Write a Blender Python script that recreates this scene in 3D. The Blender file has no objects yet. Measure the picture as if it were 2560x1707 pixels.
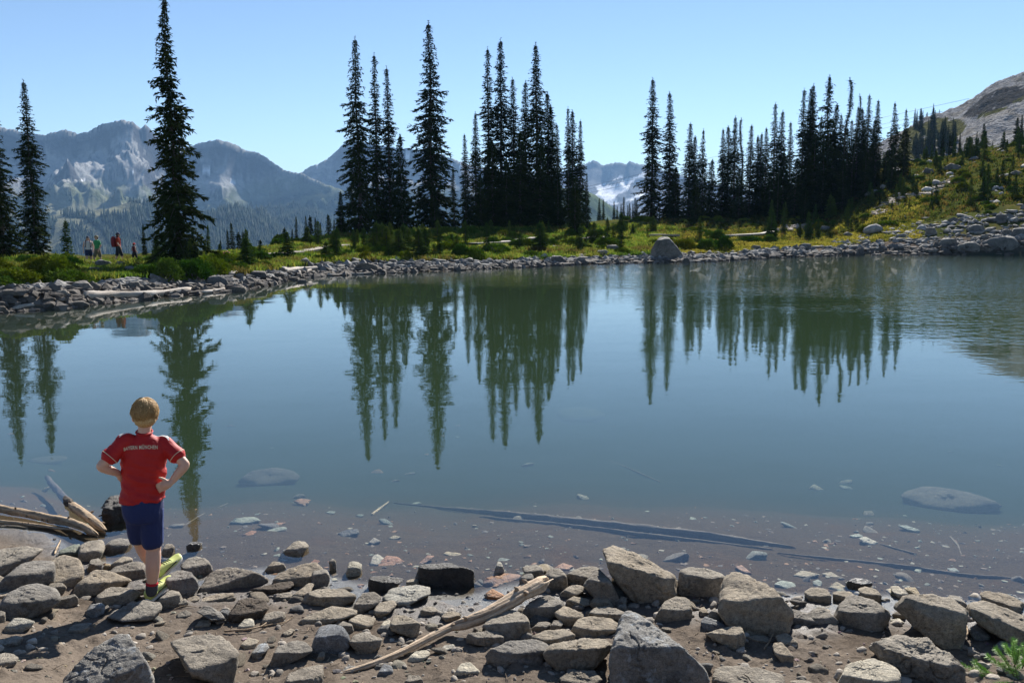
import bpy, bmesh, math, random
import numpy as np
from mathutils import Vector, Matrix
from mathutils.bvhtree import BVHTree

# ------------------------------------------------------------------ camera, sky, sun, exposure
SW, SH = 2560.0, 1707.0            # photograph size
FPX = 2242.0                       # focal length in photograph pixels
CAM_H = 2.85                       # eye height above the lake
PITCH = math.atan((853.5 - 565.0) / FPX)
ROLL = math.radians(0.6)
SUN_AZ = math.radians(18.0)        # right of the view direction
SUN_EL = math.radians(33.0)

scene = bpy.context.scene
C = np.array([0.0, 0.0, CAM_H])
_F = np.array([0, math.cos(PITCH), -math.sin(PITCH)])
_r0 = np.array([1.0, 0, 0]); _u0 = np.array([0, math.sin(PITCH), math.cos(PITCH)])
_R = math.cos(ROLL) * _r0 - math.sin(ROLL) * _u0
_U = math.sin(ROLL) * _r0 + math.cos(ROLL) * _u0
cam_data = bpy.data.cameras.new('camera')
cam_data.sensor_width = 36.0
cam_data.lens = 36.0 * FPX / SW
cam_data.clip_start = 0.05; cam_data.clip_end = 60000
cam = bpy.data.objects.new('camera', cam_data)
cam.matrix_world = Matrix(((_R[0], _U[0], -_F[0], C[0]), (_R[1], _U[1], -_F[1], C[1]), (_R[2], _U[2], -_F[2], C[2]), (0, 0, 0, 1)))
scene.collection.objects.link(cam)
scene.camera = cam

world = bpy.data.worlds.new('World'); scene.world = world; world.use_nodes = True
wn = world.node_tree; wn.nodes.clear()
sky = wn.nodes.new('ShaderNodeTexSky'); sky.sky_type = 'NISHITA'; sky.sun_disc = False
sky.sun_elevation = SUN_EL; sky.sun_rotation = SUN_AZ
sky.altitude = 2000; sky.air_density = 1.0; sky.dust_density = 0.0; sky.ozone_density = 2.2
bgn = wn.nodes.new('ShaderNodeBackground'); bgn.inputs['Strength'].default_value = 0.061
won = wn.nodes.new('ShaderNodeOutputWorld')
wn.links.new(sky.outputs[0], bgn.inputs['Color']); wn.links.new(bgn.outputs[0], won.inputs['Surface'])

sun_data = bpy.data.lights.new('sun', 'SUN'); sun_data.energy = 5.0; sun_data.angle = math.radians(0.53)
sun_data.color = (1.0, 0.955, 0.89)
sun = bpy.data.objects.new('sun', sun_data); scene.collection.objects.link(sun)
SUN_DIR = np.array([math.sin(SUN_AZ) * math.cos(SUN_EL), math.cos(SUN_AZ) * math.cos(SUN_EL), math.sin(SUN_EL)])
sun.rotation_euler = Vector(-SUN_DIR).to_track_quat('-Z', 'Y').to_euler()

scene.view_settings.view_transform = 'Standard'
scene.view_settings.look = 'None'
scene.view_settings.exposure = 1.18
scene.view_settings.gamma = 1.0
scene.cycles.use_denoising = True
scene.cycles.use_adaptive_sampling = False
scene.cycles.max_bounces = 6
scene.cycles.transparent_max_bounces = 16
scene.cycles.volume_bounces = 0
scene.cycles.caustics_reflective = False
scene.cycles.caustics_refractive = False

# ------------------------------------------------------------------ helpers
COL = scene.collection
random.seed(7)
RNG = np.random.default_rng(11)

def ray(px, py):
    px = np.asarray(px, float); py = np.asarray(py, float)
    a = (px - SW / 2) / FPX; b = (SH / 2 - py) / FPX
    d = a[..., None] * _R + b[..., None] * _U + _F
    return d
def at_z(px, py, z=0.0):
    d = ray(px, py); t = (z - CAM_H) / d[..., 2]
    return C + d * t[..., None]
def at_dist(px, py, D):
    d = ray(px, py); t = np.asarray(D) / np.hypot(d[..., 0], d[..., 1])
    return C + d * t[..., None]
def project(P):
    q = np.asarray(P, float) - C
    w = q @ _F
    return SW / 2 + FPX * (q @ _R) / w, SH / 2 - FPX * (q @ _U) / w
def az_of(px, py):
    d = ray(px, py); return np.arctan2(d[..., 0], d[..., 1])
def smooth(a, b, x):
    t = np.clip((x - a) / (b - a), 0, 1); return t * t * (3 - 2 * t)

_perm = np.random.default_rng(5).permutation(256).astype(np.int64)
_perm = np.concatenate([_perm, _perm, _perm])
_grad = np.random.default_rng(6).normal(size=(256, 3)); _grad /= np.linalg.norm(_grad, axis=1)[:, None]
def noise3(p):
    p = np.asarray(p, float); i = np.floor(p).astype(np.int64); f = p - i; i &= 255
    u = f * f * f * (f * (f * 6 - 15) + 10)
    res = 0
    for dx in (0, 1):
        wx = u[..., 0] if dx else 1 - u[..., 0]
        for dy in (0, 1):
            wy = u[..., 1] if dy else 1 - u[..., 1]
            for dz in (0, 1):
                wz = u[..., 2] if dz else 1 - u[..., 2]
                h = _perm[_perm[_perm[(i[..., 0] + dx) & 255] + ((i[..., 1] + dy) & 255)] + ((i[..., 2] + dz) & 255)]
                g = _grad[h]
                dot = g[..., 0] * (f[..., 0] - dx) + g[..., 1] * (f[..., 1] - dy) + g[..., 2] * (f[..., 2] - dz)
                res = res + wx * wy * wz * dot
    return res * 1.6
def fbm(p, oct=4, lac=2.07, gain=0.5):
    a, s, tot = 1.0, 0.0, 0.0
    p = np.asarray(p, float)
    for k in range(oct):
        s = s + a * noise3(p + 17.3 * k); tot += a; a *= gain; p = p * lac
    return s / tot
def ridged(p, oct=5, lac=2.1, gain=0.5):
    a, s, tot = 1.0, 0.0, 0.0
    p = np.asarray(p, float); prev = 1.0
    for k in range(oct):
        n = 1 - np.abs(noise3(p + 11.7 * k)); n = n * n
        s = s + a * n * prev; prev = np.clip(n, 0, 1); tot += a; a *= gain; p = p * lac
    return s / tot
def xyz(x, y, z=0.0):
    x = np.asarray(x, float); return np.stack([x, np.broadcast_to(y, x.shape), np.broadcast_to(z, x.shape)], -1)

def mesh_np(name, V, F, smooth_shade=True, colors=None, attrs=None):
    """mesh from numpy vertices and faces (one (n,3) or (n,4) array, or a list of arrays)"""
    me = bpy.data.meshes.new(name)
    V = np.ascontiguousarray(V, np.float32)
    Fs = F if isinstance(F, (list, tuple)) else [F]
    Fs = [np.asarray(f, np.int32) for f in Fs if len(f)]
    loops = np.concatenate([f.ravel() for f in Fs])
    sizes = np.concatenate([np.full(len(f), f.shape[1], np.int32) for f in Fs])
    starts = np.concatenate([[0], np.cumsum(sizes)[:-1]]).astype(np.int32)
    me.vertices.add(len(V)); me.vertices.foreach_set('co', V.ravel())
    me.loops.add(len(loops)); me.loops.foreach_set('vertex_index', loops)
    me.polygons.add(len(sizes)); me.polygons.foreach_set('loop_start', starts); me.polygons.foreach_set('loop_total', sizes)
    me.polygons.foreach_set('use_smooth', np.full(len(sizes), bool(smooth_shade)))
    if colors is not None:
        ca = me.color_attributes.new('tint', 'FLOAT_COLOR', 'POINT')
        c4 = np.ones((len(V), 4), np.float32); c4[:, :3] = colors
        ca.data.foreach_set('color', c4.ravel())
    for k, v in (attrs or {}).items():
        at = me.attributes.new(k, 'FLOAT', 'POINT'); at.data.foreach_set('value', np.ascontiguousarray(v, np.float32))
    me.update(calc_edges=True)
    me.validate()
    return me
def grid_faces(nu, nv, wrap_u=False):
    """vertex index = v*nu + u"""
    u = np.arange(nu if wrap_u else nu - 1); v = np.arange(nv - 1)
    U, W = np.meshgrid(u, v); U = U.ravel(); W = W.ravel(); U1 = (U + 1) % nu
    return np.stack([W * nu + U, W * nu + U1, (W + 1) * nu + U1, (W + 1) * nu + U], 1)
def link(name, me, mat=None, parent=None, loc=None):
    o = bpy.data.objects.new(name, me); COL.objects.link(o)
    if mat is not None and me is not None and len(me.materials) == 0: me.materials.append(mat)
    if parent is not None: o.parent = parent
    if loc is not None: o.location = loc
    return o
def tag(o, label=None, cat=None, group=None, kind=None):
    if label: o['label'] = label
    if cat: o['category'] = cat
    if group: o['group'] = group
    if kind: o['kind'] = kind
    return o
def empty(name, loc=(0, 0, 0), rz=0.0):
    o = bpy.data.objects.new(name, None); COL.objects.link(o); o.location = loc; o.rotation_euler = (0, 0, rz)
    o.empty_display_size = 0.2
    return o
def copy_tree(src, **kw):
    c = src.copy(); COL.objects.link(c)
    for ch in src.children:
        d = ch.copy(); COL.objects.link(d); d.parent = c
        for g in ch.children:
            e = g.copy(); COL.objects.link(e); e.parent = d
    return c

# ---- node materials
class NT:
    def __init__(self, name):
        self.m = bpy.data.materials.new(name); self.m.use_nodes = True
        self.t = self.m.node_tree; self.t.nodes.clear()
        self.out = self.t.nodes.new('ShaderNodeOutputMaterial')
    def n(self, kind, props=None, **ins):
        nd = self.t.nodes.new(kind)
        for k, v in (props or {}).items(): setattr(nd, k, v)
        for k, v in ins.items():
            key = k.replace('_', ' ')
            sock = nd.inputs[int(k[1:])] if (k[0] == 'i' and k[1:].isdigit()) else nd.inputs[key]
            if hasattr(v, 'is_linked') or isinstance(v, bpy.types.NodeSocket): self.t.links.new(v, sock)
            elif isinstance(v, (tuple, list)) and len(v) == 3 and sock.type == 'RGBA': sock.default_value = (*v, 1)
            else: sock.default_value = v
        return nd
    def noise(self, scale, detail=4, rough=0.55, vec=None, dist=0.0):
        kw = dict(Scale=scale, Detail=detail, Roughness=rough, Distortion=dist)
        if vec is not None: kw['Vector'] = vec
        return self.n('ShaderNodeTexNoise', None, **kw).outputs[0]
    def ramp(self, fac, stops, interp='LINEAR'):
        nd = self.n('ShaderNodeValToRGB', None, Fac=fac); cr = nd.color_ramp; cr.interpolation = interp
        while len(cr.elements) < len(stops): cr.elements.new(0.5)
        for e, (p, c) in zip(cr.elements, stops):
            e.position = p; e.color = (*c, 1) if len(c) == 3 else c
        return nd.outputs[0]
    def mix(self, fac, a, b, mode='MIX'):
        nd = self.n('ShaderNodeMix', dict(data_type='RGBA', blend_type=mode))
        for s, v in ((nd.inputs[0], fac), (nd.inputs[6], a), (nd.inputs[7], b)):
            if isinstance(v, bpy.types.NodeSocket): self.t.links.new(v, s)
            elif isinstance(v, (tuple, list)): s.default_value = (*v, 1)
            else: s.default_value = v
        return nd.outputs[2]
    def math(self, op, a, b=0.0, clamp=False):
        nd = self.n('ShaderNodeMath', dict(operation=op, use_clamp=clamp))
        for s, v in ((nd.inputs[0], a), (nd.inputs[1], b)):
            if isinstance(v, bpy.types.NodeSocket): self.t.links.new(v, s)
            else: s.default_value = v
        return nd.outputs[0]
    def bump(self, h, strength=0.5, dist=0.05, normal=None):
        kw = dict(Height=h, Strength=strength, Distance=dist)
        if normal is not None: kw['Normal'] = normal
        return self.n('ShaderNodeBump', None, **kw).outputs[0]
    def pbr(self, color, rough=0.8, normal=None, spec=0.3, **extra):
        kw = {'Base_Color': color, 'Roughness': rough}
        if normal is not None: kw['Normal'] = normal
        nd = self.n('ShaderNodeBsdfPrincipled', None, **kw)
        nd.inputs['Specular IOR Level'].default_value = spec
        for k, v in extra.items():
            s = nd.inputs[k.replace('_', ' ')]
            if isinstance(v, bpy.types.NodeSocket): self.t.links.new(v, s)
            else: s.default_value = v
        self.t.links.new(nd.outputs[0], self.out.inputs['Surface'])
        return self.m
    def attr(self, name, out=0):
        return self.n('ShaderNodeAttribute', dict(attribute_name=name)).outputs[out]
    def objcoord(self): return self.n('ShaderNodeTexCoord').outputs['Object']
    def worldpos(self): return self.n('ShaderNodeNewGeometry').outputs['Position']
    def objrand(self): return self.n('ShaderNodeObjectInfo').outputs['Random']

def plain(name, col, rough=0.7, spec=0.3, var=0.25, scale=20, bump=0.0, bscale=80):
    t = NT(name); oc = t.objcoord()
    nz = t.noise(scale, 4, 0.6, oc)
    c = t.mix(t.math('MULTIPLY', nz, 1.0), tuple(v * (1 - var) for v in col), tuple(min(1, v * (1 + var)) for v in col))
    nm = None
    if bump: nm = t.bump(t.noise(bscale, 3, 0.6, oc), bump, 0.01)
    return t.pbr(c, rough, nm, spec)

# ------------------------------------------------------------------ the ground: one sheet from under the camera past the far bank
near_px = np.array([(-900, 1240), (-300, 1290), (0, 1324), (93, 1336), (140, 1362), (217, 1419), (350, 1440), (497, 1462), (662, 1446), (808, 1462),
                    (886, 1490), (1057, 1500), (1150, 1528), (1232, 1508), (1403, 1478), (1585, 1508), (1776, 1494), (1991, 1523), (2077, 1523),
                    (2232, 1520), (2404, 1540), (2560, 1522), (2900, 1500), (3500, 1470)], float)
far_px = np.array([(-900, 830), (-300, 800), (0, 781), (149, 771), (247, 759), (360, 748), (476, 735), (613, 726), (650, 716), (684, 709), (775, 692),
                   (934, 684), (1107, 677), (1285, 669), (1490, 660), (1780, 654), (1946, 644), (2178, 637), (2560, 637), (3000, 640), (3500, 650)], float)
_pn = at_z(near_px[:, 0], near_px[:, 1]); _pf = at_z(far_px[:, 0], far_px[:, 1])
naz = np.arctan2(_pn[:, 0], _pn[:, 1]); nr = np.hypot(_pn[:, 0], _pn[:, 1])
faz = np.arctan2(_pf[:, 0], _pf[:, 1]); fr = np.hypot(_pf[:, 0], _pf[:, 1])
_ag = np.linspace(-1.4, 1.4, 1401)
def _soft(q, n):
    k = np.hanning(n + 2)[1:-1]; k /= k.sum(); return np.convolve(np.pad(q, n // 2, mode='edge'), k, 'valid')
_rn = _soft(np.interp(_ag, naz, nr), 21); _rf = _soft(np.interp(_ag, faz, fr), 21)
def r_near(az): return np.interp(az, _ag, _rn)
def r_far(az): return np.interp(az, _ag, _rf)
# bank profile per column: (distance from camera, height)
cols = {
 -900: [(38, .6), (48, 1.0), (60, 1.3), (80, 1.3), (110, -3), (200, -30), (600, -140)],
 0: [(37, .6), (46, 1.0), (58, 1.15), (78, 1.2), (105, -3), (200, -30), (600, -140)],
 300: [(41, .6), (50, .9), (62, .95), (80, .7), (110, -5), (200, -30), (600, -140)],
 600: [(48, .6), (58, .85), (78, 1.0), (95, -.5), (130, -9), (200, -30), (600, -140)],
 850: [(60, .6), (73, 1.25), (92, 2.1), (112, 1.3), (150, -7), (220, -30), (600, -140)],
 1100: [(64, .6), (78, 1.3), (98, 2.4), (120, 2.2), (160, -6), (230, -30), (600, -140)],
 1400: [(72, .6), (88, 1.5), (106, 2.8), (128, 2.8), (170, -4), (240, -28), (600, -140)],
 1550: [(74, .6), (90, 1.4), (112, 3.2), (132, 3.6), (180, -3), (250, -28), (600, -140)],
 1800: [(77, .6), (93, 1.2), (112, 2.3), (138, 4.2), (165, 4.6), (215, 1), (280, -12), (600, -60)],
 2050: [(85, .6), (99, 1.0), (113, 2.2), (138, 4.9), (168, 7), (215, 7.5), (280, 6), (600, 6)],
 2250: [(88, .8), (103, 3), (138, 9.2), (168, 12.8), (205, 14), (260, 13), (600, 16)],
 2560: [(84, 1.0), (100, 4), (138, 11), (168, 15.3), (205, 17), (260, 18), (600, 22)],
 3500: [(84, 1.0), (100, 4), (138, 12), (168, 18), (205, 22), (260, 25), (600, 30)],
}
SGRID = np.concatenate([np.linspace(0, 60, 121), np.linspace(62, 600, 135)])
caz, cprof = [], []
for px, pr in cols.items():
    a = float(az_of(px, 600.0)); s0 = float(r_far(a))
    s = [0.0] + [max(0.5, d - s0) for d, z in pr]; z = [0.0] + [z for d, z in pr]
    caz.append(a); cprof.append(np.interp(SGRID, s, z))
caz = np.array(caz); cprof = np.array(cprof)
for _ in range(3): cprof[:, 3:-1] = 0.25 * cprof[:, 2:-2] + 0.5 * cprof[:, 3:-1] + 0.25 * cprof[:, 4:]
def bank(az, s):
    j = np.clip(np.searchsorted(caz, az) - 1, 0, len(caz) - 2)
    w = np.clip((az - caz[j]) / (caz[j + 1] - caz[j]), 0, 1)
    w = w * w * (3 - 2 * w)
    k = np.clip(np.searchsorted(SGRID, s) - 1, 0, len(SGRID) - 2)
    q = np.clip((s - SGRID[k]) / (SGRID[k + 1] - SGRID[k]), 0, 1)
    g = lambda jj: cprof[jj, k] * (1 - q) + cprof[jj, k + 1] * q
    return g(j) * (1 - w) + g(j + 1) * w
def ground_h(x, y, detail=True):
    x = np.asarray(x, float); y = np.asarray(y, float)
    r = np.hypot(x, y); az = np.arctan2(x, y)
    rn = r_near(az); rf = r_far(az)
    sn = rn - r; sf = r - rf
    z_beach = 0.035 * sn + 0.011 * sn ** 2
    wob = fbm(xyz(x * .35, y * .35, 3.1), 3)
    off = -sn
    z_bed = -np.minimum.reduce([0.06 * off + 0.022 * off ** 2, 0.30 + 0.16 * (off - 1.6) + 0 * off + 99 * (off < 1.6), np.full_like(off, 3.2)])
    z_bed = np.maximum(z_bed, -(0.12 * np.maximum(-sf, 0) + 0.02))
    z_bed = z_bed + 0.06 * wob * smooth(0.3, 3, off)
    z_bank = bank(az, np.maximum(sf, 0))
    big = fbm(xyz(x * .09, y * .09, 9.0), 3)
    hum = fbm(xyz(x * .6, y * .6, 5.0), 3)
    z_bank = z_bank + (0.55 * big + 0.22 * hum) * smooth(3, 12, sf) + 0.10 * hum * smooth(0, 2, sf)
    z = np.where(sn > 0, z_beach, np.where(sf > 0, z_bank, z_bed))
    if detail:
        nearw = smooth(14, 8, r)
        p = xyz(x, y, 0.0)
        lump = fbm(p * 1.7 + 3.3, 4)
        clod = np.maximum(0, fbm(p * 9.0, 3) - 0.02)
        fine = fbm(p * 26.0, 2)
        dry = smooth(-0.5, 0.5, sn)
        z = z + nearw * (0.035 * lump + (0.02 + 0.05 * smooth(0.0, 0.3, fbm(p * .8 + 8, 2))) * clod * dry + 0.006 * fine)
    return z
def ground_pt(px, py):
    """where the ray through a photograph pixel meets the ground"""
    d = ray(float(px), float(py)); d = d / np.linalg.norm(d)
    t = np.concatenate([np.arange(2.5, 30, 0.02), np.arange(30, 400, 0.15)])
    P = C + d * t[:, None]
    hit = np.nonzero(P[:, 2] < ground_h(P[:, 0], P[:, 1], False))[0]
    return P[hit[0]] if len(hit) else P[-1]

azs = np.concatenate([np.linspace(-1.25, -0.62, 30, endpoint=False), np.linspace(-0.62, 0.62, 380), np.linspace(0.62, 1.25, 31)[1:]])
rs = np.concatenate([np.linspace(0.4, 4.2, 26, endpoint=False), np.linspace(4.2, 9.2, 220, endpoint=False), np.geomspace(9.2, 600, 210)])
A, Rr = np.meshgrid(azs, rs)
gx = (Rr * np.sin(A)).ravel(); gy = (Rr * np.cos(A)).ravel()
gz = ground_h(gx, gy)
az_f = A.ravel(); r_f = Rr.ravel()
sn_f = r_near(az_f) - r_f; sf_f = r_f - r_far(az_f)
P3 = xyz(gx, gy, 0.0)
n1 = fbm(P3 * 1.3, 4); n2 = fbm(P3 * 6.0 + 2.0, 4); n3 = fbm(P3 * .16 + 5, 4)
def lerp(a, b, t): return a + (np.asarray(b) - a) * np.asarray(t)[:, None]
gc = np.tile(np.array([0.155, 0.128, 0.104]), (len(gx), 1))
gc = lerp(gc, [0.098, 0.079, 0.063], smooth(0.0, 0.4, n1))
gc = lerp(gc, [0.21, 0.17, 0.13], smooth(0.15, 0.5, n2) * .6)
wet = smooth(0.75, 0.05, sn_f + 0.5 * n1) * (sf_f < 0)
gc = lerp(gc, [0.052, 0.042, 0.036], wet * 0.9)
bedm = smooth(0.0, -0.6, sn_f)
gc = lerp(gc, [0.070, 0.053, 0.036], bedm)
gc = lerp(gc, [0.085, 0.052, 0.028], bedm * smooth(0.05, 0.45, n1) * .6)
gc = lerp(gc, [0.035, 0.046, 0.036], smooth(-2.5, -7, sn_f))  # bed painted darker green farther out, standing in for light absorbed by deep water
bankm = smooth(-0.5, 0.3, sf_f)
gc = lerp(gc, [0.13, 0.105, 0.085], bankm)
vegm = smooth(3.2, 6.0, sf_f + 2.2 * n3)
veg = np.tile(np.array([0.060, 0.070, 0.020]), (len(gx), 1))
veg = lerp(veg, [0.105, 0.088, 0.03], smooth(0.0, .4, n1)); veg = lerp(veg, [0.035, 0.048, 0.016], smooth(0.0, .4, n3))
gc = lerp(gc, veg, vegm)
t = NT('ground_soil')
tc = t.attr('tint'); wp = t.worldpos()
c = t.mix(1.0, tc, t.ramp(t.noise(34, 6, 0.65, wp), [(0.25, (.62, .62, .62)), (0.75, (1.35, 1.33, 1.3))]), 'MULTIPLY')
c = t.mix(t.ramp(t.noise(150, 3, 0.7, wp), [(0.62, (0, 0, 0)), (0.7, (1, 1, 1))]), c, (0.26, 0.22, 0.17))
wetn = t.attr('wet', 2)
rg = t.math('SUBTRACT', 0.92, t.math('MULTIPLY', wetn, 0.52))
hh = t.math('ADD', t.noise(45, 6, 0.7, wp), t.math('MULTIPLY', t.noise(170, 4, .7, wp), .4))
M_GROUND = t.pbr(c, rg, t.bump(hh, 0.75, 0.02), 0.0, Specular_IOR_Level=t.math('MULTIPLY', wetn, .42))
ground = link('ground', mesh_np('ground', np.stack([gx, gy, gz], 1), grid_faces(len(azs), len(rs)), True, gc, {'wet': wet * (1 - smooth(-0.2, -0.4, sn_f))}), M_GROUND)
tag(ground, kind='structure')

# ------------------------------------------------------------------ lake water: a closed body of water over the bed
wa = np.linspace(-1.2, 1.2, 121)
ring_in = np.stack([(r_near(wa) - .35) * np.sin(wa), (r_near(wa) - .35) * np.cos(wa)], 1)
ring_out = np.stack([(r_far(wa) + 1.6) * np.sin(wa), (r_far(wa) + 1.6) * np.cos(wa)], 1)
nW = len(wa)
top = np.concatenate([np.c_[ring_in, np.zeros(nW)], np.c_[ring_out, np.zeros(nW)]])
bot = top - [0, 0, 4.2]
Vw = np.concatenate([top, bot])
i = np.arange(nW - 1)
Fw = np.concatenate([
    np.stack([i, i + 1, nW + i + 1, nW + i], 1),
    np.stack([2 * nW + i, 2 * nW + i + 1, 3 * nW + i + 1, 3 * nW + i], 1)[:, ::-1],
    np.stack([i, i + 1, 2 * nW + i + 1, 2 * nW + i], 1)[:, ::-1],
    np.stack([nW + i, nW + i + 1, 3 * nW + i + 1, 3 * nW + i], 1),
    [[0, 2 * nW, 3 * nW, nW]], [[nW - 1, 2 * nW - 1, 4 * nW - 1, 3 * nW - 1]]])
t = NT('lake_water')
wp = t.worldpos()
def scaled(s): return t.n('ShaderNodeVectorMath', dict(operation='MULTIPLY'), i0=wp, i1=s).outputs[0]
sep = t.n('ShaderNodeSeparateXYZ', None, Vector=wp)
# breeze: ruffled towards the far shore and along the right side, glassy in the lee
br = t.math('ADD', t.math('MULTIPLY', sep.outputs[1], 0.018), t.math('MULTIPLY', sep.outputs[0], 0.034))
br = t.math('ADD', br, t.math('MULTIPLY', t.math('SUBTRACT', t.noise(.09, 3, .5, scaled((1, 1.6, 1))), .5), 1.3))
brm = t.n('ShaderNodeMapRange', dict(interpolation_type='SMOOTHSTEP'), Value=br, i1=0.45, i2=1.55, i3=0.03, i4=1.0).outputs[0]
rip = t.math('ADD', t.math('MULTIPLY', t.noise(2.6, 2, .5, scaled((.75, 1.0, 1)), .4), 1.0), t.math('MULTIPLY', t.noise(7.5, 2, .5, scaled((.8, 1.0, 1)), .3), .28))
swell = t.noise(.55, 1, .5, scaled((.8, 1.2, 1)))
h = t.math('ADD', t.math('MULTIPLY', rip, t.math('MULTIPLY', brm, 0.030)), t.math('MULTIPLY', swell, 0.004))
nm = t.bump(h, 1.0, 1.0)
# the same reflectance from above and from below, as the light is not bent at the surface
iorv = t.math('ADD', 1.333, t.math('MULTIPLY', t.n('ShaderNodeNewGeometry').outputs['Backfacing'], 1 / 1.333 - 1.333))
fres = t.n('ShaderNodeFresnel', None, IOR=iorv, Normal=nm).outputs[0]
gl = t.n('ShaderNodeBsdfGlossy', None, Color=(1, 1, 1), Roughness=0.012, Normal=nm).outputs[0]
tr = t.n('ShaderNodeBsdfTransparent', None, Color=(.97, .985, .975)).outputs[0]
mx = t.n('ShaderNodeMixShader', None, i0=fres, i1=tr, i2=gl).outputs[0]
t.t.links.new(mx, t.out.inputs['Surface'])
ab = t.n('ShaderNodeVolumeAbsorption', None, Color=(.52, .62, .50), Density=0.24).outputs[0]
scv = t.n('ShaderNodeVolumeScatter', None, Color=(.55, .80, .52), Density=0.0115, Anisotropy=0.2).outputs[0]
t.t.links.new(t.n('ShaderNodeAddShader', None, i0=ab, i1=scv).outputs[0], t.out.inputs['Volume'])
M_WATER = t.m
water = link('lake_water', mesh_np('lake_water', Vw, Fw, False), M_WATER)
tag(water, kind='structure')
# ------------------------------------------------------------------ mountains
def pts(origin, s, L): return np.array([(origin[0] + s * a, origin[1] + s * b) for a, b in L], float)
def in_poly(px, py, poly):
    c = np.zeros(px.shape, bool); n = len(poly)
    for k in range(n):
        x1, y1 = poly[k]; x2, y2 = poly[(k + 1) % n]
        cond = ((y1 > py) != (y2 > py))
        with np.errstate(divide='ignore', invalid='ignore'):
            xi = (x2 - x1) * (py - y1) / (y2 - y1 + 1e-12) + x1
        c ^= cond & (px < xi)
    return c
def near_line(px, py, line, w):
    d = np.full(px.shape, 1e9)
    for (x1, y1), (x2, y2) in zip(line[:-1], line[1:]):
        tt = np.clip(((px - x1) * (x2 - x1) + (py - y1) * (y2 - y1)) / ((x2 - x1) ** 2 + (y2 - y1) ** 2), 0, 1)
        d = np.minimum(d, np.hypot(px - x1 - tt * (x2 - x1), py - y1 - tt * (y2 - y1)))
    return d < w
def range_grid(skyline, D0, D1, z0, nu, nv, amp, seed, power=1.3, sc=420.0, az_pad=0.0, jag=2.0, back=0.18, gully=1.0):
    sk = np.array(skyline, float)
    a = az_of(sk[:, 0], sk[:, 1]); d = ray(sk[:, 0], sk[:, 1]); te = d[:, 2] / np.hypot(d[:, 0], d[:, 1])
    u = np.linspace(a[0] - az_pad, a[-1] + az_pad, nu)
    tsky = np.interp(u, a, te)
    ed = smooth(0, .03, u - u[0]) * smooth(0, .03, u[-1] - u)
    jagv = jag / FPX * (1.6 * fbm(xyz(u * 160, seed, 0.3), 4) + 1.2 * fbm(xyz(u * 600, seed, 0.3), 3))
    v = np.linspace(0, 1 + back, nv)
    Ug, Vg = np.meshgrid(u, v)
    wob = 0.10 * (D1 - D0) * fbm(xyz(Ug * 9, seed + 1.0, 0.2), 3)
    r = D0 + (D1 - D0) * Vg + wob * np.clip(Vg, 0, 1)
    x = r * np.sin(Ug); y = r * np.cos(Ug)
    vv = np.clip(Vg, 0, 1)
    tsv = tsky[None, :] + 1.5 * jagv[None, :] * smooth(.965, 1.0, vv)      # crags along the crest only
    zr = CAM_H + tsv * (D1 + wob[-1][None, :])
    p = np.stack([x / sc, y / sc, np.full_like(x, seed)], -1)
    wv = np.stack([fbm(p * .9 + 3, 3), fbm(p * .9 + 9, 3), np.zeros_like(x)], -1)
    p2 = p + .5 * wv
    hgt = (zr - z0)
    env = vv ** power + .07 * np.sin(np.pi * vv) * fbm(xyz(Ug * 11, vv * 3, seed), 3)
    rg = 1 - ridged(p2 * .55, 6)                      # broad spurs and bowls
    gl = 1 - ridged(np.stack([Ug * D1 / (sc * .5), r / (sc * .9), np.full_like(x, seed + 4)], -1) + .8 * wv, 5)
    w = smooth(0, .25, vv) * (1 - vv ** 18)
    up = smooth(.30, .72, vv)
    carve = rg * (0.35 + .65 * up) + .5 * gully * gl * up + .18 * (1 - ridged(p2 * 3.1 + 5, 4)) * up
    z = z0 + hgt * env - amp * hgt * w * carve
    lim = CAM_H + tsv * r - (1 - vv) * hgt * .02
    z = np.where(Vg < 1, np.minimum(z, lim), z - (Vg - 1) * 1.0 * (D1 - D0))
    z = z * ed[None, :] + (1 - ed[None, :]) * np.minimum(z, z0 + (z - z0) * ed[None, :])
    return x, y, np.maximum(z, -198.0), Ug, Vg
def slope_of(x, y, z):
    dxu, dxv = np.gradient(x, axis=1), np.gradient(x, axis=0)
    dyu, dyv = np.gradient(y, axis=1), np.gradient(y, axis=0)
    dzu, dzv = np.gradient(z, axis=1), np.gradient(z, axis=0)
    n = np.stack([dyu * dzv - dzu * dyv, dzu * dxv - dxu * dzv, dxu * dyv - dyu * dxv], -1)
    n /= np.linalg.norm(n, axis=-1)[..., None] + 1e-9
    return np.abs(n[..., 2])
def mlerp(a, b, t): return a + (np.asarray(b) - a) * t[..., None]

t = NT('mountain_rock')
tc = t.attr('tint'); wp = t.worldpos()
c = t.mix(1.0, tc, t.ramp(t.noise(.02, 8, .7, wp), [(0.3, (.66, .66, .67)), (0.7, (1.3, 1.3, 1.28))]), 'MULTIPLY')
M_MOUNT = t.pbr(c, 0.95, t.bump(t.noise(.03, 8, .75, wp), 1.0, 16.0), 0.0)

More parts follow.
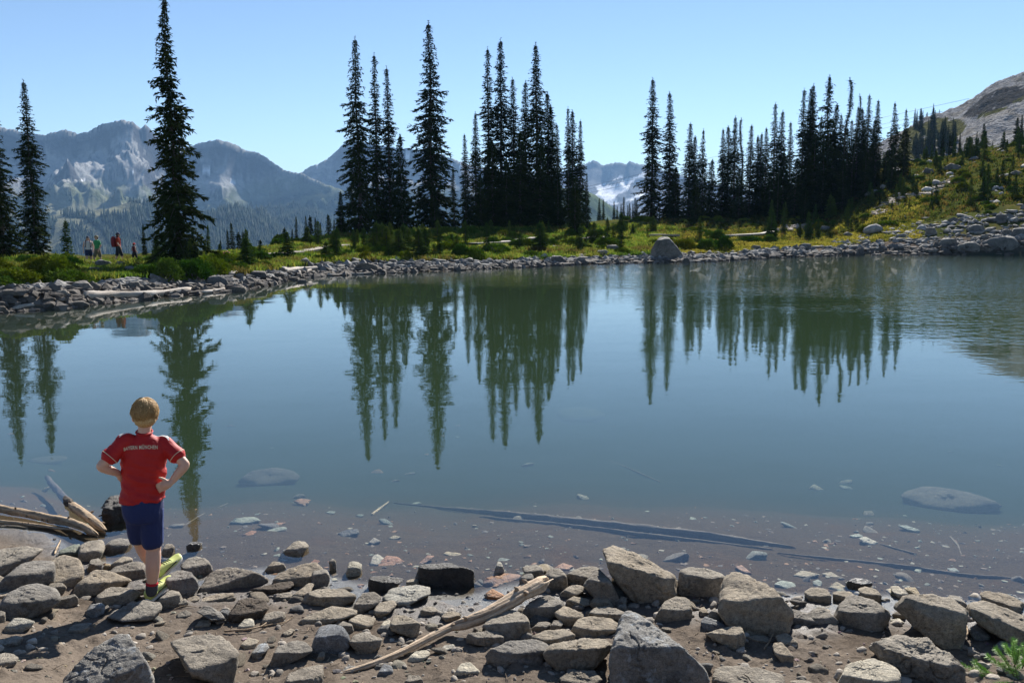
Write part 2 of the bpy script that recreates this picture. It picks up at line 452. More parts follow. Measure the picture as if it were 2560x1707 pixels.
z1o, z1s = (0, 0), 0.5101
sky_left = pts(z1o, z1s, [(-900, 560), (-500, 640), (-250, 580), (0, 612), (85, 630), (215, 655), (260, 640), (320, 625), (375, 645), (430, 635), (480, 605), (560, 585), (610, 578), (660, 600),
                          (690, 622), (715, 604), (740, 630), (770, 665), (830, 705), (893, 730), (912, 722), (960, 695), (1000, 685), (1075, 675), (1140, 690), (1200, 725), (1270, 740), (1320, 775), (1390, 825),
                          (1475, 842), (1600, 900), (1750, 960), (1900, 1010), (2100, 1060)])
x, y, z, Ug, Vg = range_grid(sky_left, 1900, 5000, -170, 520, 150, 0.40, 2.0, 0.95, 560.0)
nz = slope_of(x, y, z)
PX, PY = project(np.stack([x, y, z], -1))
nn = fbm(np.stack([x / 260, y / 260, z / 260], -1), 5); nf = fbm(np.stack([x / 60, y / 60, z / 60], -1), 3)
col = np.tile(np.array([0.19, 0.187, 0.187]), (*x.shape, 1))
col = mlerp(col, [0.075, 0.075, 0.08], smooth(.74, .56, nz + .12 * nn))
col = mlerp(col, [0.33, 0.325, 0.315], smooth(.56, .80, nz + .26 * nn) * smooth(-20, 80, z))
treeline = 95 + 70 * nn + 95 * smooth(560, 760, PX) * smooth(1000, 820, PX) + 25 * nf
green = smooth(70, -40, z - treeline - 70 - 60 * nf)
col = mlerp(col, [0.10, 0.115, 0.055], green * .85)
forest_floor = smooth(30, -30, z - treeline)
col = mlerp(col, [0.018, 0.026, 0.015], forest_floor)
runs = [pts(z1o, z1s, [(215, 1000), (290, 1075), (300, 1130), (270, 1190), (220, 1270)]), pts(z1o, z1s, [(330, 1090), (400, 1090), (480, 1150), (520, 1230)]),
        pts(z1o, z1s, [(470, 1050), (500, 1110), (540, 1140)]), pts(z1o, z1s, [(0, 1010), (90, 1080), (130, 1140)])]
runm = np.zeros(x.shape, bool)
for k, L in enumerate(runs): runm |= near_line(PX + 5 * nf * 2, PY, L, [13, 9, 6, 8][k])
meadow = in_poly(PX + 8 * nf, PY + 6 * nf, pts(z1o, z1s, [(230, 985), (450, 985), (700, 1000), (690, 1030), (560, 1050), (420, 1060), (300, 1050), (240, 1030)]))
opens = runm | meadow
col[opens] = [0.20, 0.195, 0.125]
snowp = [[(985, 830), (1050, 826), (1045, 838), (995, 840)], [(1125, 885), (1155, 890), (1150, 908), (1130, 900)], [(400, 880), (425, 882), (420, 890), (402, 889)], [(640, 845), (655, 843), (652, 856), (643, 856)], [(905, 795), (925, 800), (918, 808), (905, 805)]]
snow = np.zeros(x.shape, bool)
for sp in snowp: snow |= in_poly(PX + 2 * nf, PY + 2 * nf, pts(z1o, z1s, sp))
col[snow] = [.85, .86, .88]
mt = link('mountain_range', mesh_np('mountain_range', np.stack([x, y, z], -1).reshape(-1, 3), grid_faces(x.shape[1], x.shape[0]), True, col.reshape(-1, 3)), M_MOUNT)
tag(mt, kind='structure')
# the far forest on its lower slopes: trees too many and too small to count
fm = (forest_floor > .5) & (~opens) & (Vg < .75)
edge = ((forest_floor > .02) & (forest_floor <= .5) | (nn > .15) & (z < treeline + 160)) & ~opens & (Vg < .75)
def far_forest(name, x, y, z, prob, count, hmin, hmax, mat, seed):
    rg = np.random.default_rng(seed)
    nv_, nu_ = x.shape
    dA = np.abs(np.gradient(x, axis=1) * np.gradient(y, axis=0) - np.gradient(y, axis=1) * np.gradient(x, axis=0))
    pr = (prob * dA)[:-1, :-1].ravel(); pr = pr / pr.sum()
    k = rg.choice(len(pr), count, p=pr); iv = k // (nu_ - 1); iu = k % (nu_ - 1)
    a, b = rg.random(count), rg.random(count)
    def bl(q): return (q[iv, iu] * (1 - a) * (1 - b) + q[iv, iu + 1] * a * (1 - b) + q[iv + 1, iu] * (1 - a) * b + q[iv + 1, iu + 1] * a * b)
    px, py, pz = bl(x), bl(y), bl(z)
    h = hmin + (hmax - hmin) * rg.random(count) ** 1.5; w = h * (.16 + .07 * rg.random(count))
    S = 4; th = rg.random(count) * 6.28
    V = np.zeros((count, S + 1, 3))
    for s in range(S):
        ca, sa = np.cos(th + s * 2 * np.pi / S), np.sin(th + s * 2 * np.pi / S)
        V[:, s] = np.stack([px + ca * w, py + sa * w, pz - .5], 1)
    V[:, S] = np.stack([px, py, pz + h], 1)
    b0 = (np.arange(count) * (S + 1))[:, None]
    tri = np.concatenate([b0 + np.array([[s, (s + 1) % S, S]]) for s in range(S)])
    cc = np.repeat((.65 + .7 * rg.random(count))[:, None], S + 1, 1).ravel()[:, None] * np.array([0.016, 0.027, 0.014])
    o = link(name, mesh_np(name, V.reshape(-1, 3), tri, True, cc), mat)
    return tag(o, kind='stuff')
t = NT('far_forest_green')
M_FOREST = t.pbr(t.attr('tint'), .9, None, .1)
fo = far_forest('distant_forest', x, y, z, fm * 1.0 + edge * .10, 32000, 12, 26, M_FOREST, 3)
tag(fo, 'dark conifer forest covering the lower slopes of the far mountains', 'forest')

z2o, z2s = (780, 40), 0.4336
sky_mid = np.concatenate([[(640, 520), (700, 460)], pts(z1o, z1s, [(1450, 855), (1530, 800), (1560, 792), (1600, 770), (1640, 735)]), pts(z2o, z2s, [(180, 720), (210, 705), (330, 715), (450, 735), (560, 745), (620, 755), (740, 780), (860, 830), (1000, 870), (1150, 900), (1300, 960), (1480, 1010), (1640, 1035), (1720, 1090), (1800, 1150), (2000, 1210)])])
x, y, z, Ug, Vg = range_grid(sky_mid, 2600, 5700, -190, 300, 110, 0.38, 7.0, 0.95, 640.0)
nz = slope_of(x, y, z); PX, PY = project(np.stack([x, y, z], -1))
nn = fbm(np.stack([x / 260, y / 260, z / 260], -1), 5); nf = fbm(np.stack([x / 60, y / 60, z / 60], -1), 3)
col = np.tile(np.array([0.20, 0.197, 0.20]), (*x.shape, 1))
col = mlerp(col, [0.115, 0.115, 0.12], smooth(.74, .52, nz + .12 * nn))
col = mlerp(col, [0.33, 0.325, 0.315], smooth(.58, .80, nz + .15 * nn))
tl = 150 + 90 * nn
col = mlerp(col, [0.10, 0.12, 0.055], smooth(60, -60, z - tl - 60) * .85)
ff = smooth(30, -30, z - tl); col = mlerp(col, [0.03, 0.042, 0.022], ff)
snow = np.zeros(x.shape, bool)
for o, s, sp in [(z1o, z1s, [(1495, 842), (1560, 805), (1590, 792), (1580, 806), (1530, 832), (1500, 846)]), (z2o, z2s, [(520, 832), (560, 806), (582, 812), (540, 832)]), (z2o, z2s, [(800, 852), (835, 845), (830, 860), (805, 862)]), (z2o, z2s, [(598, 798), (640, 804), (618, 812)]), (z2o, z2s, [(525, 780), (562, 782), (550, 790)]), (z2o, z2s, [(850, 868), (880, 872), (868, 884)])]:
    snow |= in_poly(PX + 3 * nf, PY + 3 * nf, pts(o, s, sp))
col[snow] = [.84, .86, .88]
mt = link('mountain_ridge', mesh_np('mountain_ridge', np.stack([x, y, z], -1).reshape(-1, 3), grid_faces(x.shape[1], x.shape[0]), True, col.reshape(-1, 3)), M_MOUNT)
tag(mt, kind='structure')
fo = far_forest('distant_forest', x, y, z, (ff > .5) * 1.0 + ((ff > .02) & (ff <= .5)) * .2, 12000, 12, 26, M_FOREST, 4)
tag(fo, 'dark conifer forest at the foot of the middle ridge behind the lake trees', 'forest')

z5o, z5s = (1420, 380), 0.1148
sky_glac = np.concatenate([[(1150, 500), (1300, 470), (1400, 430)], pts(z5o, z5s, [(370, 245), (430, 215), (540, 165), (600, 175), (660, 185), (705, 220), (750, 250), (800, 240), (850, 220), (940, 222), (1000, 230), (1080, 215), (1150, 210), (1190, 222), (1230, 245), (1280, 240), (1300, 210), (1350, 175), (1400, 200), (1450, 220), (1510, 210), (1580, 230), (1650, 245)]), [(1660, 425), (1750, 450), (1900, 480), (2100, 520)]])
x, y, z, Ug, Vg = range_grid(sky_glac, 4200, 8000, -190, 260, 110, 0.22, 13.0, 0.95, 1000.0, jag=2.2)
nz = slope_of(x, y, z); PX, PY = project(np.stack([x, y, z], -1))
nn = fbm(np.stack([x / 400, y / 400, z / 400], -1), 5); nf = fbm(np.stack([x / 120, y / 120, z / 120], -1), 3)
col = np.tile(np.array([0.19, 0.19, 0.195]), (*x.shape, 1)); col = mlerp(col, [0.12, .12, .125], smooth(0, .4, nn))
col = mlerp(col, [0.07, .09, .045], smooth(80, -60, z + 60 * nn))
gl1 = in_poly(PX + 2.5 * nf + 2 * nn, PY + 2.5 * nf, pts(z5o, z5s, [(600, 760), (760, 690), (1000, 745), (1250, 620), (1640, 470), (1900, 380), (1900, 460), (1640, 560), (1400, 650), (1280, 850), (1060, 930), (1030, 1000), (1090, 1130), (960, 1160), (890, 1150), (760, 1050), (590, 940), (660, 860)]))
gl2 = in_poly(PX + 2 * nf, PY + 2 * nf, pts(z5o, z5s, [(1270, 1065), (1450, 970), (1600, 870), (1800, 800), (1800, 880), (1600, 970), (1400, 1060)]))
gl3 = in_poly(PX + 2 * nf, PY + 2 * nf, pts(z5o, z5s, [(860, 620), (940, 600), (1150, 540), (1400, 480), (1500, 450), (1420, 510), (1150, 580), (930, 640)])) & (nf > .05)
col[gl1 | gl2 | gl3] = [.84, .85, .87]
mt = link('glacier_mountain', mesh_np('glacier_mountain', np.stack([x, y, z], -1).reshape(-1, 3), grid_faces(x.shape[1], x.shape[0]), True, col.reshape(-1, 3)), M_MOUNT)
tag(mt, kind='structure')
# green shoulder in front of the glacier
sky_sh = np.array([(1100, 600), (1250, 520), (1400, 470), (1470, 478), (1487, 487), (1532, 518), (1570, 548), (1620, 580), (1700, 620)], float)
x, y, z, Ug, Vg = range_grid(sky_sh, 1600, 3000, -190, 120, 60, 0.16, 23.0, .95, 400.0, jag=1.0)
nn = fbm(np.stack([x / 160, y / 160, z / 160], -1), 5)
col = np.tile(np.array([0.11, 0.14, 0.07]), (*x.shape, 1)); col = mlerp(col, [0.04, .055, .03], smooth(-.1, .35, nn))
mt = link('mountain_shoulder', mesh_np('mountain_shoulder', np.stack([x, y, z], -1).reshape(-1, 3), grid_faces(x.shape[1], x.shape[0]), True, col.reshape(-1, 3)), M_MOUNT)
tag(mt, kind='structure')

# valley floor reaching the horizon
vr = np.geomspace(500, 11500, 24); va = np.linspace(-math.pi / 2, math.pi / 2, 49)
VA, VR = np.meshgrid(va, vr)
vz = -195 + 20 * smooth(2500, 500, VR)
t = NT('valley_green'); wp = t.worldpos()
M_VALLEY = t.pbr(t.ramp(t.noise(.01, 6, .6, wp), [(.3, (.03, .045, .022)), (.7, (.075, .09, .045))]), .95, None, .0)
vf = link('valley_floor', mesh_np('valley_floor', np.stack([VR * np.sin(VA), VR * np.cos(VA), vz], -1).reshape(-1, 3), grid_faces(len(va), len(vr))), M_VALLEY)
tag(vf, kind='structure')

# rocky hillside on the right
z6o, z6s = (2200, 160), 0.1913
sky_hill = np.concatenate([[(1850, 530), (2000, 470), (2150, 385), (2230, 340)], pts(z6o, z6s, [(440, 790), (520, 735), (600, 690), (660, 670), (730, 652), (800, 640), (860, 605), (1000, 560), (1090, 515), (1170, 460), (1300, 390), (1400, 295), (1500, 240), (1600, 200), (1700, 160), (1880, 100)]), [(2650, 140), (2800, 70), (3000, 0), (3400, -60)]])
x, y, z, Ug, Vg = range_grid(sky_hill, 255, 620, -4, 270, 190, 0.10, 31.0, 1.1, 60.0, jag=1.5, gully=.4)
base = ground_h(x, y, False)
z = np.maximum(z, np.where(Vg < .35, base - .6, -50))
nz = slope_of(x, y, z); PX, PY = project(np.stack([x, y, z], -1))
nn = fbm(np.stack([x / 45, y / 45, z / 45], -1), 5); nf = fbm(np.stack([x / 9, y / 9, z / 9], -1), 4)
z = z + .5 * nf + .35 * np.maximum(0, fbm(np.stack([x / 3, y / 3, z / 3], -1), 2))
col = np.tile(np.array([0.225, 0.225, 0.23]), (*x.shape, 1)); col = mlerp(col, [0.19, .18, .165], smooth(-.1, .3, nf))
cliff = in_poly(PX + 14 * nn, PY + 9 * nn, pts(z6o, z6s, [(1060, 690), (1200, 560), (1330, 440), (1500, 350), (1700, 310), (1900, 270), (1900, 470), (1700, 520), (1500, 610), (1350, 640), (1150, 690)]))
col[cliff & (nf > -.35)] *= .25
veg = in_poly(PX + 12 * nn, PY + 9 * nn, pts(z6o, z6s, [(300, 800), (450, 800), (700, 690), (850, 690), (1080, 740), (1120, 830), (1080, 900), (1000, 960), (900, 1060), (700, 1300), (200, 1300)])) | in_poly(PX + 10 * nn, PY + 8 * nn, pts(z6o, z6s, [(1150, 690), (1500, 600), (1880, 420), (1880, 480), (1550, 640), (1250, 720)])) & (nf > -.1)
vegc = np.array([0.075, 0.075, 0.032]); col = np.where((veg & (nf > -.35))[..., None], vegc * (1 + .5 * nf[..., None]), col)
path = near_line(PX, PY, pts(z6o, z6s, [(1170, 1150), (1130, 1060), (1170, 980), (1260, 920), (1500, 860)]), 1.6)
col[path] = [.33, .30, .26]
t = NT('hillside_talus'); tc = t.attr('tint'); wp = t.worldpos()
vo = t.n('ShaderNodeTexVoronoi', dict(feature='F1'), Vector=wp, Scale=.55)
vo2 = t.n('ShaderNodeTexVoronoi', dict(feature='F1'), Vector=wp, Scale=1.3)
c = t.mix(1.0, tc, t.ramp(vo.outputs['Color'], [(0.1, (.55, .55, .56)), (0.9, (1.45, 1.43, 1.4))]), 'MULTIPLY')
hh = t.math('ADD', t.math('MULTIPLY', vo.outputs['Distance'], -1.0), t.math('MULTIPLY', vo2.outputs['Distance'], -.5))
M_HILL = t.pbr(c, .95, t.bump(hh, 1.0, 1.2), 0.0)
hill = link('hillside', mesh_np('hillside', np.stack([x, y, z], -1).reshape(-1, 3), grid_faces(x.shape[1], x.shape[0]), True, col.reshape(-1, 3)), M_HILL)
tag(hill, kind='structure')
HILL = (x, y, z, Ug, Vg, veg)
# ------------------------------------------------------------------ conifers
def tubes(paths, radii, sides=6, caps=True):
    """join tapered tubes; paths: list of (n,3) arrays, radii: list of (n,) arrays"""
    Vs, Fs, Ts, off = [], [], [], 0
    for P, R in zip(paths, radii):
        P = np.asarray(P, float); R = np.asarray(R, float); n = len(P)
        T = np.gradient(P, axis=0); T /= np.linalg.norm(T, axis=1)[:, None] + 1e-12
        ref = np.array([0, 0, 1.0]) if abs(T[:, 2]).mean() < .8 else np.array([1.0, 0, 0])
        A = np.cross(T, ref); A /= np.linalg.norm(A, axis=1)[:, None] + 1e-12
        B = np.cross(T, A)
        th = np.arange(sides) * 2 * np.pi / sides
        ring = P[:, None, :] + R[:, None, None] * (np.cos(th)[None, :, None] * A[:, None, :] + np.sin(th)[None, :, None] * B[:, None, :])
        Vs.append(ring.reshape(-1, 3)); Fs.append(grid_faces(sides, n, True) + off)
        k = off + n * sides
        if caps:
            Vs.append(P[[0, -1]]); s = np.arange(sides)
            Ts.append(np.stack([np.full(sides, k), off + (s + 1) % sides, off + s], 1))
            Ts.append(np.stack([np.full(sides, k + 1), off + (n - 1) * sides + s, off + (n - 1) * sides + (s + 1) % sides], 1))
            k += 2
        off = k
    return np.concatenate(Vs), [np.concatenate(Fs)] + ([np.concatenate(Ts)] if Ts else [])

def sprays(base, tip, width, rng):
    """needle-covered twigs: flat pointed lozenges with a raised spine, 6 vertices, 8 faces"""
    n = len(base); d = tip - base; L = np.linalg.norm(d, axis=1)[:, None] + 1e-9; t = d / L
    up = np.tile([0, 0, 1.0], (n, 1)) + rng.normal(0, .45, (n, 3))
    s = np.cross(t, up); s /= np.linalg.norm(s, axis=1)[:, None] + 1e-9
    u = np.cross(s, t)
    w = width[:, None]
    m = base + d * .38
    V = np.stack([base, m + s * w, m + u * w * .45, m - s * w, m - u * w * .35, tip], 1).reshape(-1, 3)
    b = (np.arange(n) * 6)[:, None]
    F = np.concatenate([b + np.array([[0, 1, 2]]), b + np.array([[0, 2, 3]]), b + np.array([[0, 3, 4]]), b + np.array([[0, 4, 1]]),
                        b + np.array([[5, 2, 1]]), b + np.array([[5, 3, 2]]), b + np.array([[5, 4, 3]]), b + np.array([[5, 1, 4]])])
    return V, F

def conifer_mesh(seed, H=20.0, rmax=1.9, p=.62, z0=.04, dens=1.0, droop=1.0, gaps=.25, twig=1.0, nbr=6, spire=.12, dead=0.0, bend=0.02, core=True):
    rng = np.random.default_rng(seed)
    nz = 24; zz = np.linspace(0, H, nz)
    bx = bend * H * (fbm(xyz(zz / H * 2.2, seed * 1.7, .1), 2)) * zz / H; by = bend * H * (fbm(xyz(zz / H * 2.2, seed * 2.9, .7), 2)) * zz / H
    axis = np.stack([bx, by, zz], 1)
    rt = (.0085 * H + .03) * (1 - zz / H) ** .85 + .012
    rt[0] *= 1.35; axis[0, 2] = -.4
    tv, tf = tubes([axis], [rt], 8)
    def ax(z): return np.stack([np.interp(z, zz, bx), np.interp(z, zz, by), z], -1)
    B0, B1, W = [], [], []
    bpaths, brad = [], []
    z = H * z0
    clump = lambda zv, a: 1 + gaps * 1.7 * noise3(np.array([zv * 6.0 / H * 3, math.cos(a) * 1.3 + seed, math.sin(a) * 1.3]))
    while z < H * .985:
        u = z / H
        R = rmax * ((1 - u) ** p) * (1 - .25 * smooth(.12, 0, np.array(u)))
        if u > .55: R *= (1 - spire * smooth(.55, .9, np.array(u)) * 2.2)
        R = max(R, .05)
        k = max(3, int(round(nbr * (1.15 - .35 * u))))
        a0 = rng.random() * 6.28
        level = 1 + gaps * 1.2 * rng.normal() * .6
        if rng.random() < gaps * .25 and u < .9: level *= .45
        for j in range(k):
            a = a0 + j * 2 * np.pi / k + rng.normal(0, .25)
            L = R * level * float(clump(z, a)) * rng.uniform(.72, 1.12)
            L = float(np.clip(L, .07, rmax * 1.35))
            if rng.random() < dead * smooth(.2, .6, np.array(u)): L *= .3
            el0 = math.radians(-8 - 16 * droop * (1 - u) + 42 * max(0, u - .72) / .28) + rng.normal(0, .12)
            n = 6; s = np.linspace(0, 1, n)
            dirh = np.array([math.cos(a), math.sin(a), 0]); side = np.array([-math.sin(a), math.cos(a), 0])
            sag = -.30 * droop * (1 - .7 * u)
            path = ax(np.array([z]))[0] + (dirh[None] * (s * L * math.cos(el0))[:, None]) + np.array([0, 0, 1.0])[None] * (s * L * math.sin(el0) + sag * L * (s ** 2 - .75 * s ** 3.2))[:, None]
            if L > .5: bpaths.append(path[[0, 2, 5]]); brad.append(np.array([.012 + .012 * L, .009 + .008 * L, .004]))
            m = max(4, int(L / .062 * dens))
            q = np.sort(rng.uniform(.06 if L < .8 else .14, 1.0, m)); q[-1] = .9
            bp = np.stack([np.interp(q, s, path[:, c]) for c in range(3)], 1)
            sg = np.where(np.arange(m) % 2 == 0, 1, -1) * 1.0
            ln = (.20 + .36 * L * (1 - .72 * q) ** .9) * rng.uniform(.6, 1.25, m) * twig
            ln = np.minimum(ln, .70) * (1 - .5 * float(smooth(.68, 1.0, np.array(u))))
            fw = rng.uniform(.35, .95, m)
            dz = rng.normal(-.16, .22, m) * droop - .05
            dr = dirh[None] * fw[:, None] + side[None] * (sg * rng.uniform(.5, 1.0, m))[:, None] + np.array([[0, 0, 1.0]]) * dz[:, None]
            dr /= np.linalg.norm(dr, axis=1)[:, None]
            dr[-1] = dirh + np.array([0, 0, rng.normal(-.05, .2)])
            B0.append(bp); B1.append(bp + dr * ln[:, None]); W.append(np.full(m, (.066 - .02 * u) * twig) * rng.uniform(.7, 1.4, m) + .01 * L)
            # hanging secondary sprays thicken the boughs
            mm = m // 2
            if mm:
                ii = rng.integers(0, m, mm); st = bp[ii] + dr[ii] * (ln[ii] * rng.uniform(.2, .7, mm))[:, None]
                dd = dirh[None] * rng.uniform(.2, .8, mm)[:, None] + side[None] * rng.normal(0, .6, mm)[:, None] + np.array([[0, 0, 1.0]]) * rng.normal(-.35, .3, mm)[:, None] * droop
                B0.append(st); B1.append(st + dd * (.30 * twig * rng.uniform(.6, 1.2, mm))[:, None]); W.append(np.full(mm, .06 * twig))
        z += (.25 * (1 - u) + .105) * rng.uniform(.8, 1.2) / max(.6, dens ** .5) * (H / 20) ** .35
    # leader
    topz = np.linspace(H * .95, H, 7)
    for q in topz:
        c = ax(np.array([q]))[0]
        for j in range(4):
            a = rng.random() * 6.28
            B0.append(c[None]); B1.append((c + np.array([math.cos(a) * .16, math.sin(a) * .16, .14]))[None]); W.append(np.array([.035]))
    B0.append(ax(np.array([H * .985]))); B1.append(ax(np.array([H * .985])) + [0, 0, .4]); W.append(np.array([.04]))
    sv, sf = sprays(np.concatenate(B0), np.concatenate(B1), np.concatenate(W), rng)
    bv, bf = tubes(bpaths, brad, 3, False) if bpaths else (np.zeros((0, 3)), [np.zeros((0, 4), int)])
    return (tv, tf), (sv, sf), (bv, bf)

t = NT('conifer_needles'); oc = t.objcoord(); rnd = t.objrand()
n1_ = t.noise(.9, 3, .6, oc); n2_ = t.noise(6, 2, .6, oc)
c = t.ramp(n1_, [(.30, (.016, .030, .013)), (.52, (.030, .047, .017)), (.72, (.050, .060, .020))])
c = t.mix(t.ramp(n2_, [(.60, (0, 0, 0)), (.75, (.6, .6, .6))]), c, (.060, .046, .022))
c = t.mix(1.0, c, t.ramp(rnd, [(0, (.75, .8, .8)), (1, (1.2, 1.15, 1.1))]), 'MULTIPLY')
d1 = t.n('ShaderNodeBsdfDiffuse', None, Color=c).outputs[0]
tl_ = t.n('ShaderNodeBsdfTranslucent', None, Color=t.mix(1.0, c, (1.3, 1.5, .7), 'MULTIPLY')).outputs[0]
t.t.links.new(t.n('ShaderNodeMixShader', None, i0=.22, i1=d1, i2=tl_).outputs[0], t.out.inputs['Surface'])
M_NEEDLE = t.m
t = NT('young_fir_needles'); oc = t.objcoord(); rnd = t.objrand()
c = t.ramp(t.noise(3.5, 3, .6, oc), [(.30, (.05, .085, .026)), (.55, (.09, .135, .040)), (.75, (.14, .165, .055))])
c = t.mix(1.0, c, t.ramp(rnd, [(0, (.6, .75, .7)), (.5, (1, 1, 1)), (1, (1.35, 1.15, .8))]), 'MULTIPLY')
d1 = t.n('ShaderNodeBsdfDiffuse', None, Color=c).outputs[0]
tl_ = t.n('ShaderNodeBsdfTranslucent', None, Color=t.mix(1.0, c, (1.4, 1.6, .6), 'MULTIPLY')).outputs[0]
t.t.links.new(t.n('ShaderNodeMixShader', None, i0=.35, i1=d1, i2=tl_).outputs[0], t.out.inputs['Surface'])
M_YOUNG = t.m
t = NT('conifer_bark'); oc = t.objcoord()
sv_ = t.n('ShaderNodeVectorMath', dict(operation='MULTIPLY'), i0=oc, i1=(9, 9, 1.6)).outputs[0]
nb = t.noise(2.2, 5, .65, sv_)
M_BARK = t.pbr(t.ramp(nb, [(.3, (.035, .030, .026)), (.7, (.15, .135, .12))]), .95, t.bump(nb, .8, .03), .1)

def conifer_proto(name, seed, mat=None, **kw):
    (tv, tf), (sv, sf), (bv, bf) = conifer_mesh(seed, **kw)
    trunk = mesh_np(name + '_trunk', np.concatenate([tv, bv]), tf + [f + len(tv) for f in bf], True); trunk.materials.append(M_BARK)
    crown = mesh_np(name + '_crown', sv, sf, False); crown.materials.append(mat or M_NEEDLE)
    return trunk, crown, kw.get('H', 20.0)
PROTO = {}
PROTO = {
 'spire_a': conifer_proto('spire_a', 1, dens=.85, H=20, rmax=2.05, p=.60, droop=1.1, gaps=.30),
 'spire_b': conifer_proto('spire_b', 2, dens=.9, H=20, rmax=1.75, p=.62, droop=1.0, gaps=.35),
 'spire_c': conifer_proto('spire_c', 3, dens=.85, H=20, rmax=2.35, p=.70, droop=1.2, gaps=.36),
 'spire_d': conifer_proto('spire_d', 4, H=20, rmax=1.65, p=.55, droop=.9, gaps=.28),
 'broad': conifer_proto('broad', 5, dens=.75, H=14, rmax=2.5, p=.85, droop=1.0, gaps=.22, spire=.0),
 'slim': conifer_proto('slim', 6, H=16, rmax=1.1, p=.55, droop=.9, gaps=.35),
 'clumpy': conifer_proto('clumpy', 8, H=18, rmax=1.8, p=.55, droop=1.2, gaps=.6, dead=.15, bend=.05),
 'snag': conifer_proto('snag', 9, H=18, rmax=.55, p=.4, droop=.8, gaps=.7, dead=.75, bend=.08, z0=.3),
 'mid': conifer_proto('mid', 10, H=9, rmax=1.45, p=.8, droop=.9, gaps=.25, spire=.03),
 'young': conifer_proto('young', 12, mat=M_YOUNG, H=3.2, rmax=.78, p=.9, droop=.5, gaps=.25, spire=0, dens=1.3, twig=.8, nbr=6, z0=.06),
 'young_b': conifer_proto('young_b', 13, mat=M_YOUNG, H=2.4, rmax=.75, p=.8, droop=.4, gaps=.35, spire=0, dens=1.3, twig=.8, nbr=6, z0=.05),
 'hero': conifer_proto('hero', 21, H=15.5, rmax=2.0, p=.66, droop=1.25, gaps=.42, dens=1.25, twig=.85, spire=.13),
}
def place_tree(kind, x, y, H, label, group=None, widen=1.0, rz=None, name='conifer_tree', base=None, lean=0.0, cat='tree'):
    trunk, crown, H0 = PROTO[kind]
    zb = float(ground_h(np.array([x]), np.array([y]), False)[0]) if base is None else base
    root = empty(name, (x, y, zb - .05), random.random() * 6.28 if rz is None else rz)
    s = H / H0; root.scale = (s * widen, s * widen, s)
    if lean: root.rotation_euler[1] = lean
    a = link('trunk', trunk, None, root); b = link('crown', crown, None, root)
    tag(root, label, cat, group)
    return root
def tree_px(kind, px, py, D, label, group=None, widen=1.0, **kw):
    P = at_dist(float(px), float(py), float(D))
    zb = float(ground_h(P[:1], P[1:2], False)[0]) if kw.get('base') is None else kw['base']
    return place_tree(kind, P[0], P[1], P[2] - zb + .05, label, group, widen, **kw)

ORD = ['first', 'second', 'third', 'fourth', 'fifth', 'sixth', 'seventh', 'eighth', 'ninth', 'tenth', 'eleventh', 'twelfth', 'thirteenth', 'fourteenth', 'fifteenth', 'sixteenth', 'seventeenth', 'eighteenth', 'nineteenth', 'twentieth']
ORD += ['twenty-' + o for o in ORD[:9]] + ['thirtieth'] + ['thirty-' + o for o in ORD[:9]]
def rank(rows, key):
    o = sorted(range(len(rows)), key=lambda i: key(rows[i])); r = [0] * len(rows)
    for n_, i in enumerate(o): r[i] = n_
    return r
# left bank
tree_px('hero', 410, -8, 50, 'tall lone conifer standing at the lake edge with drooping boughs', rz=2.0, widen=.86)
tree_px('spire_a', 58, 200, 70, 'narrow conifer with bare grey lower trunk beside the valley ski runs', widen=1.05)
tree_px('spire_c', -22, 237, 56, 'dark conifer beside the narrow bare-trunked conifer on the grassy bank', widen=1.0)
tree_px('young', 163, 556, 60, 'small open-branched fir beside the woman in white top', widen=.9)
tree_px('mid', 357, 560, 66, 'small dark fir just behind the child in red cap', widen=.62)
tree_px('young', 519, 566, 62, 'thin young fir close beside the tall lone conifer', widen=.55)
ROWS = [(568, 575, 120), (578, 556, 120), (596, 583, 125), (607, 579, 125), (551, 600, 118), (710, 570, 120), (740, 541, 125), (764, 540, 125), (776, 541, 128), (788, 543, 128), (801, 556, 130), (821, 537, 130), (835, 549, 130), (730, 572, 118), (650, 600, 115)]
RK = rank(ROWS, lambda q: q[0])
for k, (px, py, D) in enumerate(ROWS):
    tree_px(['slim', 'spire_d', 'mid'][k % 3], px, py, D, ORD[RK[k]] + ' small conifer behind the grassy crest counted from the tall lone conifer', 'conifers peeking over the crest', widen=.9 + .1 * (k % 3), name='conifer_tree')
# first cluster
GA = 'three tall conifers in the first island cluster'
tree_px('spire_c', 887, 93, 98, 'tallest broad-skirted conifer of the three-tree island cluster', widen=.95, rz=.5)
tree_px('spire_b', 935, 134, 100, 'middle spire of the three-tree island cluster', widen=.92, rz=2.2)
tree_px('spire_b', 966, 167, 100, 'shortest spire of the three-tree island cluster', widen=.98, rz=4)
tree_px('mid', 1000, 339, 97, 'half-height fir leaning against the three-tree cluster', widen=1.0)
tree_px('spire_c', 1071, 55, 106, 'solitary tallest spire with ragged gaps and wide skirt', widen=1.05, rz=3.9)
tree_px('slim', 1133, 421, 104, 'short dark fir tucked beside the ragged solitary spire', widen=1.2)
tree_px('mid', 1085, 470, 103, 'low dark fir under the ragged solitary spire', widen=1.2)
tree_px('mid', 850, 480, 96, 'low dark fir at the skirt of the three-tree cluster', widen=1.1)
GC = 'dense central stand of conifers'
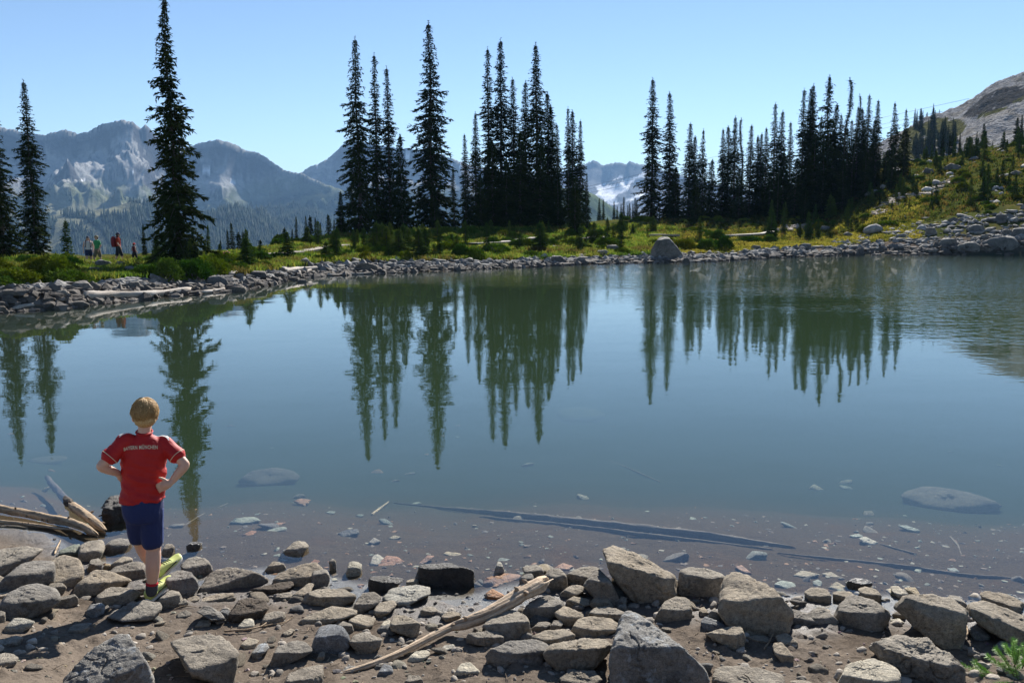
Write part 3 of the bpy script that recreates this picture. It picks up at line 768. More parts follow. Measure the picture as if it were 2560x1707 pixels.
ROWS = [('spire_d', 1162, 335, 104, 1.0), ('spire_a', 1187, 280, 105, 1.0), ('spire_b', 1219, 119, 108, .95), ('spire_a', 1250, 98, 108, .95), ('spire_d', 1283, 195, 109, 1.0),
                           ('spire_d', 1312, 203, 108, 1.05), ('spire_a', 1341, 109, 106, 1.08), ('slim', 1368, 231, 108, 1.2), ('slim', 1377, 265, 109, 1.2), ('spire_d', 1393, 309, 106, 1.0),
                           ('spire_b', 1420, 268, 106, .85), ('slim', 1431, 276, 107, 1.2), ('spire_d', 1450, 300, 108, .9), ('mid', 1300, 330, 104, 1.1), ('mid', 1350, 360, 103, 1.25), ('mid', 1230, 350, 104, 1.2), ('mid', 1265, 400, 103, 1.3), ('mid', 1200, 440, 102, 1.2), ('mid', 1395, 430, 102, 1.1)]
RK = rank(ROWS, lambda q: q[1])
for k, (kind, px, py, D, w) in enumerate(ROWS):
    tree_px(kind, px, py, D, ORD[RK[k]] + ' conifer of the dense central stand counted from the ragged solitary spire', GC, widen=w)
tree_px('broad', 1467, 432, 101, 'bushy rounded fir at the edge of the glacier gap', widen=.62)
tree_px('mid', 1437, 443, 92, 'sunlit green fir in front of the central stand', widen=1.15)
ROWS = [(1498, 495, 150), (1508, 499, 152), (1535, 503, 155), (1543, 515, 155), (1553, 508, 156), (1560, 492, 158), (1570, 512, 155), (1574, 508, 158), (1582, 508, 160), (1588, 494, 158), (1592, 500, 160)]
RK = rank(ROWS, lambda q: q[0])
for k, (px, py, D) in enumerate(ROWS):
    tree_px('slim' if k % 2 else 'spire_d', px, py, D, ORD[RK[k]] + ' little conifer below the glacier counted from the bushy rounded fir', 'conifers in the glacier gap', widen=1.0)
# right stands
tree_px('spire_a', 1632, 195, 128, 'tall full conifer standing first beyond the glacier gap', widen=1.12, rz=1.4)
tree_px('spire_d', 1676, 230, 128, 'second tall spire beyond the glacier gap', widen=1.1)
GD = 'right hand stand of conifers'
ROWS = [('spire_d', 1725, 307, 130, 1.15), ('slim', 1738, 340, 131, 1.2), ('broad', 1758, 323, 132, .62), ('spire_d', 1808, 322, 132, 1.0), ('slim', 1821, 316, 133, 1.2), ('spire_a', 1839, 291, 131, 1.0),
                           ('spire_d', 1878, 312, 133, 1.0), ('slim', 1895, 340, 134, 1.3), ('spire_d', 1904, 333, 133, 1.0), ('spire_d', 1916, 319, 132, 1.0), ('spire_b', 1939, 257, 132, .95), ('spire_d', 1956, 277, 133, 1.0), ('spire_b', 1977, 304, 132, .95),
                           ('spire_b', 2011, 222, 134, .95), ('spire_d', 2027, 219, 135, 1.0), ('spire_a', 2035, 211, 134, .95), ('slim', 2093, 260, 136, 1.3), ('spire_d', 2146, 266, 136, 1.0), ('slim', 2156, 271, 137, 1.2), ('spire_b', 2174, 236, 135, .95),
                           ('spire_d', 2195, 250, 134, 1.0), ('mid', 1780, 400, 128, 1.0), ('mid', 1850, 420, 127, 1.1), ('mid', 1990, 400, 128, 1.2), ('mid', 2060, 360, 130, 1.2), ('spire_d', 2120, 320, 133, 1.1), ('mid', 2110, 400, 128, 1.2), ('mid', 2165, 380, 130, 1.2), ('mid', 1925, 430, 126, 1.1), ('mid', 1690, 420, 124, 1.2), ('mid', 2085, 330, 135, 1.2), ('mid', 2215, 380, 133, 1.1), ('spire_a', 2105, 285, 137, .9), ('spire_d', 2186, 300, 136, 1.1), ('spire_a', 2160, 300, 138, .9), ('spire_d', 2130, 300, 138, 1.1), ('mid', 2040, 340, 131, 1.2), ('spire_d', 2055, 290, 138, 1.0), ('mid', 1960, 380, 131, 1.1)]
RK = rank(ROWS, lambda q: q[1])
for k, (kind, px, py, D, w) in enumerate(ROWS):
    tree_px(kind, px, py, D, ORD[RK[k]] + ' conifer of the long dense stand counted from the twin spires', GD, widen=w * 1.15)
tree_px('snag', 1859, 295, 131, 'thin half-bare conifer with a tufted crooked top', widen=1.1)
tree_px('clumpy', 2071, 188, 132, 'knobbly tall conifer with separate foliage clumps', widen=1.0, rz=3.2)
tree_px('snag', 2116, 196, 133, 'bare-topped thin conifer rising from the dense stand', widen=1.2)
tree_px('snag', 2136, 236, 134, 'leaning bare snag top above the dense stand', widen=.8, lean=.03)
tree_px('broad', 2238, 256, 138, 'wide pyramidal conifer ending the long dense stand', widen=.80)
tree_px('broad', 2266, 273, 140, 'broad conifer just behind the wide pyramidal one', widen=.75)
tree_px('mid', 2233, 357, 126, 'slim lower fir in front of the wide pyramidal conifer', widen=.9)
tree_px('slim', 1946, 428, 118, 'dead-needled slender fir in front of the long dense stand', widen=1.4)
tree_px('mid', 2014, 469, 116, 'small green fir in front of the long dense stand', widen=1.1)
tree_px('mid', 2200, 483, 116, 'little fir beside the rocky trail', widen=.9)
tree_px('mid', 1740, 440, 118, 'short fir in front of the twin spires', widen=1.0)
tree_px('young', 1750, 545, 88, 'young pointed fir behind the lakeside shrubs near the great boulder', widen=.9)
ROWS = [(2359, 321, 170), (2376, 335, 195), (2383, 332, 196), (2401, 331, 195), (2443, 329, 200), (2461, 309, 200), (2482, 352, 215), (2495, 356, 215), (2544, 294, 205), (2556, 286, 205), (2410, 395, 180), (2432, 385, 185), (2515, 370, 200), (2330, 390, 165), (2340, 372, 178)]
RK = rank(ROWS, lambda q: q[0])
for k, (px, py, D) in enumerate(ROWS):
    tree_px(['spire_d', 'slim', 'mid'][k % 3], px, py, D, ORD[RK[k]] + ' conifer on the boulder slope counted from the wide pyramidal conifer', 'conifers on the boulder slope', widen=1.1)
hxg, hyg, hzg = HILL[0], HILL[1], HILL[2]
PXh, PYh = project(np.stack([hxg, hyg, hzg], -1))
rh = np.random.default_rng(77)
cand = np.argwhere((PXh > 2270) & (PXh < 2560) & in_poly(PXh, PYh, pts(z6o, z6s, [(430, 800), (620, 700), (800, 720), (760, 900), (1000, 1000), (1050, 1160), (400, 1250)])))
cand = cand[rh.permutation(len(cand))[:48]]
for k, (iv, iu) in enumerate(cand):
    place_tree(['slim', 'spire_d', 'mid'][k % 3], hxg[iv, iu], hyg[iv, iu], rh.uniform(6, 13), 'tiny conifer climbing the far rocky hillside', 'conifers on the rocky hillside', widen=1.2, base=hzg[iv, iu])

# ------------------------------------------------------------------ rocks
_ico = {}
def ico(level):
    if level not in _ico:
        bm = bmesh.new(); bmesh.ops.create_icosphere(bm, subdivisions=level, radius=1.0)
        _ico[level] = (np.array([v.co[:] for v in bm.verts]), np.array([[v.index for v in f.verts] for f in bm.faces])); bm.free()
    return _ico[level]
def polytope(dirs, N, D, p):
    q = np.maximum(dirs @ N.T, 0) / D[None, :]
    return (q ** p).sum(1) ** (-1.0 / p)
def rock_surface(N, D, level, p, seed, rough=1.0, strata=0.0, size=None):
    dirs, F = ico(level)
    N = np.asarray(N, float); N = N / np.linalg.norm(N, axis=1)[:, None]; D = np.asarray(D, float)
    r = polytope(dirs, N, D, p)
    V = dirs * r[:, None]
    if size is None: size = np.median(r)
    q = V / size
    s = seed * 3.17
    d = .07 * fbm(q * .9 + s, 3) + .05 * np.round(3 * fbm(q * 1.9 + s, 2)) / 3 + .04 * fbm(q * 3.1 + s, 4) + .02 * fbm(q * 9 + s, 3)
    cr = np.abs(noise3(q * 1.6 + s + 40)); d = d - .06 * np.clip(1 - cr / .05, 0, 1) * smooth(-.2, .2, noise3(q * 1.1 + s))
    cr = np.abs(noise3(q * 3.4 + s + 70)); d = d - .03 * np.clip(1 - cr / .06, 0, 1) * smooth(-.1, .3, noise3(q * 1.4 + s + 9))
    if strata:
        ax = np.array([.15, .2, 1.0]); hgt = q @ ax + .12 * noise3(q * 1.5 + s)
        d = d + strata * .03 * np.sign(np.sin(hgt * 13 + s)) * np.abs(np.sin(hgt * 13 + s)) ** .4
    V = V + dirs * (1.3 * d * size * rough)[:, None]
    return V, F
# ---- materials
def rock_mat(name, dark, mid, light, lichen=0.0, rough=.9, spec=.25, dust=True, scale=1.0):
    t = NT(name); oc = t.objcoord(); rnd = t.objrand()
    off = t.n('ShaderNodeVectorMath', dict(operation='ADD'), i0=oc, i1=t.n('ShaderNodeCombineXYZ', None, X=t.math('MULTIPLY', rnd, 37.0), Y=t.math('MULTIPLY', rnd, 91.0)).outputs[0]).outputs[0]
    na = t.noise(4.5 * scale, 8, .66, off, .3); nb = t.noise(38 * scale, 5, .7, off); nc = t.noise(150 * scale, 3, .7, off)
    c = t.ramp(na, [(.30, dark), (.5, mid), (.72, light)])
    c = t.mix(1.0, c, t.ramp(nb, [(.28, (.48, .48, .49)), (.5, (1, 1, 1)), (.74, (1.36, 1.34, 1.30))]), 'MULTIPLY')
    c = t.mix(1.0, c, t.ramp(nc, [(.35, (.70, .70, .70)), (.65, (1.18, 1.18, 1.17))]), 'MULTIPLY')
    c = t.mix(1.0, c, t.ramp(rnd, [(0, (.80, .82, .86)), (.35, (1.0, .97, .92)), (.7, (1.06, 1.0, .92)), (1, (1.22, 1.19, 1.12))]), 'MULTIPLY')
    if lichen:
        lm = t.ramp(t.noise(11 * scale, 6, .7, off, .6), [(.55, (0, 0, 0)), (.64, (lichen, lichen, lichen))])
        c = t.mix(lm, c, (.42, .45, .47))
        lm2 = t.ramp(t.noise(16 * scale, 6, .7, off, .9), [(.66, (0, 0, 0)), (.70, (lichen * .6,) * 3)])
        c = t.mix(lm2, c, (.40, .40, .26))
    if dust:   # pale dried silt settled on upward faces
        nz_ = t.n('ShaderNodeSeparateXYZ', None, Vector=t.n('ShaderNodeNewGeometry').outputs['Normal']).outputs[2]
        du = t.math('MULTIPLY', t.math('SUBTRACT', nz_, .35, True), t.math('MULTIPLY', t.ramp(t.noise(7, 4, .6, off), [(.35, (0, 0, 0)), (.7, (1, 1, 1))]), .55))
        c = t.mix(du, c, (.33, .29, .235))
    h = t.math('ADD', t.math('MULTIPLY', nb, .7), t.math('ADD', t.math('MULTIPLY', nc, .35), t.math('MULTIPLY', t.noise(14 * scale, 6, .7, off, .5), 1.2)))
    return t.pbr(c, rough, t.bump(h, 1.0, .030), spec)
M_ROCK = {
 'grey': rock_mat('rock_grey', (.14, .128, .11), (.25, .228, .197), (.36, .33, .285)),
 'tan': rock_mat('rock_tan', (.19, .165, .13), (.31, .27, .215), (.41, .365, .295)),
 'blue': rock_mat('rock_blue_grey', (.14, .14, .14), (.25, .25, .245), (.38, .375, .36), lichen=.7, dust=False),
 'pale': rock_mat('rock_pale', (.30, .28, .23), (.46, .43, .36), (.58, .55, .47), dust=False),
 'dark': rock_mat('rock_dark', (.022, .020, .019), (.042, .038, .034), (.075, .068, .060), rough=.6, spec=.4, dust=False),
 'wet': rock_mat('rock_wet', (.035, .030, .025), (.075, .062, .048), (.12, .10, .08), rough=.28, spec=.55, dust=False),
 'orange': rock_mat('rock_orange', (.17, .075, .03), (.30, .13, .05), (.38, .20, .09), rough=.6, dust=False),
 'sand': rock_mat('rock_sandy', (.20, .16, .09), (.33, .26, .15), (.42, .34, .2), rough=.6, dust=False),
 'green': rock_mat('rock_green_grey', (.11, .13, .10), (.20, .225, .18), (.29, .31, .25), rough=.6, dust=False),
 'mud': rock_mat('rock_mud_caked', (.065, .052, .042), (.10, .082, .066), (.145, .12, .098), dust=False),
 'far': rock_mat('rock_far_shore', (.085, .085, .084), (.155, .152, .147), (.25, .242, .23), scale=.35, dust=False),
 'farlow': rock_mat('rock_far_waterline', (.065, .059, .053), (.125, .113, .101), (.19, .173, .155), scale=.35, dust=False),
}
def outline_rock(poly, seed, m=.5, p=14, mat='grey', rough=1.0, strata=0.0, level=None, name='shore_rock', emb=.14, base_py=None, dmax=1.5, tilt=0.0, sunk=False):
    """a solid rock whose silhouette from the shore path follows an outline, with its own depth, standing on the ground"""
    rng = np.random.default_rng(seed)
    poly = np.array(poly, float)
    py0 = poly[:, 1].max(); px0 = .5 * (poly[:, 0].min() + poly[:, 0].max())
    G = ground_pt(px0, py0 if base_py is None else base_py)
    drop = 0.0
    if G[2] < 0 and not sunk:            # stands in the water: outline ends at the surface, the rock goes on down to the bed
        drop = -G[2]; G = at_z(np.float64(px0), np.float64(py0 if base_py is None else base_py), 0.0); drop = max(0.05, -float(ground_h(G[:1], G[1:2], False)[0])) + .05
    dist = float((G - C) @ _F); mpp = dist / FPX
    fwd = np.array([G[0], G[1], 0]); fwd /= np.linalg.norm(fwd); rgt = np.array([fwd[1], -fwd[0], 0])
    delta = math.atan2(CAM_H - G[2], math.hypot(G[0], G[1])); sd, cd = math.sin(delta), math.cos(delta)
    X = (poly[:, 0] - px0) * mpp; Vv = (py0 - poly[:, 1]) * mpp
    w = X.max() - X.min(); Vt = Vv.max()
    d = min((1 - m) * Vt / max(sd, .05), dmax * w); d = max(d, .35 * w)
    if sd < .12: d = .75 * w
    if d * sd > .85 * Vt: d = .85 * Vt / sd
    H = max((Vt - d * sd) / cd, .12 * Vt)
    Vv2 = np.where(Vv < .35 * Vt, Vv - (emb * Vt + drop) * (1 - Vv / (.35 * Vt)), Vv)
    # counter-clockwise order
    area = np.sum(X * np.roll(Vv2, -1) - np.roll(X, -1) * Vv2)
    if area < 0: X = X[::-1]; Vv2 = Vv2[::-1]
    cx = .5 * (X.max() + X.min()) * .5 + X.mean() * .5; cv = Vv2.mean()
    cy = d / 2; cz = (cv - cy * sd) / cd
    N, D = [], []
    n = len(X)
    for k in range(n):
        x1, v1, x2, v2 = X[k], Vv2[k], X[(k + 1) % n], Vv2[(k + 1) % n]
        ex, ev = x2 - x1, v2 - v1; L = math.hypot(ex, ev)
        if L < 1e-6: continue
        a, b = ev / L, -ex / L
        e = a * (x1 - cx) + b * (v1 - cv)
        if e < .05 * w: e = .05 * w
        N.append((a, b * sd, b * cd)); D.append(e)
    top = max(H - cz, .06 * Vt)
    N.append((rng.normal(tilt, .10), rng.normal(-.10, .08), 1)); D.append(top)
    N.append((rng.normal(0, .22), -1, .02 + rng.normal(0, .12))); D.append(d * .50)
    N.append((rng.normal(.5, .15), -1, .05)); D.append(d * .5 + .10 * w)
    N.append((rng.normal(-.5, .15), -1, .05)); D.append(d * .5 + .12 * w)
    N.append((rng.normal(0, .2), 1, .2)); D.append(d * .52)
    N.append((0, 0, -1)); D.append(cz + emb * Vt + .25 * H + drop)
    for k in range(7):
        v = rng.normal(size=3); v[2] = abs(v[2]) * .8; v[1] -= .4; v /= np.linalg.norm(v)
        N.append(tuple(v)); D.append((abs(v[0]) * w * .5 + abs(v[1]) * d * .5 + abs(v[2]) * top) * rng.uniform(.74, .97))
    if level is None:
        wpx = poly[:, 0].max() - poly[:, 0].min()
        level = 6 if wpx > 185 else (5 if wpx > 75 else 4)
    if sunk: level = min(level, 4)
    Vr, F = rock_surface(N, D, level, 2.2 * p + (16 if p > 9 else 0), seed, rough, strata, size=.5 * (w + H) * .6)
    Vr = Vr * 1.04 + np.array([0, 0, cz])                        # origin at the rock's footing
    M = np.stack([rgt, fwd, [0, 0, 1.0]], 1)
    Vr = Vr @ M.T
    loc = G + rgt * cx + fwd * cy
    zg = G[2]
    o = link(name, mesh_np(name, Vr, F, True), M_ROCK[mat], loc=(loc[0], loc[1], zg))
    return o

REG = {1: ((0, 1220), .3105), 2: ((560, 1220), .3105), 3: ((1150, 1320), .2721), 4: ((1750, 1320), .3444)}
# (region, outline in that enlargement, front share, roundness, material, label, options)
MUD = ('weathered grey stone resting on the muddy shore among others', 'stones on the muddy shore')
WET = ('small stone poking out of the shallow water', 'stones poking out of the shallows')
SUB = ('flat stone lying under the clear shallow water', 'stones under the shallow water')
NEAR = [
 (1, [(0, 475), (130, 468), (260, 500), (390, 560), (380, 610), (150, 650), (60, 695), (-120, 690), (-140, 560)], .5, 8, 'grey', 'broad rounded grey boulder nearest the driftwood poles on the beach'),
 (1, [(360, 700), (390, 600), (440, 555), (540, 540), (640, 590), (672, 690), (640, 770), (560, 815), (440, 800)], .42, 8, 'tan', 'pale smooth half of the cracked double boulder behind the boy'),
 (1, [(25, 780), (50, 710), (200, 595), (330, 565), (430, 580), (440, 700), (420, 790), (300, 805), (90, 838), (40, 820)], .5, 8, 'grey', 'rough dark half of the cracked double boulder behind the boy'),
 (1, [(18, 950), (60, 860), (130, 800), (260, 768), (380, 800), (470, 880), (462, 960), (330, 1005), (150, 1030), (40, 1040)], .55, 7, 'grey', 'big rounded grey boulder sitting on the mud below the cracked double boulder'),
 (1, [(378, 800), (420, 760), (500, 770), (530, 815), (500, 850), (440, 852)], .6, 10, 'grey', MUD),
 (1, [(465, 910), (510, 862), (600, 865), (627, 905), (620, 942), (470, 950)], .7, 10, 'grey', 'small stone in deep shade beside the big rounded mud boulder'),
 (1, [(598, 840), (640, 755), (780, 650), (910, 690), (1050, 780), (1040, 805), (820, 835), (640, 870)], .5, 9, 'tan', 'humped brown boulder between the boy and the cracked double boulder'),
 (1, [(880, 665), (950, 622), (1130, 600), (1172, 640), (1172, 735), (1050, 740), (950, 712)], .6, 9, 'grey', 'dark grey boulder directly behind the boy calf'),
 (1, [(708, 650), (740, 575), (800, 568), (826, 610), (815, 660), (760, 682)], .6, 12, 'grey', 'upright dark cobble at the waterline'),
 (1, [(833, 628), (865, 600), (896, 625), (890, 648), (840, 650)], .5, 8, 'sand', 'little yellowish cobble at the waterline'),
 (1, [(898, 605), (990, 553), (1050, 563), (1064, 600), (980, 627), (905, 632)], .5, 10, 'tan', 'low tan rock with a dark end behind the boy'),
 (1, [(638, 550), (655, 455), (720, 427), (835, 433), (843, 500), (765, 562), (690, 584), (645, 578)], .55, 14, 'tan', 'squarish tan block standing in the shallow water by the boy'),
 (1, [(470, 545), (500, 490), (600, 458), (641, 466), (628, 562), (560, 550)], .5, 12, 'green', 'pale flat-topped rock beside the squarish tan block'),
 (1, [(843, 460), (900, 415), (1000, 400), (1080, 418), (1045, 462), (960, 497), (850, 488)], .45, 9, 'grey', 'low humped rock in the water behind the boy shorts'),
 (1, [(1297, 505), (1340, 448), (1385, 455), (1405, 488), (1340, 527), (1305, 522)], .5, 12, 'tan', 'small pointed stone in the water beside the boy knee'),
 (1, [(1503, 455), (1560, 428), (1627, 445), (1590, 472), (1512, 484)], .6, 10, 'wet', 'black wet stone under the tall tree reflection'),
 (1, [(1465, 610), (1530, 550), (1610, 556), (1680, 600), (1707, 655), (1640, 695), (1550, 665), (1470, 645)], .45, 9, 'tan', 'tan boulder touching the boy forward shoe tip'),
 (1, [(1355, 720), (1400, 670), (1450, 650), (1540, 690), (1592, 770), (1602, 832), (1530, 862), (1480, 893), (1385, 830)], .6, 9, 'grey', 'rounded grey boulder under the boy forward shoe'),
 (1, [(1255, 955), (1300, 880), (1370, 828), (1440, 850), (1467, 900), (1425, 978), (1270, 975)], .65, 11, 'grey', 'shaded rock propping the boy rear shoe toe'),
 (1, [(805, 840), (900, 778), (1060, 830), (1135, 872), (1080, 912), (900, 953), (790, 915)], .5, 11, 'tan', 'flat-topped tan rock just behind the stepping slab'),
 (1, [(1040, 835), (1120, 773), (1182, 800), (1182, 855), (1100, 862)], .5, 11, 'grey', 'grey wedge stone behind the boy rear ankle'),
 (1, [(858, 1025), (930, 968), (1150, 918), (1282, 958), (1292, 1010), (1180, 1097), (1080, 1083), (1000, 1055), (870, 1045)], .35, 14, 'tan', 'flat stepping slab under the boy rear shoe', dict(dmax=2.5)),
 (1, [(698, 995), (740, 932), (800, 920), (844, 958), (832, 1012), (760, 1034), (705, 1008)], .6, 12, 'blue', 'mottled white and grey stone at the boy shadow edge'),
 (1, [(835, 960), (870, 942), (888, 975), (850, 1000)], .6, 8, 'grey', MUD),
 (1, [(48, 1115), (130, 1038), (200, 1058), (270, 1098), (240, 1132), (130, 1163), (60, 1145)], .55, 13, 'pale', 'cream coloured angular stone alone on the mud beyond the boy shadow'),
 (1, [(480, 1640), (560, 1480), (660, 1390), (850, 1260), (990, 1213), (1080, 1258), (1140, 1400), (1180, 1480), (1215, 1568), (1210, 1700), (480, 1700)], .45, 10, 'blue', 'large bluish grey boulder with lichen on the mud below the boy', dict(dmax=1.1)),
 (1, [(1333, 1310), (1420, 1200), (1500, 1158), (1600, 1178), (1740, 1163), (1830, 1240), (1922, 1380), (1905, 1500), (1880, 1568), (1850, 1630), (1640, 1600), (1560, 1490), (1380, 1410)], .4, 12, 'grey', 'large grooved tan-grey boulder with a split top beside the lichen boulder', dict(strata=.5)),
 (1, [(1618, 800), (1660, 720), (1740, 633), (1900, 648), (2040, 690), (2150, 765), (2130, 812), (1800, 812), (1640, 812)], .5, 9, 'grey', 'long rough brown boulder at the water edge beside the boy'),
 (1, [(1555, 1020), (1650, 948), (1720, 958), (1860, 1110), (1868, 1142), (1740, 1070), (1600, 1062)], .4, 18, 'grey', 'slanting flaky slab with a sharp point', dict(strata=1.5)),
 (1, [(1912, 1122), (1940, 1085), (1980, 1053), (2040, 1060), (2060, 1108), (2005, 1152), (1930, 1148)], .5, 8, 'pale', 'egg-like white stone on the brown mud'),
 (1, [(-60, 850), (0, 838), (87, 850), (60, 892), (-60, 905)], .5, 9, 'tan', MUD),
 (1, [(-60, 990), (0, 985), (42, 1010), (37, 1080), (-40, 1098)], .6, 8, 'grey', MUD),
 (1, [(-60, 700), (0, 698), (42, 740), (40, 812), (-60, 812)], .6, 8, 'tan', MUD),
 (1, [(-40, 1228), (60, 1195), (130, 1200), (180, 1228), (150, 1272), (-40, 1278)], .4, 9, 'grey', MUD),
 (1, [(-40, 1330), (50, 1325), (100, 1345), (142, 1390), (110, 1432), (-40, 1445)], .4, 9, 'grey', MUD),
 (1, [(540, 1150), (600, 1090), (690, 1098), (722, 1140), (680, 1182), (580, 1184)], .45, 9, 'grey', 'stone lying inside the boy cast shadow'),
 (1, [(1430, 1005), (1500, 983), (1547, 1020), (1510, 1048), (1435, 1052)], .4, 12, 'tan', MUD),
 (1, [(1573, 1105), (1620, 1063), (1702, 1070), (1692, 1112), (1610, 1128)], .45, 11, 'tan', MUD),
 (1, [(1425, 970), (1450, 900), (1492, 893), (1522, 930), (1480, 965)], .6, 12, 'grey', MUD),
 (1, [(1508, 885), (1580, 868), (1607, 900), (1560, 932), (1515, 918)], .5, 10, 'tan', MUD),
 (1, [(1610, 890), (1700, 850), (1880, 862), (1870, 900), (1700, 920), (1620, 915)], .3, 14, 'tan', MUD),
 (1, [(1240, 1090), (1290, 1068), (1335, 1080), (1310, 1105)], .4, 12, 'tan', MUD),
 (2, [(398, 735), (430, 690), (520, 650), (640, 620), (740, 613), (795, 660), (805, 720), (700, 755), (600, 792), (430, 785)], .5, 10, 'tan', 'long layered tan boulder lying at the waterline'),
 (2, [(698, 765), (722, 665), (800, 653), (853, 680), (853, 740), (780, 792), (715, 790)], .65, 16, 'grey', 'brown cube-shaped block leaning on the long tan boulder'),
 (2, [(308, 645), (400, 588), (480, 618), (502, 642), (430, 662), (330, 658)], .5, 10, 'tan', 'low rounded stone with a wet rim in the shallows'),
 (2, [(465, 495), (580, 428), (650, 428), (698, 460), (640, 498), (560, 522), (480, 513)], .4, 12, 'tan', 'flat triangular stone out in the shallow water'),
 (2, [(847, 590), (875, 563), (902, 590), (907, 642), (870, 648)], .7, 8, 'grey', WET),
 (2, [(983, 660), (1010, 600), (1060, 583), (1112, 620), (1080, 683), (1000, 688)], .5, 14, 'pale', 'pale wet angular stone in the shallows'),
 (2, [(1173, 615), (1200, 545), (1240, 528), (1312, 585), (1200, 633)], .3, 14, 'pale', 'pale triangular slab tip above an orange sunken slab'),
 (2, [(1160, 750), (1190, 708), (1420, 713), (1468, 760), (1350, 802), (1220, 833), (1180, 805)], .6, 12, 'dark', 'low flat black rock at the water edge'),
 (2, [(1542, 710), (1570, 640), (1650, 578), (1700, 578), (1790, 606), (1950, 598), (2008, 640), (2013, 750), (1960, 783), (1800, 778), (1600, 768), (1550, 738)], .62, 9, 'dark', 'big black saddle-topped boulder in the shallow water'),
 (2, [(1467, 750), (1500, 718), (1572, 745), (1560, 783), (1490, 783)], .5, 10, 'tan', 'little tan stone wedged between the two black rocks'),
 (2, [(1282, 870), (1340, 808), (1560, 778), (1742, 830), (1650, 870), (1622, 935), (1500, 953), (1390, 935), (1290, 895)], .3, 15, 'pale', 'broad flat cream slab beside the black boulder', dict(dmax=2.5, strata=.8)),
 (2, [(645, 895), (670, 830), (760, 808), (960, 823), (1055, 880), (1043, 918), (950, 943), (800, 928), (660, 913)], .5, 11, 'tan', 'long tan boulder with a shaded undercut front'),
 (2, [(552, 855), (690, 768), (775, 800), (690, 850), (645, 905), (560, 905)], .35, 12, 'tan', MUD),
 (2, [(995, 990), (1080, 900), (1110, 848), (1200, 843), (1273, 890), (1230, 953), (1110, 988), (1020, 1005)], .5, 12, 'tan', 'wedge-shaped tan boulder with one shaded side near the black flat rock'),
 (2, [(1208, 990), (1240, 928), (1382, 903), (1392, 948), (1330, 1005), (1250, 1038)], .35, 13, 'tan', MUD),
 (2, [(600, 1065), (640, 1035), (760, 988), (870, 958), (1070, 1008), (1060, 1045), (850, 1080), (700, 1098), (620, 1085)], .4, 12, 'tan', 'broad flat tan rock bedded in the mud in mid beach'),
 (2, [(985, 1065), (1100, 1018), (1223, 1058), (1190, 1115), (1060, 1133)], .35, 11, 'tan', MUD),
 (2, [(298, 1080), (340, 1008), (430, 993), (493, 1010), (492, 1062), (430, 1095), (330, 1098)], .5, 9, 'grey', MUD),
 (2, [(688, 1300), (735, 1200), (770, 1118), (860, 1098), (960, 1128), (1018, 1220), (1003, 1292), (900, 1338), (760, 1333)], .6, 7, 'blue', 'large smooth rounded grey boulder in mid beach', dict(rough=.6)),
 (2, [(905, 1115), (960, 1073), (1030, 1103), (1044, 1150), (1000, 1178)], .6, 10, 'grey', MUD),
 (2, [(1012, 1240), (1060, 1178), (1130, 1163), (1273, 1230), (1252, 1282), (1170, 1328), (1080, 1305)], .55, 12, 'grey', 'angular brown rock beside the smooth rounded boulder'),
 (2, [(1335, 1110), (1370, 1028), (1460, 1028), (1583, 1100), (1572, 1152), (1530, 1188), (1350, 1138)], .55, 13, 'tan', 'angular tan rock between the smooth boulder and the driftwood log'),
 (2, [(1257, 1115), (1290, 1073), (1347, 1063), (1330, 1113), (1270, 1143)], .4, 11, 'pale', MUD),
 (2, [(1568, 995), (1620, 953), (1690, 953), (1723, 990), (1660, 1028), (1590, 1028)], .5, 9, 'tan', 'neat oval stone on dark wet mud'),
 (2, [(1745, 1035), (1810, 993), (1880, 1003), (1908, 1040), (1860, 1073), (1790, 1065)], .45, 11, 'tan', MUD),
 (2, [(375, 1400), (440, 1268), (560, 1248), (640, 1238), (693, 1290), (703, 1342), (610, 1375), (480, 1405), (390, 1420)], .5, 13, 'grey', 'squared grey block with a notched top on the mud'),
 (2, [(228, 1320), (290, 1253), (352, 1258), (363, 1300), (270, 1363), (235, 1350)], .4, 15, 'blue', MUD),
 (2, [(138, 1255), (200, 1203), (283, 1238), (230, 1293), (170, 1285)], .4, 11, 'tan', MUD),
 (2, [(485, 1640), (500, 1540), (540, 1480), (700, 1448), (802, 1433), (803, 1500), (775, 1640)], .4, 12, 'grey', 'half-buried flat grey rock below the notched grey block', dict(dmax=1.2)),
 (2, [(1478, 1375), (1540, 1318), (1640, 1308), (1662, 1340), (1580, 1403), (1490, 1403)], .4, 8, 'pale', 'oblong whitish stone under the thin end of the driftwood log'),
 (2, [(1728, 1302), (1780, 1263), (1873, 1258), (1850, 1292), (1740, 1317)], .3, 11, 'pale', MUD),
 (2, [(1842, 1505), (1910, 1418), (1980, 1408), (2062, 1480), (2030, 1514), (1900, 1524)], .45, 14, 'pale', 'cream triangular stone on the central mud'),
 (2, [(1237, 1495), (1290, 1418), (1352, 1438), (1363, 1490), (1320, 1533)], .45, 13, 'blue', MUD),
 (2, [(1428, 1590), (1490, 1508), (1580, 1518), (1625, 1590)], .5, 10, 'grey', MUD),
 (2, [(728, 1395), (780, 1318), (817, 1330), (812, 1372), (770, 1400)], .5, 12, 'tan', MUD),
 (2, [(468, 1165), (540, 1133), (578, 1150), (500, 1193)], .3, 11, 'tan', MUD),
 (2, [(48, 1010), (120, 910), (200, 878), (330, 928), (353, 990), (240, 1083), (80, 1045)], .45, 8, 'mud', 'crumbly mud-caked lump near the flaky slab', dict(rough=1.6)),
 (2, [(220, 795), (380, 778), (550, 763), (572, 800), (420, 855), (300, 835)], .5, 9, 'mud', 'mud-caked low rock behind the crumbly lump', dict(rough=1.5)),
 (2, [(400, 890), (440, 850), (545, 840), (550, 900), (420, 910)], .5, 11, 'grey', MUD),
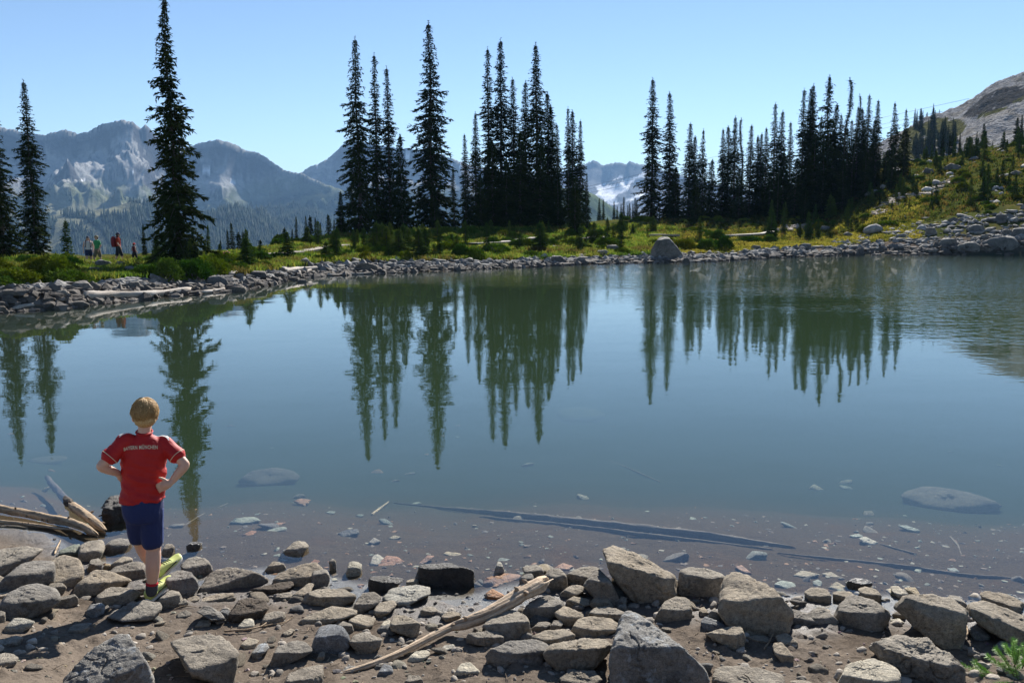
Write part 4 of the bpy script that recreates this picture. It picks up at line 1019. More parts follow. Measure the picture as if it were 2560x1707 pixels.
 (2, [(940, 1470), (1000, 1430), (1060, 1440), (1030, 1490)], .4, 10, 'blue', MUD),
 (3, [(213, 910), (330, 758), (440, 743), (570, 780), (622, 840), (655, 970), (640, 1013), (500, 1023), (420, 1018), (250, 938)], .45, 14, 'grey', 'blocky grey boulder against the driftwood log'),
 (3, [(40, 1045), (60, 968), (200, 953), (350, 953), (403, 1010), (403, 1062), (380, 1088), (280, 1078), (100, 1055)], .65, 13, 'grey', 'low loaf-shaped grey stone below the driftwood log'),
 (3, [(573, 775), (650, 680), (800, 613), (950, 678), (963, 730), (860, 803), (780, 843), (640, 815)], .5, 12, 'grey', 'domed grey boulder against the thick driftwood log end'),
 (3, [(868, 785), (960, 718), (1122, 788), (1133, 832), (1020, 888), (960, 873), (880, 815)], .45, 11, 'tan', 'smooth tan rock between two bigger boulders'),
 (3, [(635, 1005), (780, 948), (950, 928), (1053, 980), (1052, 1022), (890, 1068), (700, 1045)], .4, 11, 'tan', 'flat oval tan rock in the central rock pile'),
 (3, [(638, 935), (720, 868), (820, 853), (832, 890), (760, 943)], .4, 11, 'tan', MUD),
 (3, [(818, 925), (860, 853), (920, 848), (948, 880), (900, 933)], .5, 10, 'tan', MUD),
 (3, [(1028, 945), (1080, 848), (1200, 813), (1380, 828), (1463, 880), (1440, 932), (1280, 993), (1060, 1003)], .4, 13, 'tan', 'wide cracked tan boulder touching the great dark boulder'),
 (3, [(1182, 805), (1240, 738), (1330, 718), (1480, 758), (1548, 790), (1500, 850), (1420, 862), (1250, 815)], .5, 10, 'tan', 'smooth humped rock behind the great dark boulder'),
 (3, [(233, 1195), (280, 1118), (480, 1058), (690, 1023), (813, 1070), (793, 1180), (720, 1263), (560, 1293), (350, 1263), (260, 1235)], .55, 14, 'grey', 'long cracked grey boulder with dark shaded front', dict(strata=.8)),
 (3, [(778, 1165), (830, 1088), (1100, 1038), (1300, 1018), (1413, 1040), (1393, 1120), (1300, 1222), (1200, 1303), (1060, 1323), (900, 1293), (800, 1235)], .6, 10, 'tan', 'large pale-topped boulder with deep shade under it'),
 (3, [(1383, 1250), (1408, 1080), (1470, 848), (1550, 793), (1640, 798), (1740, 870), (1900, 1000), (2050, 1100), (2200, 1250), (2265, 1340), (2230, 1500), (2000, 1560), (1390, 1560)], .62, 11, 'blue', 'great dark boulder with a frosted lichen crest', dict(dmax=.9)),
 (3, [(1273, 300), (1330, 218), (1420, 153), (1530, 208), (1700, 288), (1990, 408), (2013, 560), (1960, 645), (1850, 685), (1600, 655), (1480, 585), (1390, 442)], .52, 14, 'tan', 'huge slanting wedge boulder at the water edge', dict(tilt=.32)),
 (3, [(2008, 490), (2025, 400), (2130, 368), (2280, 378), (2400, 420), (2445, 480), (2435, 592), (2250, 625), (2060, 645), (2010, 575)], .68, 12, 'grey', 'dark fronted rock between the wedge and the great block'),
 (3, [(568, 375), (600, 338), (700, 333), (773, 380), (760, 432), (680, 453), (600, 415)], .5, 9, 'grey', 'rounded rock at the driftwood log root end'),
 (3, [(548, 475), (600, 423), (660, 418), (683, 460), (600, 533), (560, 515)], .6, 10, 'grey', 'small dark cobble under the driftwood log root end'),
 (3, [(768, 455), (820, 373), (900, 368), (983, 440), (993, 520), (930, 573), (850, 573), (780, 505)], .65, 9, 'grey', 'upright rounded brown rock beside the driftwood end'),
 (3, [(955, 450), (1100, 368), (1240, 348), (1293, 380), (1260, 440), (1180, 505), (1000, 535)], .5, 11, 'grey', 'ribbed grey rock behind the driftwood end'),
 (3, [(1140, 540), (1200, 450), (1260, 378), (1340, 418), (1373, 480), (1500, 600), (1545, 695), (1400, 705), (1250, 640)], .65, 12, 'grey', 'shaded brown rock leaning on the huge wedge boulder'),
 (3, [(908, 615), (1000, 538), (1100, 513), (1153, 550), (1110, 605), (1000, 643), (920, 658)], .5, 9, 'tan', 'tan rounded rock with wet foot near the wedge boulder'),
 (3, [(972, 675), (1050, 628), (1203, 658), (1193, 702), (1090, 723), (1010, 718)], .45, 9, 'tan', MUD),
 (3, [(1192, 705), (1240, 628), (1320, 613), (1408, 710), (1390, 738), (1240, 733)], .5, 11, 'tan', 'peaked tan stone below the wedge boulder'),
 (3, [(1775, 840), (1890, 678), (2000, 628), (2112, 648), (2123, 820), (2000, 873), (1850, 855)], .5, 13, 'tan', 'tilted pale block standing on wet mud below the wedge boulder'),
 (3, [(2112, 675), (2197, 643), (2193, 712), (2120, 723)], .6, 12, 'grey', MUD),
 (3, [(2198, 745), (2240, 723), (2288, 790), (2260, 823), (2210, 805)], .5, 11, 'tan', MUD),
 (3, [(915, 1390), (1000, 1318), (1293, 1308), (1295, 1400), (1200, 1450), (940, 1450)], .35, 13, 'tan', 'ridged pale rock below the large pale-topped boulder', dict(strata=1.0)),
 (3, [(1436, 705), (1480, 628), (1532, 638), (1525, 702), (1460, 723)], .6, 12, 'grey', MUD),
 (3, [(1436, 745), (1520, 690), (1553, 783), (1470, 768)], .6, 13, 'grey', MUD),
 (4, [(138, 580), (160, 388), (230, 343), (340, 348), (450, 408), (560, 478), (640, 570), (663, 612), (605, 735), (480, 785), (330, 775), (200, 690), (140, 620)], .60, 15, 'tan', 'great square-fronted block with a cracked pale top', dict(strata=.4)),
 (4, [(38, 785), (160, 735), (290, 703), (323, 800), (295, 873), (230, 858)], .6, 16, 'tan', 'sharp three-sided stone below the great square block'),
 (4, [(545, 795), (620, 763), (700, 818), (708, 862), (670, 888), (560, 828)], .5, 9, 'tan', 'rounded tan stone at the foot of the great square block'),
 (4, [(518, 855), (590, 833), (673, 920), (673, 977), (610, 973), (545, 925)], .45, 10, 'tan', 'oblong tan stone beside a bent twig'),
 (4, [(320, 805), (400, 783), (540, 778), (530, 812), (430, 838)], .5, 11, 'tan', MUD),
 (4, [(8, 695), (40, 648), (213, 710), (90, 755), (20, 735)], .5, 12, 'blue', 'shaded bluish stone beside the great square block'),
 (4, [(62, 625), (120, 570), (142, 640), (182, 690), (80, 665)], .6, 10, 'grey', MUD),
 (4, [(973, 650), (1030, 560), (1080, 493), (1230, 503), (1342, 580), (1348, 640), (1300, 713), (1150, 728), (1010, 695)], .5, 13, 'tan', 'faceted tan boulder standing on the wet shoreline mud'),
 (4, [(618, 675), (670, 598), (780, 618), (843, 680), (740, 705)], .5, 12, 'grey', MUD),
 (4, [(775, 640), (850, 578), (900, 578), (993, 660), (970, 703), (830, 685)], .45, 12, 'grey', 'pointed grey rock beside the faceted tan boulder'),
 (4, [(762, 485), (800, 438), (910, 433), (943, 480), (930, 533), (830, 518)], .45, 14, 'tan', 'pale angular stone in the shallows before the faceted boulder'),
 (4, [(967, 480), (1010, 456), (1095, 453), (1108, 485), (1020, 528), (980, 510)], .5, 12, 'tan', 'small flat-topped stone with a dark wet side'),
 (4, [(1152, 455), (1200, 426), (1270, 443), (1308, 480), (1290, 523), (1200, 505)], .45, 10, 'tan', 'rounded tan stone in the shallows behind the faceted boulder'),
 (4, [(1057, 405), (1130, 363), (1230, 368), (1243, 400), (1110, 428)], .5, 11, 'wet', 'glistening wet black stone in the shallows'),
 (4, [(1368, 440), (1430, 418), (1503, 470), (1470, 498), (1400, 470)], .35, 13, 'pale', WET),
 (4, [(1488, 445), (1560, 430), (1628, 475), (1570, 484)], .3, 11, 'sand', WET),
 (4, [(1412, 630), (1500, 518), (1560, 488), (1650, 488), (1720, 468), (1800, 488), (1893, 570), (1893, 700), (1855, 835), (1780, 838), (1680, 785), (1480, 705)], .68, 15, 'tan', 'big overhanging block with a black shaded face', dict(dmax=.8)),
 (4, [(1955, 650), (1960, 588), (2060, 563), (2200, 578), (2352, 630), (2470, 700), (2470, 860), (2352, 850), (2200, 798), (2050, 748)], .55, 11, 'tan', 'long boulder lying beside the shredded pale bark'),
 (4, [(1252, 930), (1310, 868), (1450, 808), (1600, 798), (1800, 888), (1888, 970), (1850, 1053), (1740, 1098), (1600, 1075), (1420, 1045)], .5, 10, 'grey', 'big rough pitted boulder near the fir sapling', dict(rough=1.9)),
 (4, [(855, 1180), (880, 1110), (950, 1060), (1070, 1008), (1090, 960), (1250, 933), (1380, 948), (1443, 1020), (1433, 1085), (1400, 1180)], .4, 9, 'pale', 'smooth cream boulder against the rough pitted boulder', dict(dmax=1.3)),
 (4, [(50, 1100), (130, 1018), (400, 1008), (580, 1038), (645, 1080), (600, 1180), (60, 1180)], .25, 10, 'tan', 'broad low mud-crusted rock near the oblong tan stone', dict(dmax=1.2)),
 (4, [(655, 1120), (760, 1098), (835, 1124), (800, 1165), (670, 1165)], .4, 9, 'tan', MUD),
 (4, [(2015, 525), (2080, 473), (2230, 473), (2335, 520), (2290, 563), (2190, 588), (2090, 553)], .45, 13, 'tan', 'tilted slab standing in the water beyond the overhanging block'),
 (4, [(1947, 745), (2000, 708), (2093, 770), (2083, 812), (1990, 803)], .4, 11, 'blue', MUD),
 (4, [(2137, 875), (2200, 818), (2280, 818), (2313, 880), (2220, 903)], .35, 10, 'blue', MUD),
 (4, [(1893, 873), (1920, 848), (1973, 870), (1960, 888)], .4, 10, 'tan', MUD),
 (4, [(1790, 500), (1850, 478), (1983, 570), (1965, 605), (1880, 595)], .5, 11, 'tan', 'tan stone half hidden behind the overhanging block'),
 (4, [(1382, 675), (1440, 653), (1483, 680), (1440, 693)], .3, 11, 'pale', MUD),
 # lying under water
 (2, [(1195, 645), (1310, 543), (1400, 558), (1453, 600), (1350, 653)], .15, 12, 'orange', 'orange sunken slab beside the pale slab tip'),
 (2, [(1532, 625), (1640, 543), (1703, 548), (1620, 605)], .15, 12, 'orange', SUB),
 (2, [(1752, 532), (1800, 508), (1913, 530), (1880, 553)], .2, 12, 'sand', SUB),
 (2, [(1322, 402), (1370, 378), (1428, 395), (1380, 418)], .25, 12, 'sand', SUB),
 (2, [(922, 355), (990, 335), (1080, 333), (1088, 375), (940, 398)], .4, 9, 'dark', 'dark boulder fully under the shallow water'),
 (2, [(1163, 435), (1210, 398), (1263, 430), (1200, 453)], .3, 10, 'grey', SUB),
 (2, [(48, 272), (100, 233), (230, 233), (313, 275), (150, 288)], .2, 13, 'green', 'wide greenish slab under the shallow water'),
 (2, [(328, 342), (400, 318), (500, 313), (503, 345), (350, 358)], .2, 12, 'green', SUB),
 (2, [(148, 372), (220, 343), (273, 355), (200, 388)], .2, 12, 'orange', SUB),
 (2, [(1160, 690), (1200, 665), (1325, 688), (1290, 708), (1190, 705)], .25, 12, 'orange', SUB),
 (2, [(820, 195), (850, 182), (900, 190), (880, 208)], .2, 10, 'green', SUB), (2, [(1505, 125), (1560, 108), (1590, 122), (1540, 135)], .25, 10, 'green', SUB),
 (2, [(1060, 220), (1085, 208), (1130, 215), (1110, 230)], .2, 10, 'green', SUB), (2, [(400, 295), (430, 275), (500, 280), (450, 300)], .2, 12, 'orange', SUB),
 (2, [(560, 100), (620, 80), (700, 100), (640, 150)], .15, 12, 'orange', SUB), (2, [(695, 600), (730, 572), (772, 590), (740, 612)], .25, 11, 'orange', SUB),
 (3, [(185, 548), (240, 458), (400, 413), (553, 428), (563, 470), (420, 520)], .12, 12, 'orange', 'large rusty orange slab under water by the driftwood'),
 (3, [(858, 370), (950, 318), (1043, 350), (980, 388)], .3, 11, 'orange', 'orange rock just under water at the surface behind the driftwood'),
 (3, [(238, 605), (300, 558), (433, 620), (330, 648)], .3, 12, 'orange', 'wet orange stone with glints beside the driftwood log'),
 (3, [(335, 300), (370, 272), (465, 285), (420, 305)], .2, 12, 'green', SUB),
 (3, [(285, 400), (350, 305), (380, 320), (420, 390), (340, 415)], .6, 12, 'pale', 'pale peaked stone with a wet foot in the shallows'),
 (4, [(538, 415), (590, 383), (700, 388), (713, 425), (620, 453)], .2, 11, 'green', SUB), (4, [(668, 355), (740, 308), (863, 325), (800, 358)], .2, 11, 'sand', SUB),
 (4, [(883, 338), (950, 318), (1023, 350), (970, 363)], .2, 11, 'sand', SUB), (4, [(1152, 80), (1200, 63), (1288, 95), (1250, 123), (1190, 108)], .25, 12, 'pale', 'bright pale slab lying under the shallow water past the thinner sunken log'),
 (4, [(1088, 58), (1150, 38), (1193, 60), (1120, 71)], .2, 10, 'green', SUB), (4, [(1797, 298), (1850, 286), (1883, 310), (1830, 321)], .25, 10, 'green', SUB),
 (4, [(253, 285), (300, 268), (378, 320), (330, 328)], .2, 12, 'orange', SUB), (4, [(930, 440), (990, 388), (1055, 420), (1020, 450)], .2, 11, 'sand', SUB),
 (4, [(1295, 405), (1340, 390), (1385, 410), (1340, 425)], .25, 10, 'tan', SUB), (4, [(820, 390), (850, 373), (888, 385), (870, 425), (830, 425)], .25, 10, 'green', SUB),
 (4, [(1440, -10), (1500, -20), (1590, 5), (1580, 25), (1480, 10)], .3, 11, 'green', SUB), (4, [(1350, 455), (1400, 430), (1480, 480), (1420, 500)], .15, 11, 'sand', SUB),
]
for k, row in enumerate(NEAR):
    (org, sc_), poly, m, p, mat, lab = REG[row[0]], row[1], row[2], row[3], row[4], row[5]
    opt = row[6] if len(row) > 6 else {}
    pl = pts(org, sc_, poly)
    sub = lab is SUB or (isinstance(lab, str) and ('under water' in lab or 'under the shallow' in lab or 'sunken' in lab))
    o = outline_rock(pl, 100 + k, m, p, mat, name='sunken_stone' if sub else 'shore_rock', sunk=sub, **opt)
    if isinstance(lab, tuple): tag(o, lab[0], 'stone', lab[1])
    else: tag(o, lab, 'rock')
# a few big boulders and many flat stones deeper on the lake bed
for k, (cx, cy, w, h, mat, lab) in enumerate([(675, 1192, 150, 46, 'mud', 'big drowned boulder beside the tall tree reflection'), (2365, 1248, 230, 60, 'mud', 'long drowned boulder lying farthest out in the lake'), (1448, 1035, 120, 40, 'mud', 'pale drowned rock in the deeper water'), (120, 1150, 90, 22, 'mud', 'low drowned rock beyond the cracked log')]):
    poly = [(cx + w / 2 * math.cos(a) * (1 + .12 * math.sin(3 * a + k)), cy + h / 2 * math.sin(a)) for a in np.linspace(0, 6.28, 10)[:-1]]
    tag(outline_rock(poly, 900 + k, .3, 9, mat, name='sunken_boulder', sunk=True), lab, 'rock')
rs_ = np.random.default_rng(41)
protos = []
for k in range(8):
    N = rs_.normal(size=(13, 3)); D = rs_.uniform(.7, 1.0, 13)
    V, F = rock_surface(N, D, 3, 10, 500 + k); V[:, 2] *= .45
    protos.append(mesh_np('loose_stone', V, F, True))
def pmesh(i, mat, cache={}):
    if (i, mat) not in cache:
        me = protos[i].copy(); me.materials.append(M_ROCK[mat]); cache[(i, mat)] = me
    return cache[(i, mat)]
for k in range(46):
    px = rs_.uniform(0, 2560); py = rs_.uniform(1130, 1440) if k % 3 else rs_.uniform(1060, 1200)
    G = ground_pt(px, py); s = rs_.uniform(.035, .10)
    if r_near(math.atan2(G[0], G[1])) > math.hypot(G[0], G[1]) - .3: continue
    o = link('sunken_stone', pmesh(k % 8, ['green', 'sand', 'tan', 'orange', 'green', 'grey'][k % 6]), None, None, (G[0], G[1], G[2] + .1 * s))
    o.scale = (s * rs_.uniform(.8, 1.5), s * rs_.uniform(.8, 1.5), s); o.rotation_euler = (rs_.normal(0, .2), rs_.normal(0, .2), rs_.random() * 6.28)
    tag(o, SUB[0], 'stone', SUB[1])
# small stones lying about on the beach
for k in range(140):
    px = rs_.uniform(0, 2560); py = rs_.uniform(1440, 1700) if k % 3 else rs_.uniform(1450, 1560)
    G = ground_pt(px, py); s = .018 + .045 * rs_.random() ** 1.6
    o = link('beach_stone', pmesh(k % 8, ['tan', 'grey', 'tan', 'pale', 'blue', 'grey', 'tan'][k % 7]), None, None, (G[0], G[1], float(ground_h(G[:1], G[1:2])[0]) + .15 * s))
    o.scale = (s * rs_.uniform(.8, 1.5), s * rs_.uniform(.8, 1.4), s * 1.3); o.rotation_euler = (rs_.normal(0, .25), rs_.normal(0, .25), rs_.random() * 6.28)
    tag(o, 'small loose stone scattered on the brown beach mud', 'stone', 'small loose stones on the beach')
# gravel and grit: too many to count
def scatter_stones(name, P, S, seed, mat, flat=.6, lev=1, cols=None):
    rg = np.random.default_rng(seed); D_, F_ = ico(lev); n = len(P); nv = len(D_)
    R_ = 1 + .32 * rg.normal(size=(6, nv)) if lev == 1 else np.stack([polytope(D_, *(lambda q: (q / np.linalg.norm(q, axis=1)[:, None], rg.uniform(.65, 1, len(q))))(rg.normal(size=(11, 3))), 10) for _ in range(6)])
    sh = (D_[None] * np.clip(R_, .5, 1.5)[:, :, None])
    pick = rg.integers(0, 6, n); a = rg.random(n) * 6.28; ca, sa = np.cos(a), np.sin(a)
    v = sh[pick] * (S[:, None, None] * rg.uniform(.7, 1.35, (n, 1, 3))); v[:, :, 2] *= flat
    x_ = v[:, :, 0] * ca[:, None] - v[:, :, 1] * sa[:, None]; y_ = v[:, :, 0] * sa[:, None] + v[:, :, 1] * ca[:, None]
    V = np.stack([x_, y_, v[:, :, 2]], -1) + P[:, None, :]
    F = (F_[None] + (np.arange(n) * nv)[:, None, None]).reshape(-1, 3)
    cc = None
    if cols is not None: cc = np.repeat(cols[:, None, :], nv, 1).reshape(-1, 3)
    o = link(name, mesh_np(name, V.reshape(-1, 3), F, lev > 1, cc), mat)
    return tag(o, kind='stuff')
t = NT('gravel'); wp = t.worldpos()
M_GRAVEL = t.pbr(t.mix(1.0, t.attr('tint'), t.ramp(t.noise(60, 4, .6, wp), [(.3, (.7, .7, .7)), (.7, (1.25, 1.25, 1.25))]), 'MULTIPLY'), .9, t.bump(t.noise(90, 4, .6, wp), .6, .01), .25)
n = 2600
gpx = rs_.uniform(-60, 2620, n); gpy = rs_.uniform(1400, 1740, n)
cl = fbm(xyz(gpx / 90, gpy / 50, 2.0), 3); kk = rs_.random(n) < smooth(-.25, .35, cl)
Pg = at_z(gpx[kk], gpy[kk], .2); Pg[:, 2] = ground_h(Pg[:, 0], Pg[:, 1])
Sg = .004 + .016 * rs_.random(len(Pg)) ** 3
gcol = np.array([.20, .17, .135]) * (.5 + 1.0 * rs_.random((len(Pg), 1))) + .02 * rs_.normal(size=(len(Pg), 3)).clip(-1, 1)
scatter_stones('beach_gravel', Pg, Sg, 8, M_GRAVEL, .7, 1, gcol.clip(.02, .6))
# twigs, bark and needle litter
M_TWIG = plain('dead_twig', (.26, .20, .14), .9, .1, .5, 30)
nt = 700
tx = rs_.uniform(-20, 2580, nt); ty = rs_.uniform(1470, 1720, nt)
Pt = at_z(tx, ty, .25); Pt[:, 2] = ground_h(Pt[:, 0], Pt[:, 1]) + .004
Lt = .012 + .05 * rs_.random(nt) ** 3; at_ = rs_.random(nt) * 6.28
paths = [np.stack([Pt[i] + np.array([math.cos(at_[i]), math.sin(at_[i]), .05 * (rs_.random() - .3)]) * Lt[i] * q + np.array([0, 0, .01 * Lt[i] * (1 - q * q)]) + np.array([-math.sin(at_[i]), math.cos(at_[i]), 0]) * Lt[i] * .15 * (q * q) for q in (-1, 0, 1)]) for i in range(nt)]
tvv, tff = tubes(paths, [np.array([.0012, .0016, .0008]) + .0009 * rs_.random() for _ in range(nt)], 3, False)
tag(link('twig_litter', mesh_np('twig_litter', tvv, tff, False), M_TWIG), kind='stuff')

# rubble filling the gaps between the shore rocks
n = 2100
rpx = rs_.uniform(-500, 3150, n); rpy = 1440 + 250 * rs_.random(n) ** 1.5
cl = fbm(xyz(rpx / 120, rpy / 60, 7.0), 3); kk = rs_.random(n) < smooth(-.35, .35, cl)
Pg = at_z(rpx[kk], rpy[kk], .12); Pg[:, 2] = ground_h(Pg[:, 0], Pg[:, 1])
Sg = .010 + .034 * rs_.random(len(Pg)) ** 2.2
rc = np.array([.24, .212, .178]) * (.55 + .9 * rs_.random((len(Pg), 1))) * np.where(rs_.random((len(Pg), 1)) < .06, 1.6, 1.0)
tag(scatter_stones('beach_rubble', Pg, Sg, 12, M_GRAVEL, .65, 2, rc.clip(.02, .6)), 'loose stone rubble between the shore rocks', 'rubble')
# pebbles and debris on the lake bed
n = 1500
rpx = rs_.uniform(-60, 2620, n); rpy = 1120 + 380 * rs_.random(n) ** .55
Pb = at_z(rpx, rpy, -.1); Pb[:, 2] = ground_h(Pb[:, 0], Pb[:, 1])
rr0 = np.hypot(Pb[:, 0], Pb[:, 1]); kk = rr0 > r_near(np.arctan2(Pb[:, 0], Pb[:, 1])) + .1; Pb = Pb[kk]
Sb = .006 + .028 * rs_.random(len(Pb)) ** 3
pal = np.array([(.16, .12, .085), (.22, .12, .06), (.20, .21, .16), (.10, .085, .07), (.28, .25, .18)])
bc = pal[rs_.integers(0, 5, len(Pb))] * (.6 + .7 * rs_.random((len(Pb), 1)))
tag(scatter_stones('bed_pebbles', Pb, Sb, 15, M_GRAVEL, .45, 1, bc), 'small pebbles and debris strewn over the shallow lake bed', 'pebbles')
# ------------------------------------------------------------------ far bank: shore rocks, shrubs, grass, boardwalk
RB = {1: ((500, 540), .2891), 2: ((1140, 540), .2891), 3: ((1780, 400), .3316), 8: ((0, 540), .2976)}
FARROCK = [
 (2, [(1685, 345), (1700, 270), (1760, 183), (1830, 188), (1900, 260), (1960, 335), (1940, 362), (1780, 372), (1700, 360)], 'far', 'great leaning grey boulder on the far lakeshore'),
 (1, [(828, 435), (870, 385), (920, 363), (988, 430), (900, 438)], 'far', 'pointed pale boulder at the back of the far stony shore'),
 (1, [(55, 570), (110, 513), (190, 518), (255, 585), (150, 605)], 'far', 'domed grey boulder on the far shore below the tall conifer'),
 (1, [(395, 520), (470, 473), (560, 480), (580, 530), (450, 548)], 'farlow', 'broad brown boulder on the far shore point'),
 (1, [(600, 545), (630, 488), (720, 495), (750, 545)], 'farlow', 'rounded brown boulder beside the far shore driftwood'),
 (1, [(365, 450), (400, 420), (460, 418), (470, 455)], 'far', 'pale green-grey stone on the far shore grass edge'),
 (1, [(1340, 480), (1360, 420), (1440, 405), (1530, 430), (1540, 475), (1430, 485)], 'farlow', 'wide tan ledge rock on the far shore'),
 (1, [(1750, 430), (1800, 393), (1850, 400), (1855, 440), (1790, 445)], 'far', 'tilted grey slab on the far shore'),
 (1, [(1990, 405), (2060, 375), (2125, 380), (2130, 410)], 'far', 'flat grey rock under the far shore shrubs'),
 (1, [(845, 560), (880, 545), (925, 560), (915, 572), (850, 570)], 'farlow', 'lone low rock in the water off the far shore'),
 (2, [(820, 410), (830, 345), (900, 343), (950, 385), (960, 412)], 'farlow', 'squat dark boulder at the far waterline'),
 (2, [(1070, 410), (1090, 375), (1180, 370), (1280, 380), (1250, 412)], 'farlow', 'long dark ledge at the far waterline'),
 (2, [(1210, 340), (1230, 295), (1290, 293), (1330, 320), (1320, 348)], 'far', 'smooth rounded boulder at the meadow edge'),
 (2, [(1295, 290), (1310, 255), (1380, 250), (1430, 290), (1420, 308)], 'far', 'rounded grey rock in the grass behind the shore'),
 (2, [(815, 280), (840, 255), (890, 258), (900, 285)], 'far', 'grey rock in the grass below the boardwalk'),
 (2, [(1950, 405), (1970, 365), (2010, 365), (2030, 400)], 'farlow', 'dark stone beside the great leaning boulder'),
 (3, [(1820, 685), (1870, 640), (1950, 615), (2005, 645), (2010, 700), (1900, 702)], 'far', 'large dark boulder at the waterline below the boulder heap'),
 (3, [(1990, 660), (2040, 645), (2135, 685), (2100, 702), (1990, 700)], 'farlow', 'sloping flat boulder beside the large dark waterline boulder'),
 (3, [(2025, 635), (2120, 590), (2240, 573), (2303, 640), (2290, 675), (2150, 685)], 'far', 'biggest sloping boulder above the boulder heap shore'),
 (3, [(1695, 645), (1750, 588), (1830, 598), (1842, 638), (1760, 652)], 'far', 'broad grey boulder in the middle of the boulder heap'),
 (3, [(1607, 565), (1620, 512), (1670, 508), (1692, 555), (1650, 572)], 'far', 'round grey boulder at the top of the boulder heap'),
 (3, [(2255, 570), (2280, 518), (2352, 508), (2420, 540), (2400, 582), (2300, 580)], 'far', 'rounded boulder above the biggest sloping boulder'),
 (3, [(2177, 565), (2200, 523), (2250, 528), (2258, 572)], 'far', 'grey block beside the biggest sloping boulder'),
 (3, [(2132, 455), (2150, 412), (2210, 408), (2223, 458), (2170, 465)], 'far', 'round boulder perched on the heather slope'),
 (3, [(807, 535), (830, 498), (880, 503), (892, 538)], 'far', 'single grey boulder standing in the meadow'),
 (3, [(278, 685), (310, 643), (360, 648), (378, 683)], 'far', 'grey boulder at the lake edge of the meadow'),
 (3, [(895, 355), (930, 318), (1000, 320), (1043, 358), (1000, 372)], 'far', 'shaded boulder under the long dense stand'),
 (3, [(1920, 520), (1980, 485), (2040, 500), (2050, 545), (1960, 545)], 'far', 'long pale boulder bedded in the heather slope'),
 (3, [(1365, 590), (1400, 560), (1460, 555), (1460, 590)], 'far', 'pale boulder at the meadow end of the boulder heap'),
 (3, [(2240, 105), (2290, 80), (2330, 100), (2310, 118)], 'far', 'grey slab high on the boulder slope'),
 (3, [(1745, 60), (1800, 28), (1870, 50), (1860, 80), (1780, 78)], 'far', 'large pale outcrop at the top of the heather slope'),
 (3, [(1585, 100), (1610, 60), (1660, 75), (1670, 105)], 'far', 'white split outcrop beside the wide conifer'),
 (3, [(990, 560), (1020, 543), (1080, 570), (1050, 580)], 'far', 'flat slab at the meadow heather edge'),
 (8, [(595, 610), (640, 550), (720, 545), (770, 600), (760, 630), (640, 635)], 'far', 'blocky grey boulder at the grass edge below the hikers'),
 (8, [(1075, 600), (1100, 553), (1160, 550), (1187, 605), (1130, 617)], 'far', 'squarish grey boulder between the hikers and the bleached log'),
 (8, [(465, 680), (490, 625), (550, 622), (577, 670), (520, 690)], 'far', 'pale upright boulder in the shore rocks near the bleached log'),
 (8, [(715, 430), (720, 365), (790, 385), (835, 430)], 'far', 'pale ledge rock just below the hikers'),
 (8, [(800, 390), (850, 365), (930, 390), (945, 440), (870, 455)], 'far', 'rounded grey rock next to the pale ledge rock'),
 (8, [(715, 490), (760, 430), (840, 435), (860, 470), (800, 490)], 'far', 'shaded rock beneath the pale ledge rock'),
 (8, [(960, 440), (990, 380), (1040, 385), (1045, 420)], 'far', 'small grey rock next to the ledge rocks below the hikers'),
 (8, [(1040, 480), (1060, 425), (1110, 420), (1170, 460), (1150, 485)], 'far', 'dark shaded boulder below the tall conifer'),
 (8, [(200, 345), (240, 308), (330, 305), (380, 335), (360, 355)], 'far', 'flat pale outcrop under the narrow bare-trunked conifer'),
 (8, [(1165, 380), (1190, 348), (1235, 355), (1240, 385)], 'far', 'small pale rock beside the child in red cap'),
 (8, [(1740, 565), (1760, 510), (1830, 500), (1900, 530), (1925, 590), (1850, 600)], 'far', 'large rounded boulder at the shore point past the tall lone conifer'),
 (8, [(225, 770), (240, 725), (340, 715), (470, 745), (500, 775), (330, 782)], 'farlow', 'long brown ledge at the waterline near the bleached log'),
 (8, [(40, 790), (60, 740), (160, 730), (235, 780), (150, 795)], 'farlow', 'brown hump rock at the waterline next to the long ledge'),
 (8, [(-60, 810), (-30, 760), (30, 755), (75, 800), (40, 815)], 'farlow', 'brown rock at the waterline beyond the hump rock'),
 (8, [(560, 750), (600, 705), (690, 710), (750, 745), (650, 762)], 'farlow', 'flat brown slab before the bleached log end'),
 (8, [(1910, 620), (1960, 590), (2060, 595), (2065, 625), (1980, 632)], 'farlow', 'low dark rock reaching into the lake'),
 (8, [(345, 640), (370, 610), (430, 605), (450, 650)], 'far', 'pale flat stone at the grass edge near the pale upright boulder'),
 (8, [(-20, 690), (0, 650), (40, 650), (52, 685)], 'far', 'pale round stone at the grass edge above the hump rock'),
]
for k, (rg_, poly, mat, lab) in enumerate(FARROCK):
    o = outline_rock(pts(*RB[rg_], poly), 1300 + k, .72, 14, mat, name='lakeside_boulder', level=5 if k == 0 else 4)
    tag(o, lab, 'boulder')
rf_ = np.random.default_rng(91)
fprot = []
for k in range(8):
    N = np.concatenate([rf_.normal(size=(9, 3)), [[1, .2, 0], [-1, 0, .1], [0, 1, -.2], [.1, -1, 0], [0, .1, 1], [0, 0, -1]]]); D = rf_.uniform(.62, 1.0, 15)
    V, F = rock_surface(N, D, 3, 22, 700 + k, 1.2); V[:, 2] *= .62
    fprot.append((mesh_np('bank_stone', V, F, True), mesh_np('bank_stone', V, F, True)))
    fprot[-1][0].materials.append(M_ROCK['farlow']); fprot[-1][1].materials.append(M_ROCK['far'])
def shore_point(px, s):
    a = float(az_of(px, 650.0)); r = float(r_far(a)) + s
    return r * math.sin(a), r * math.cos(a), r
nb_ = 0
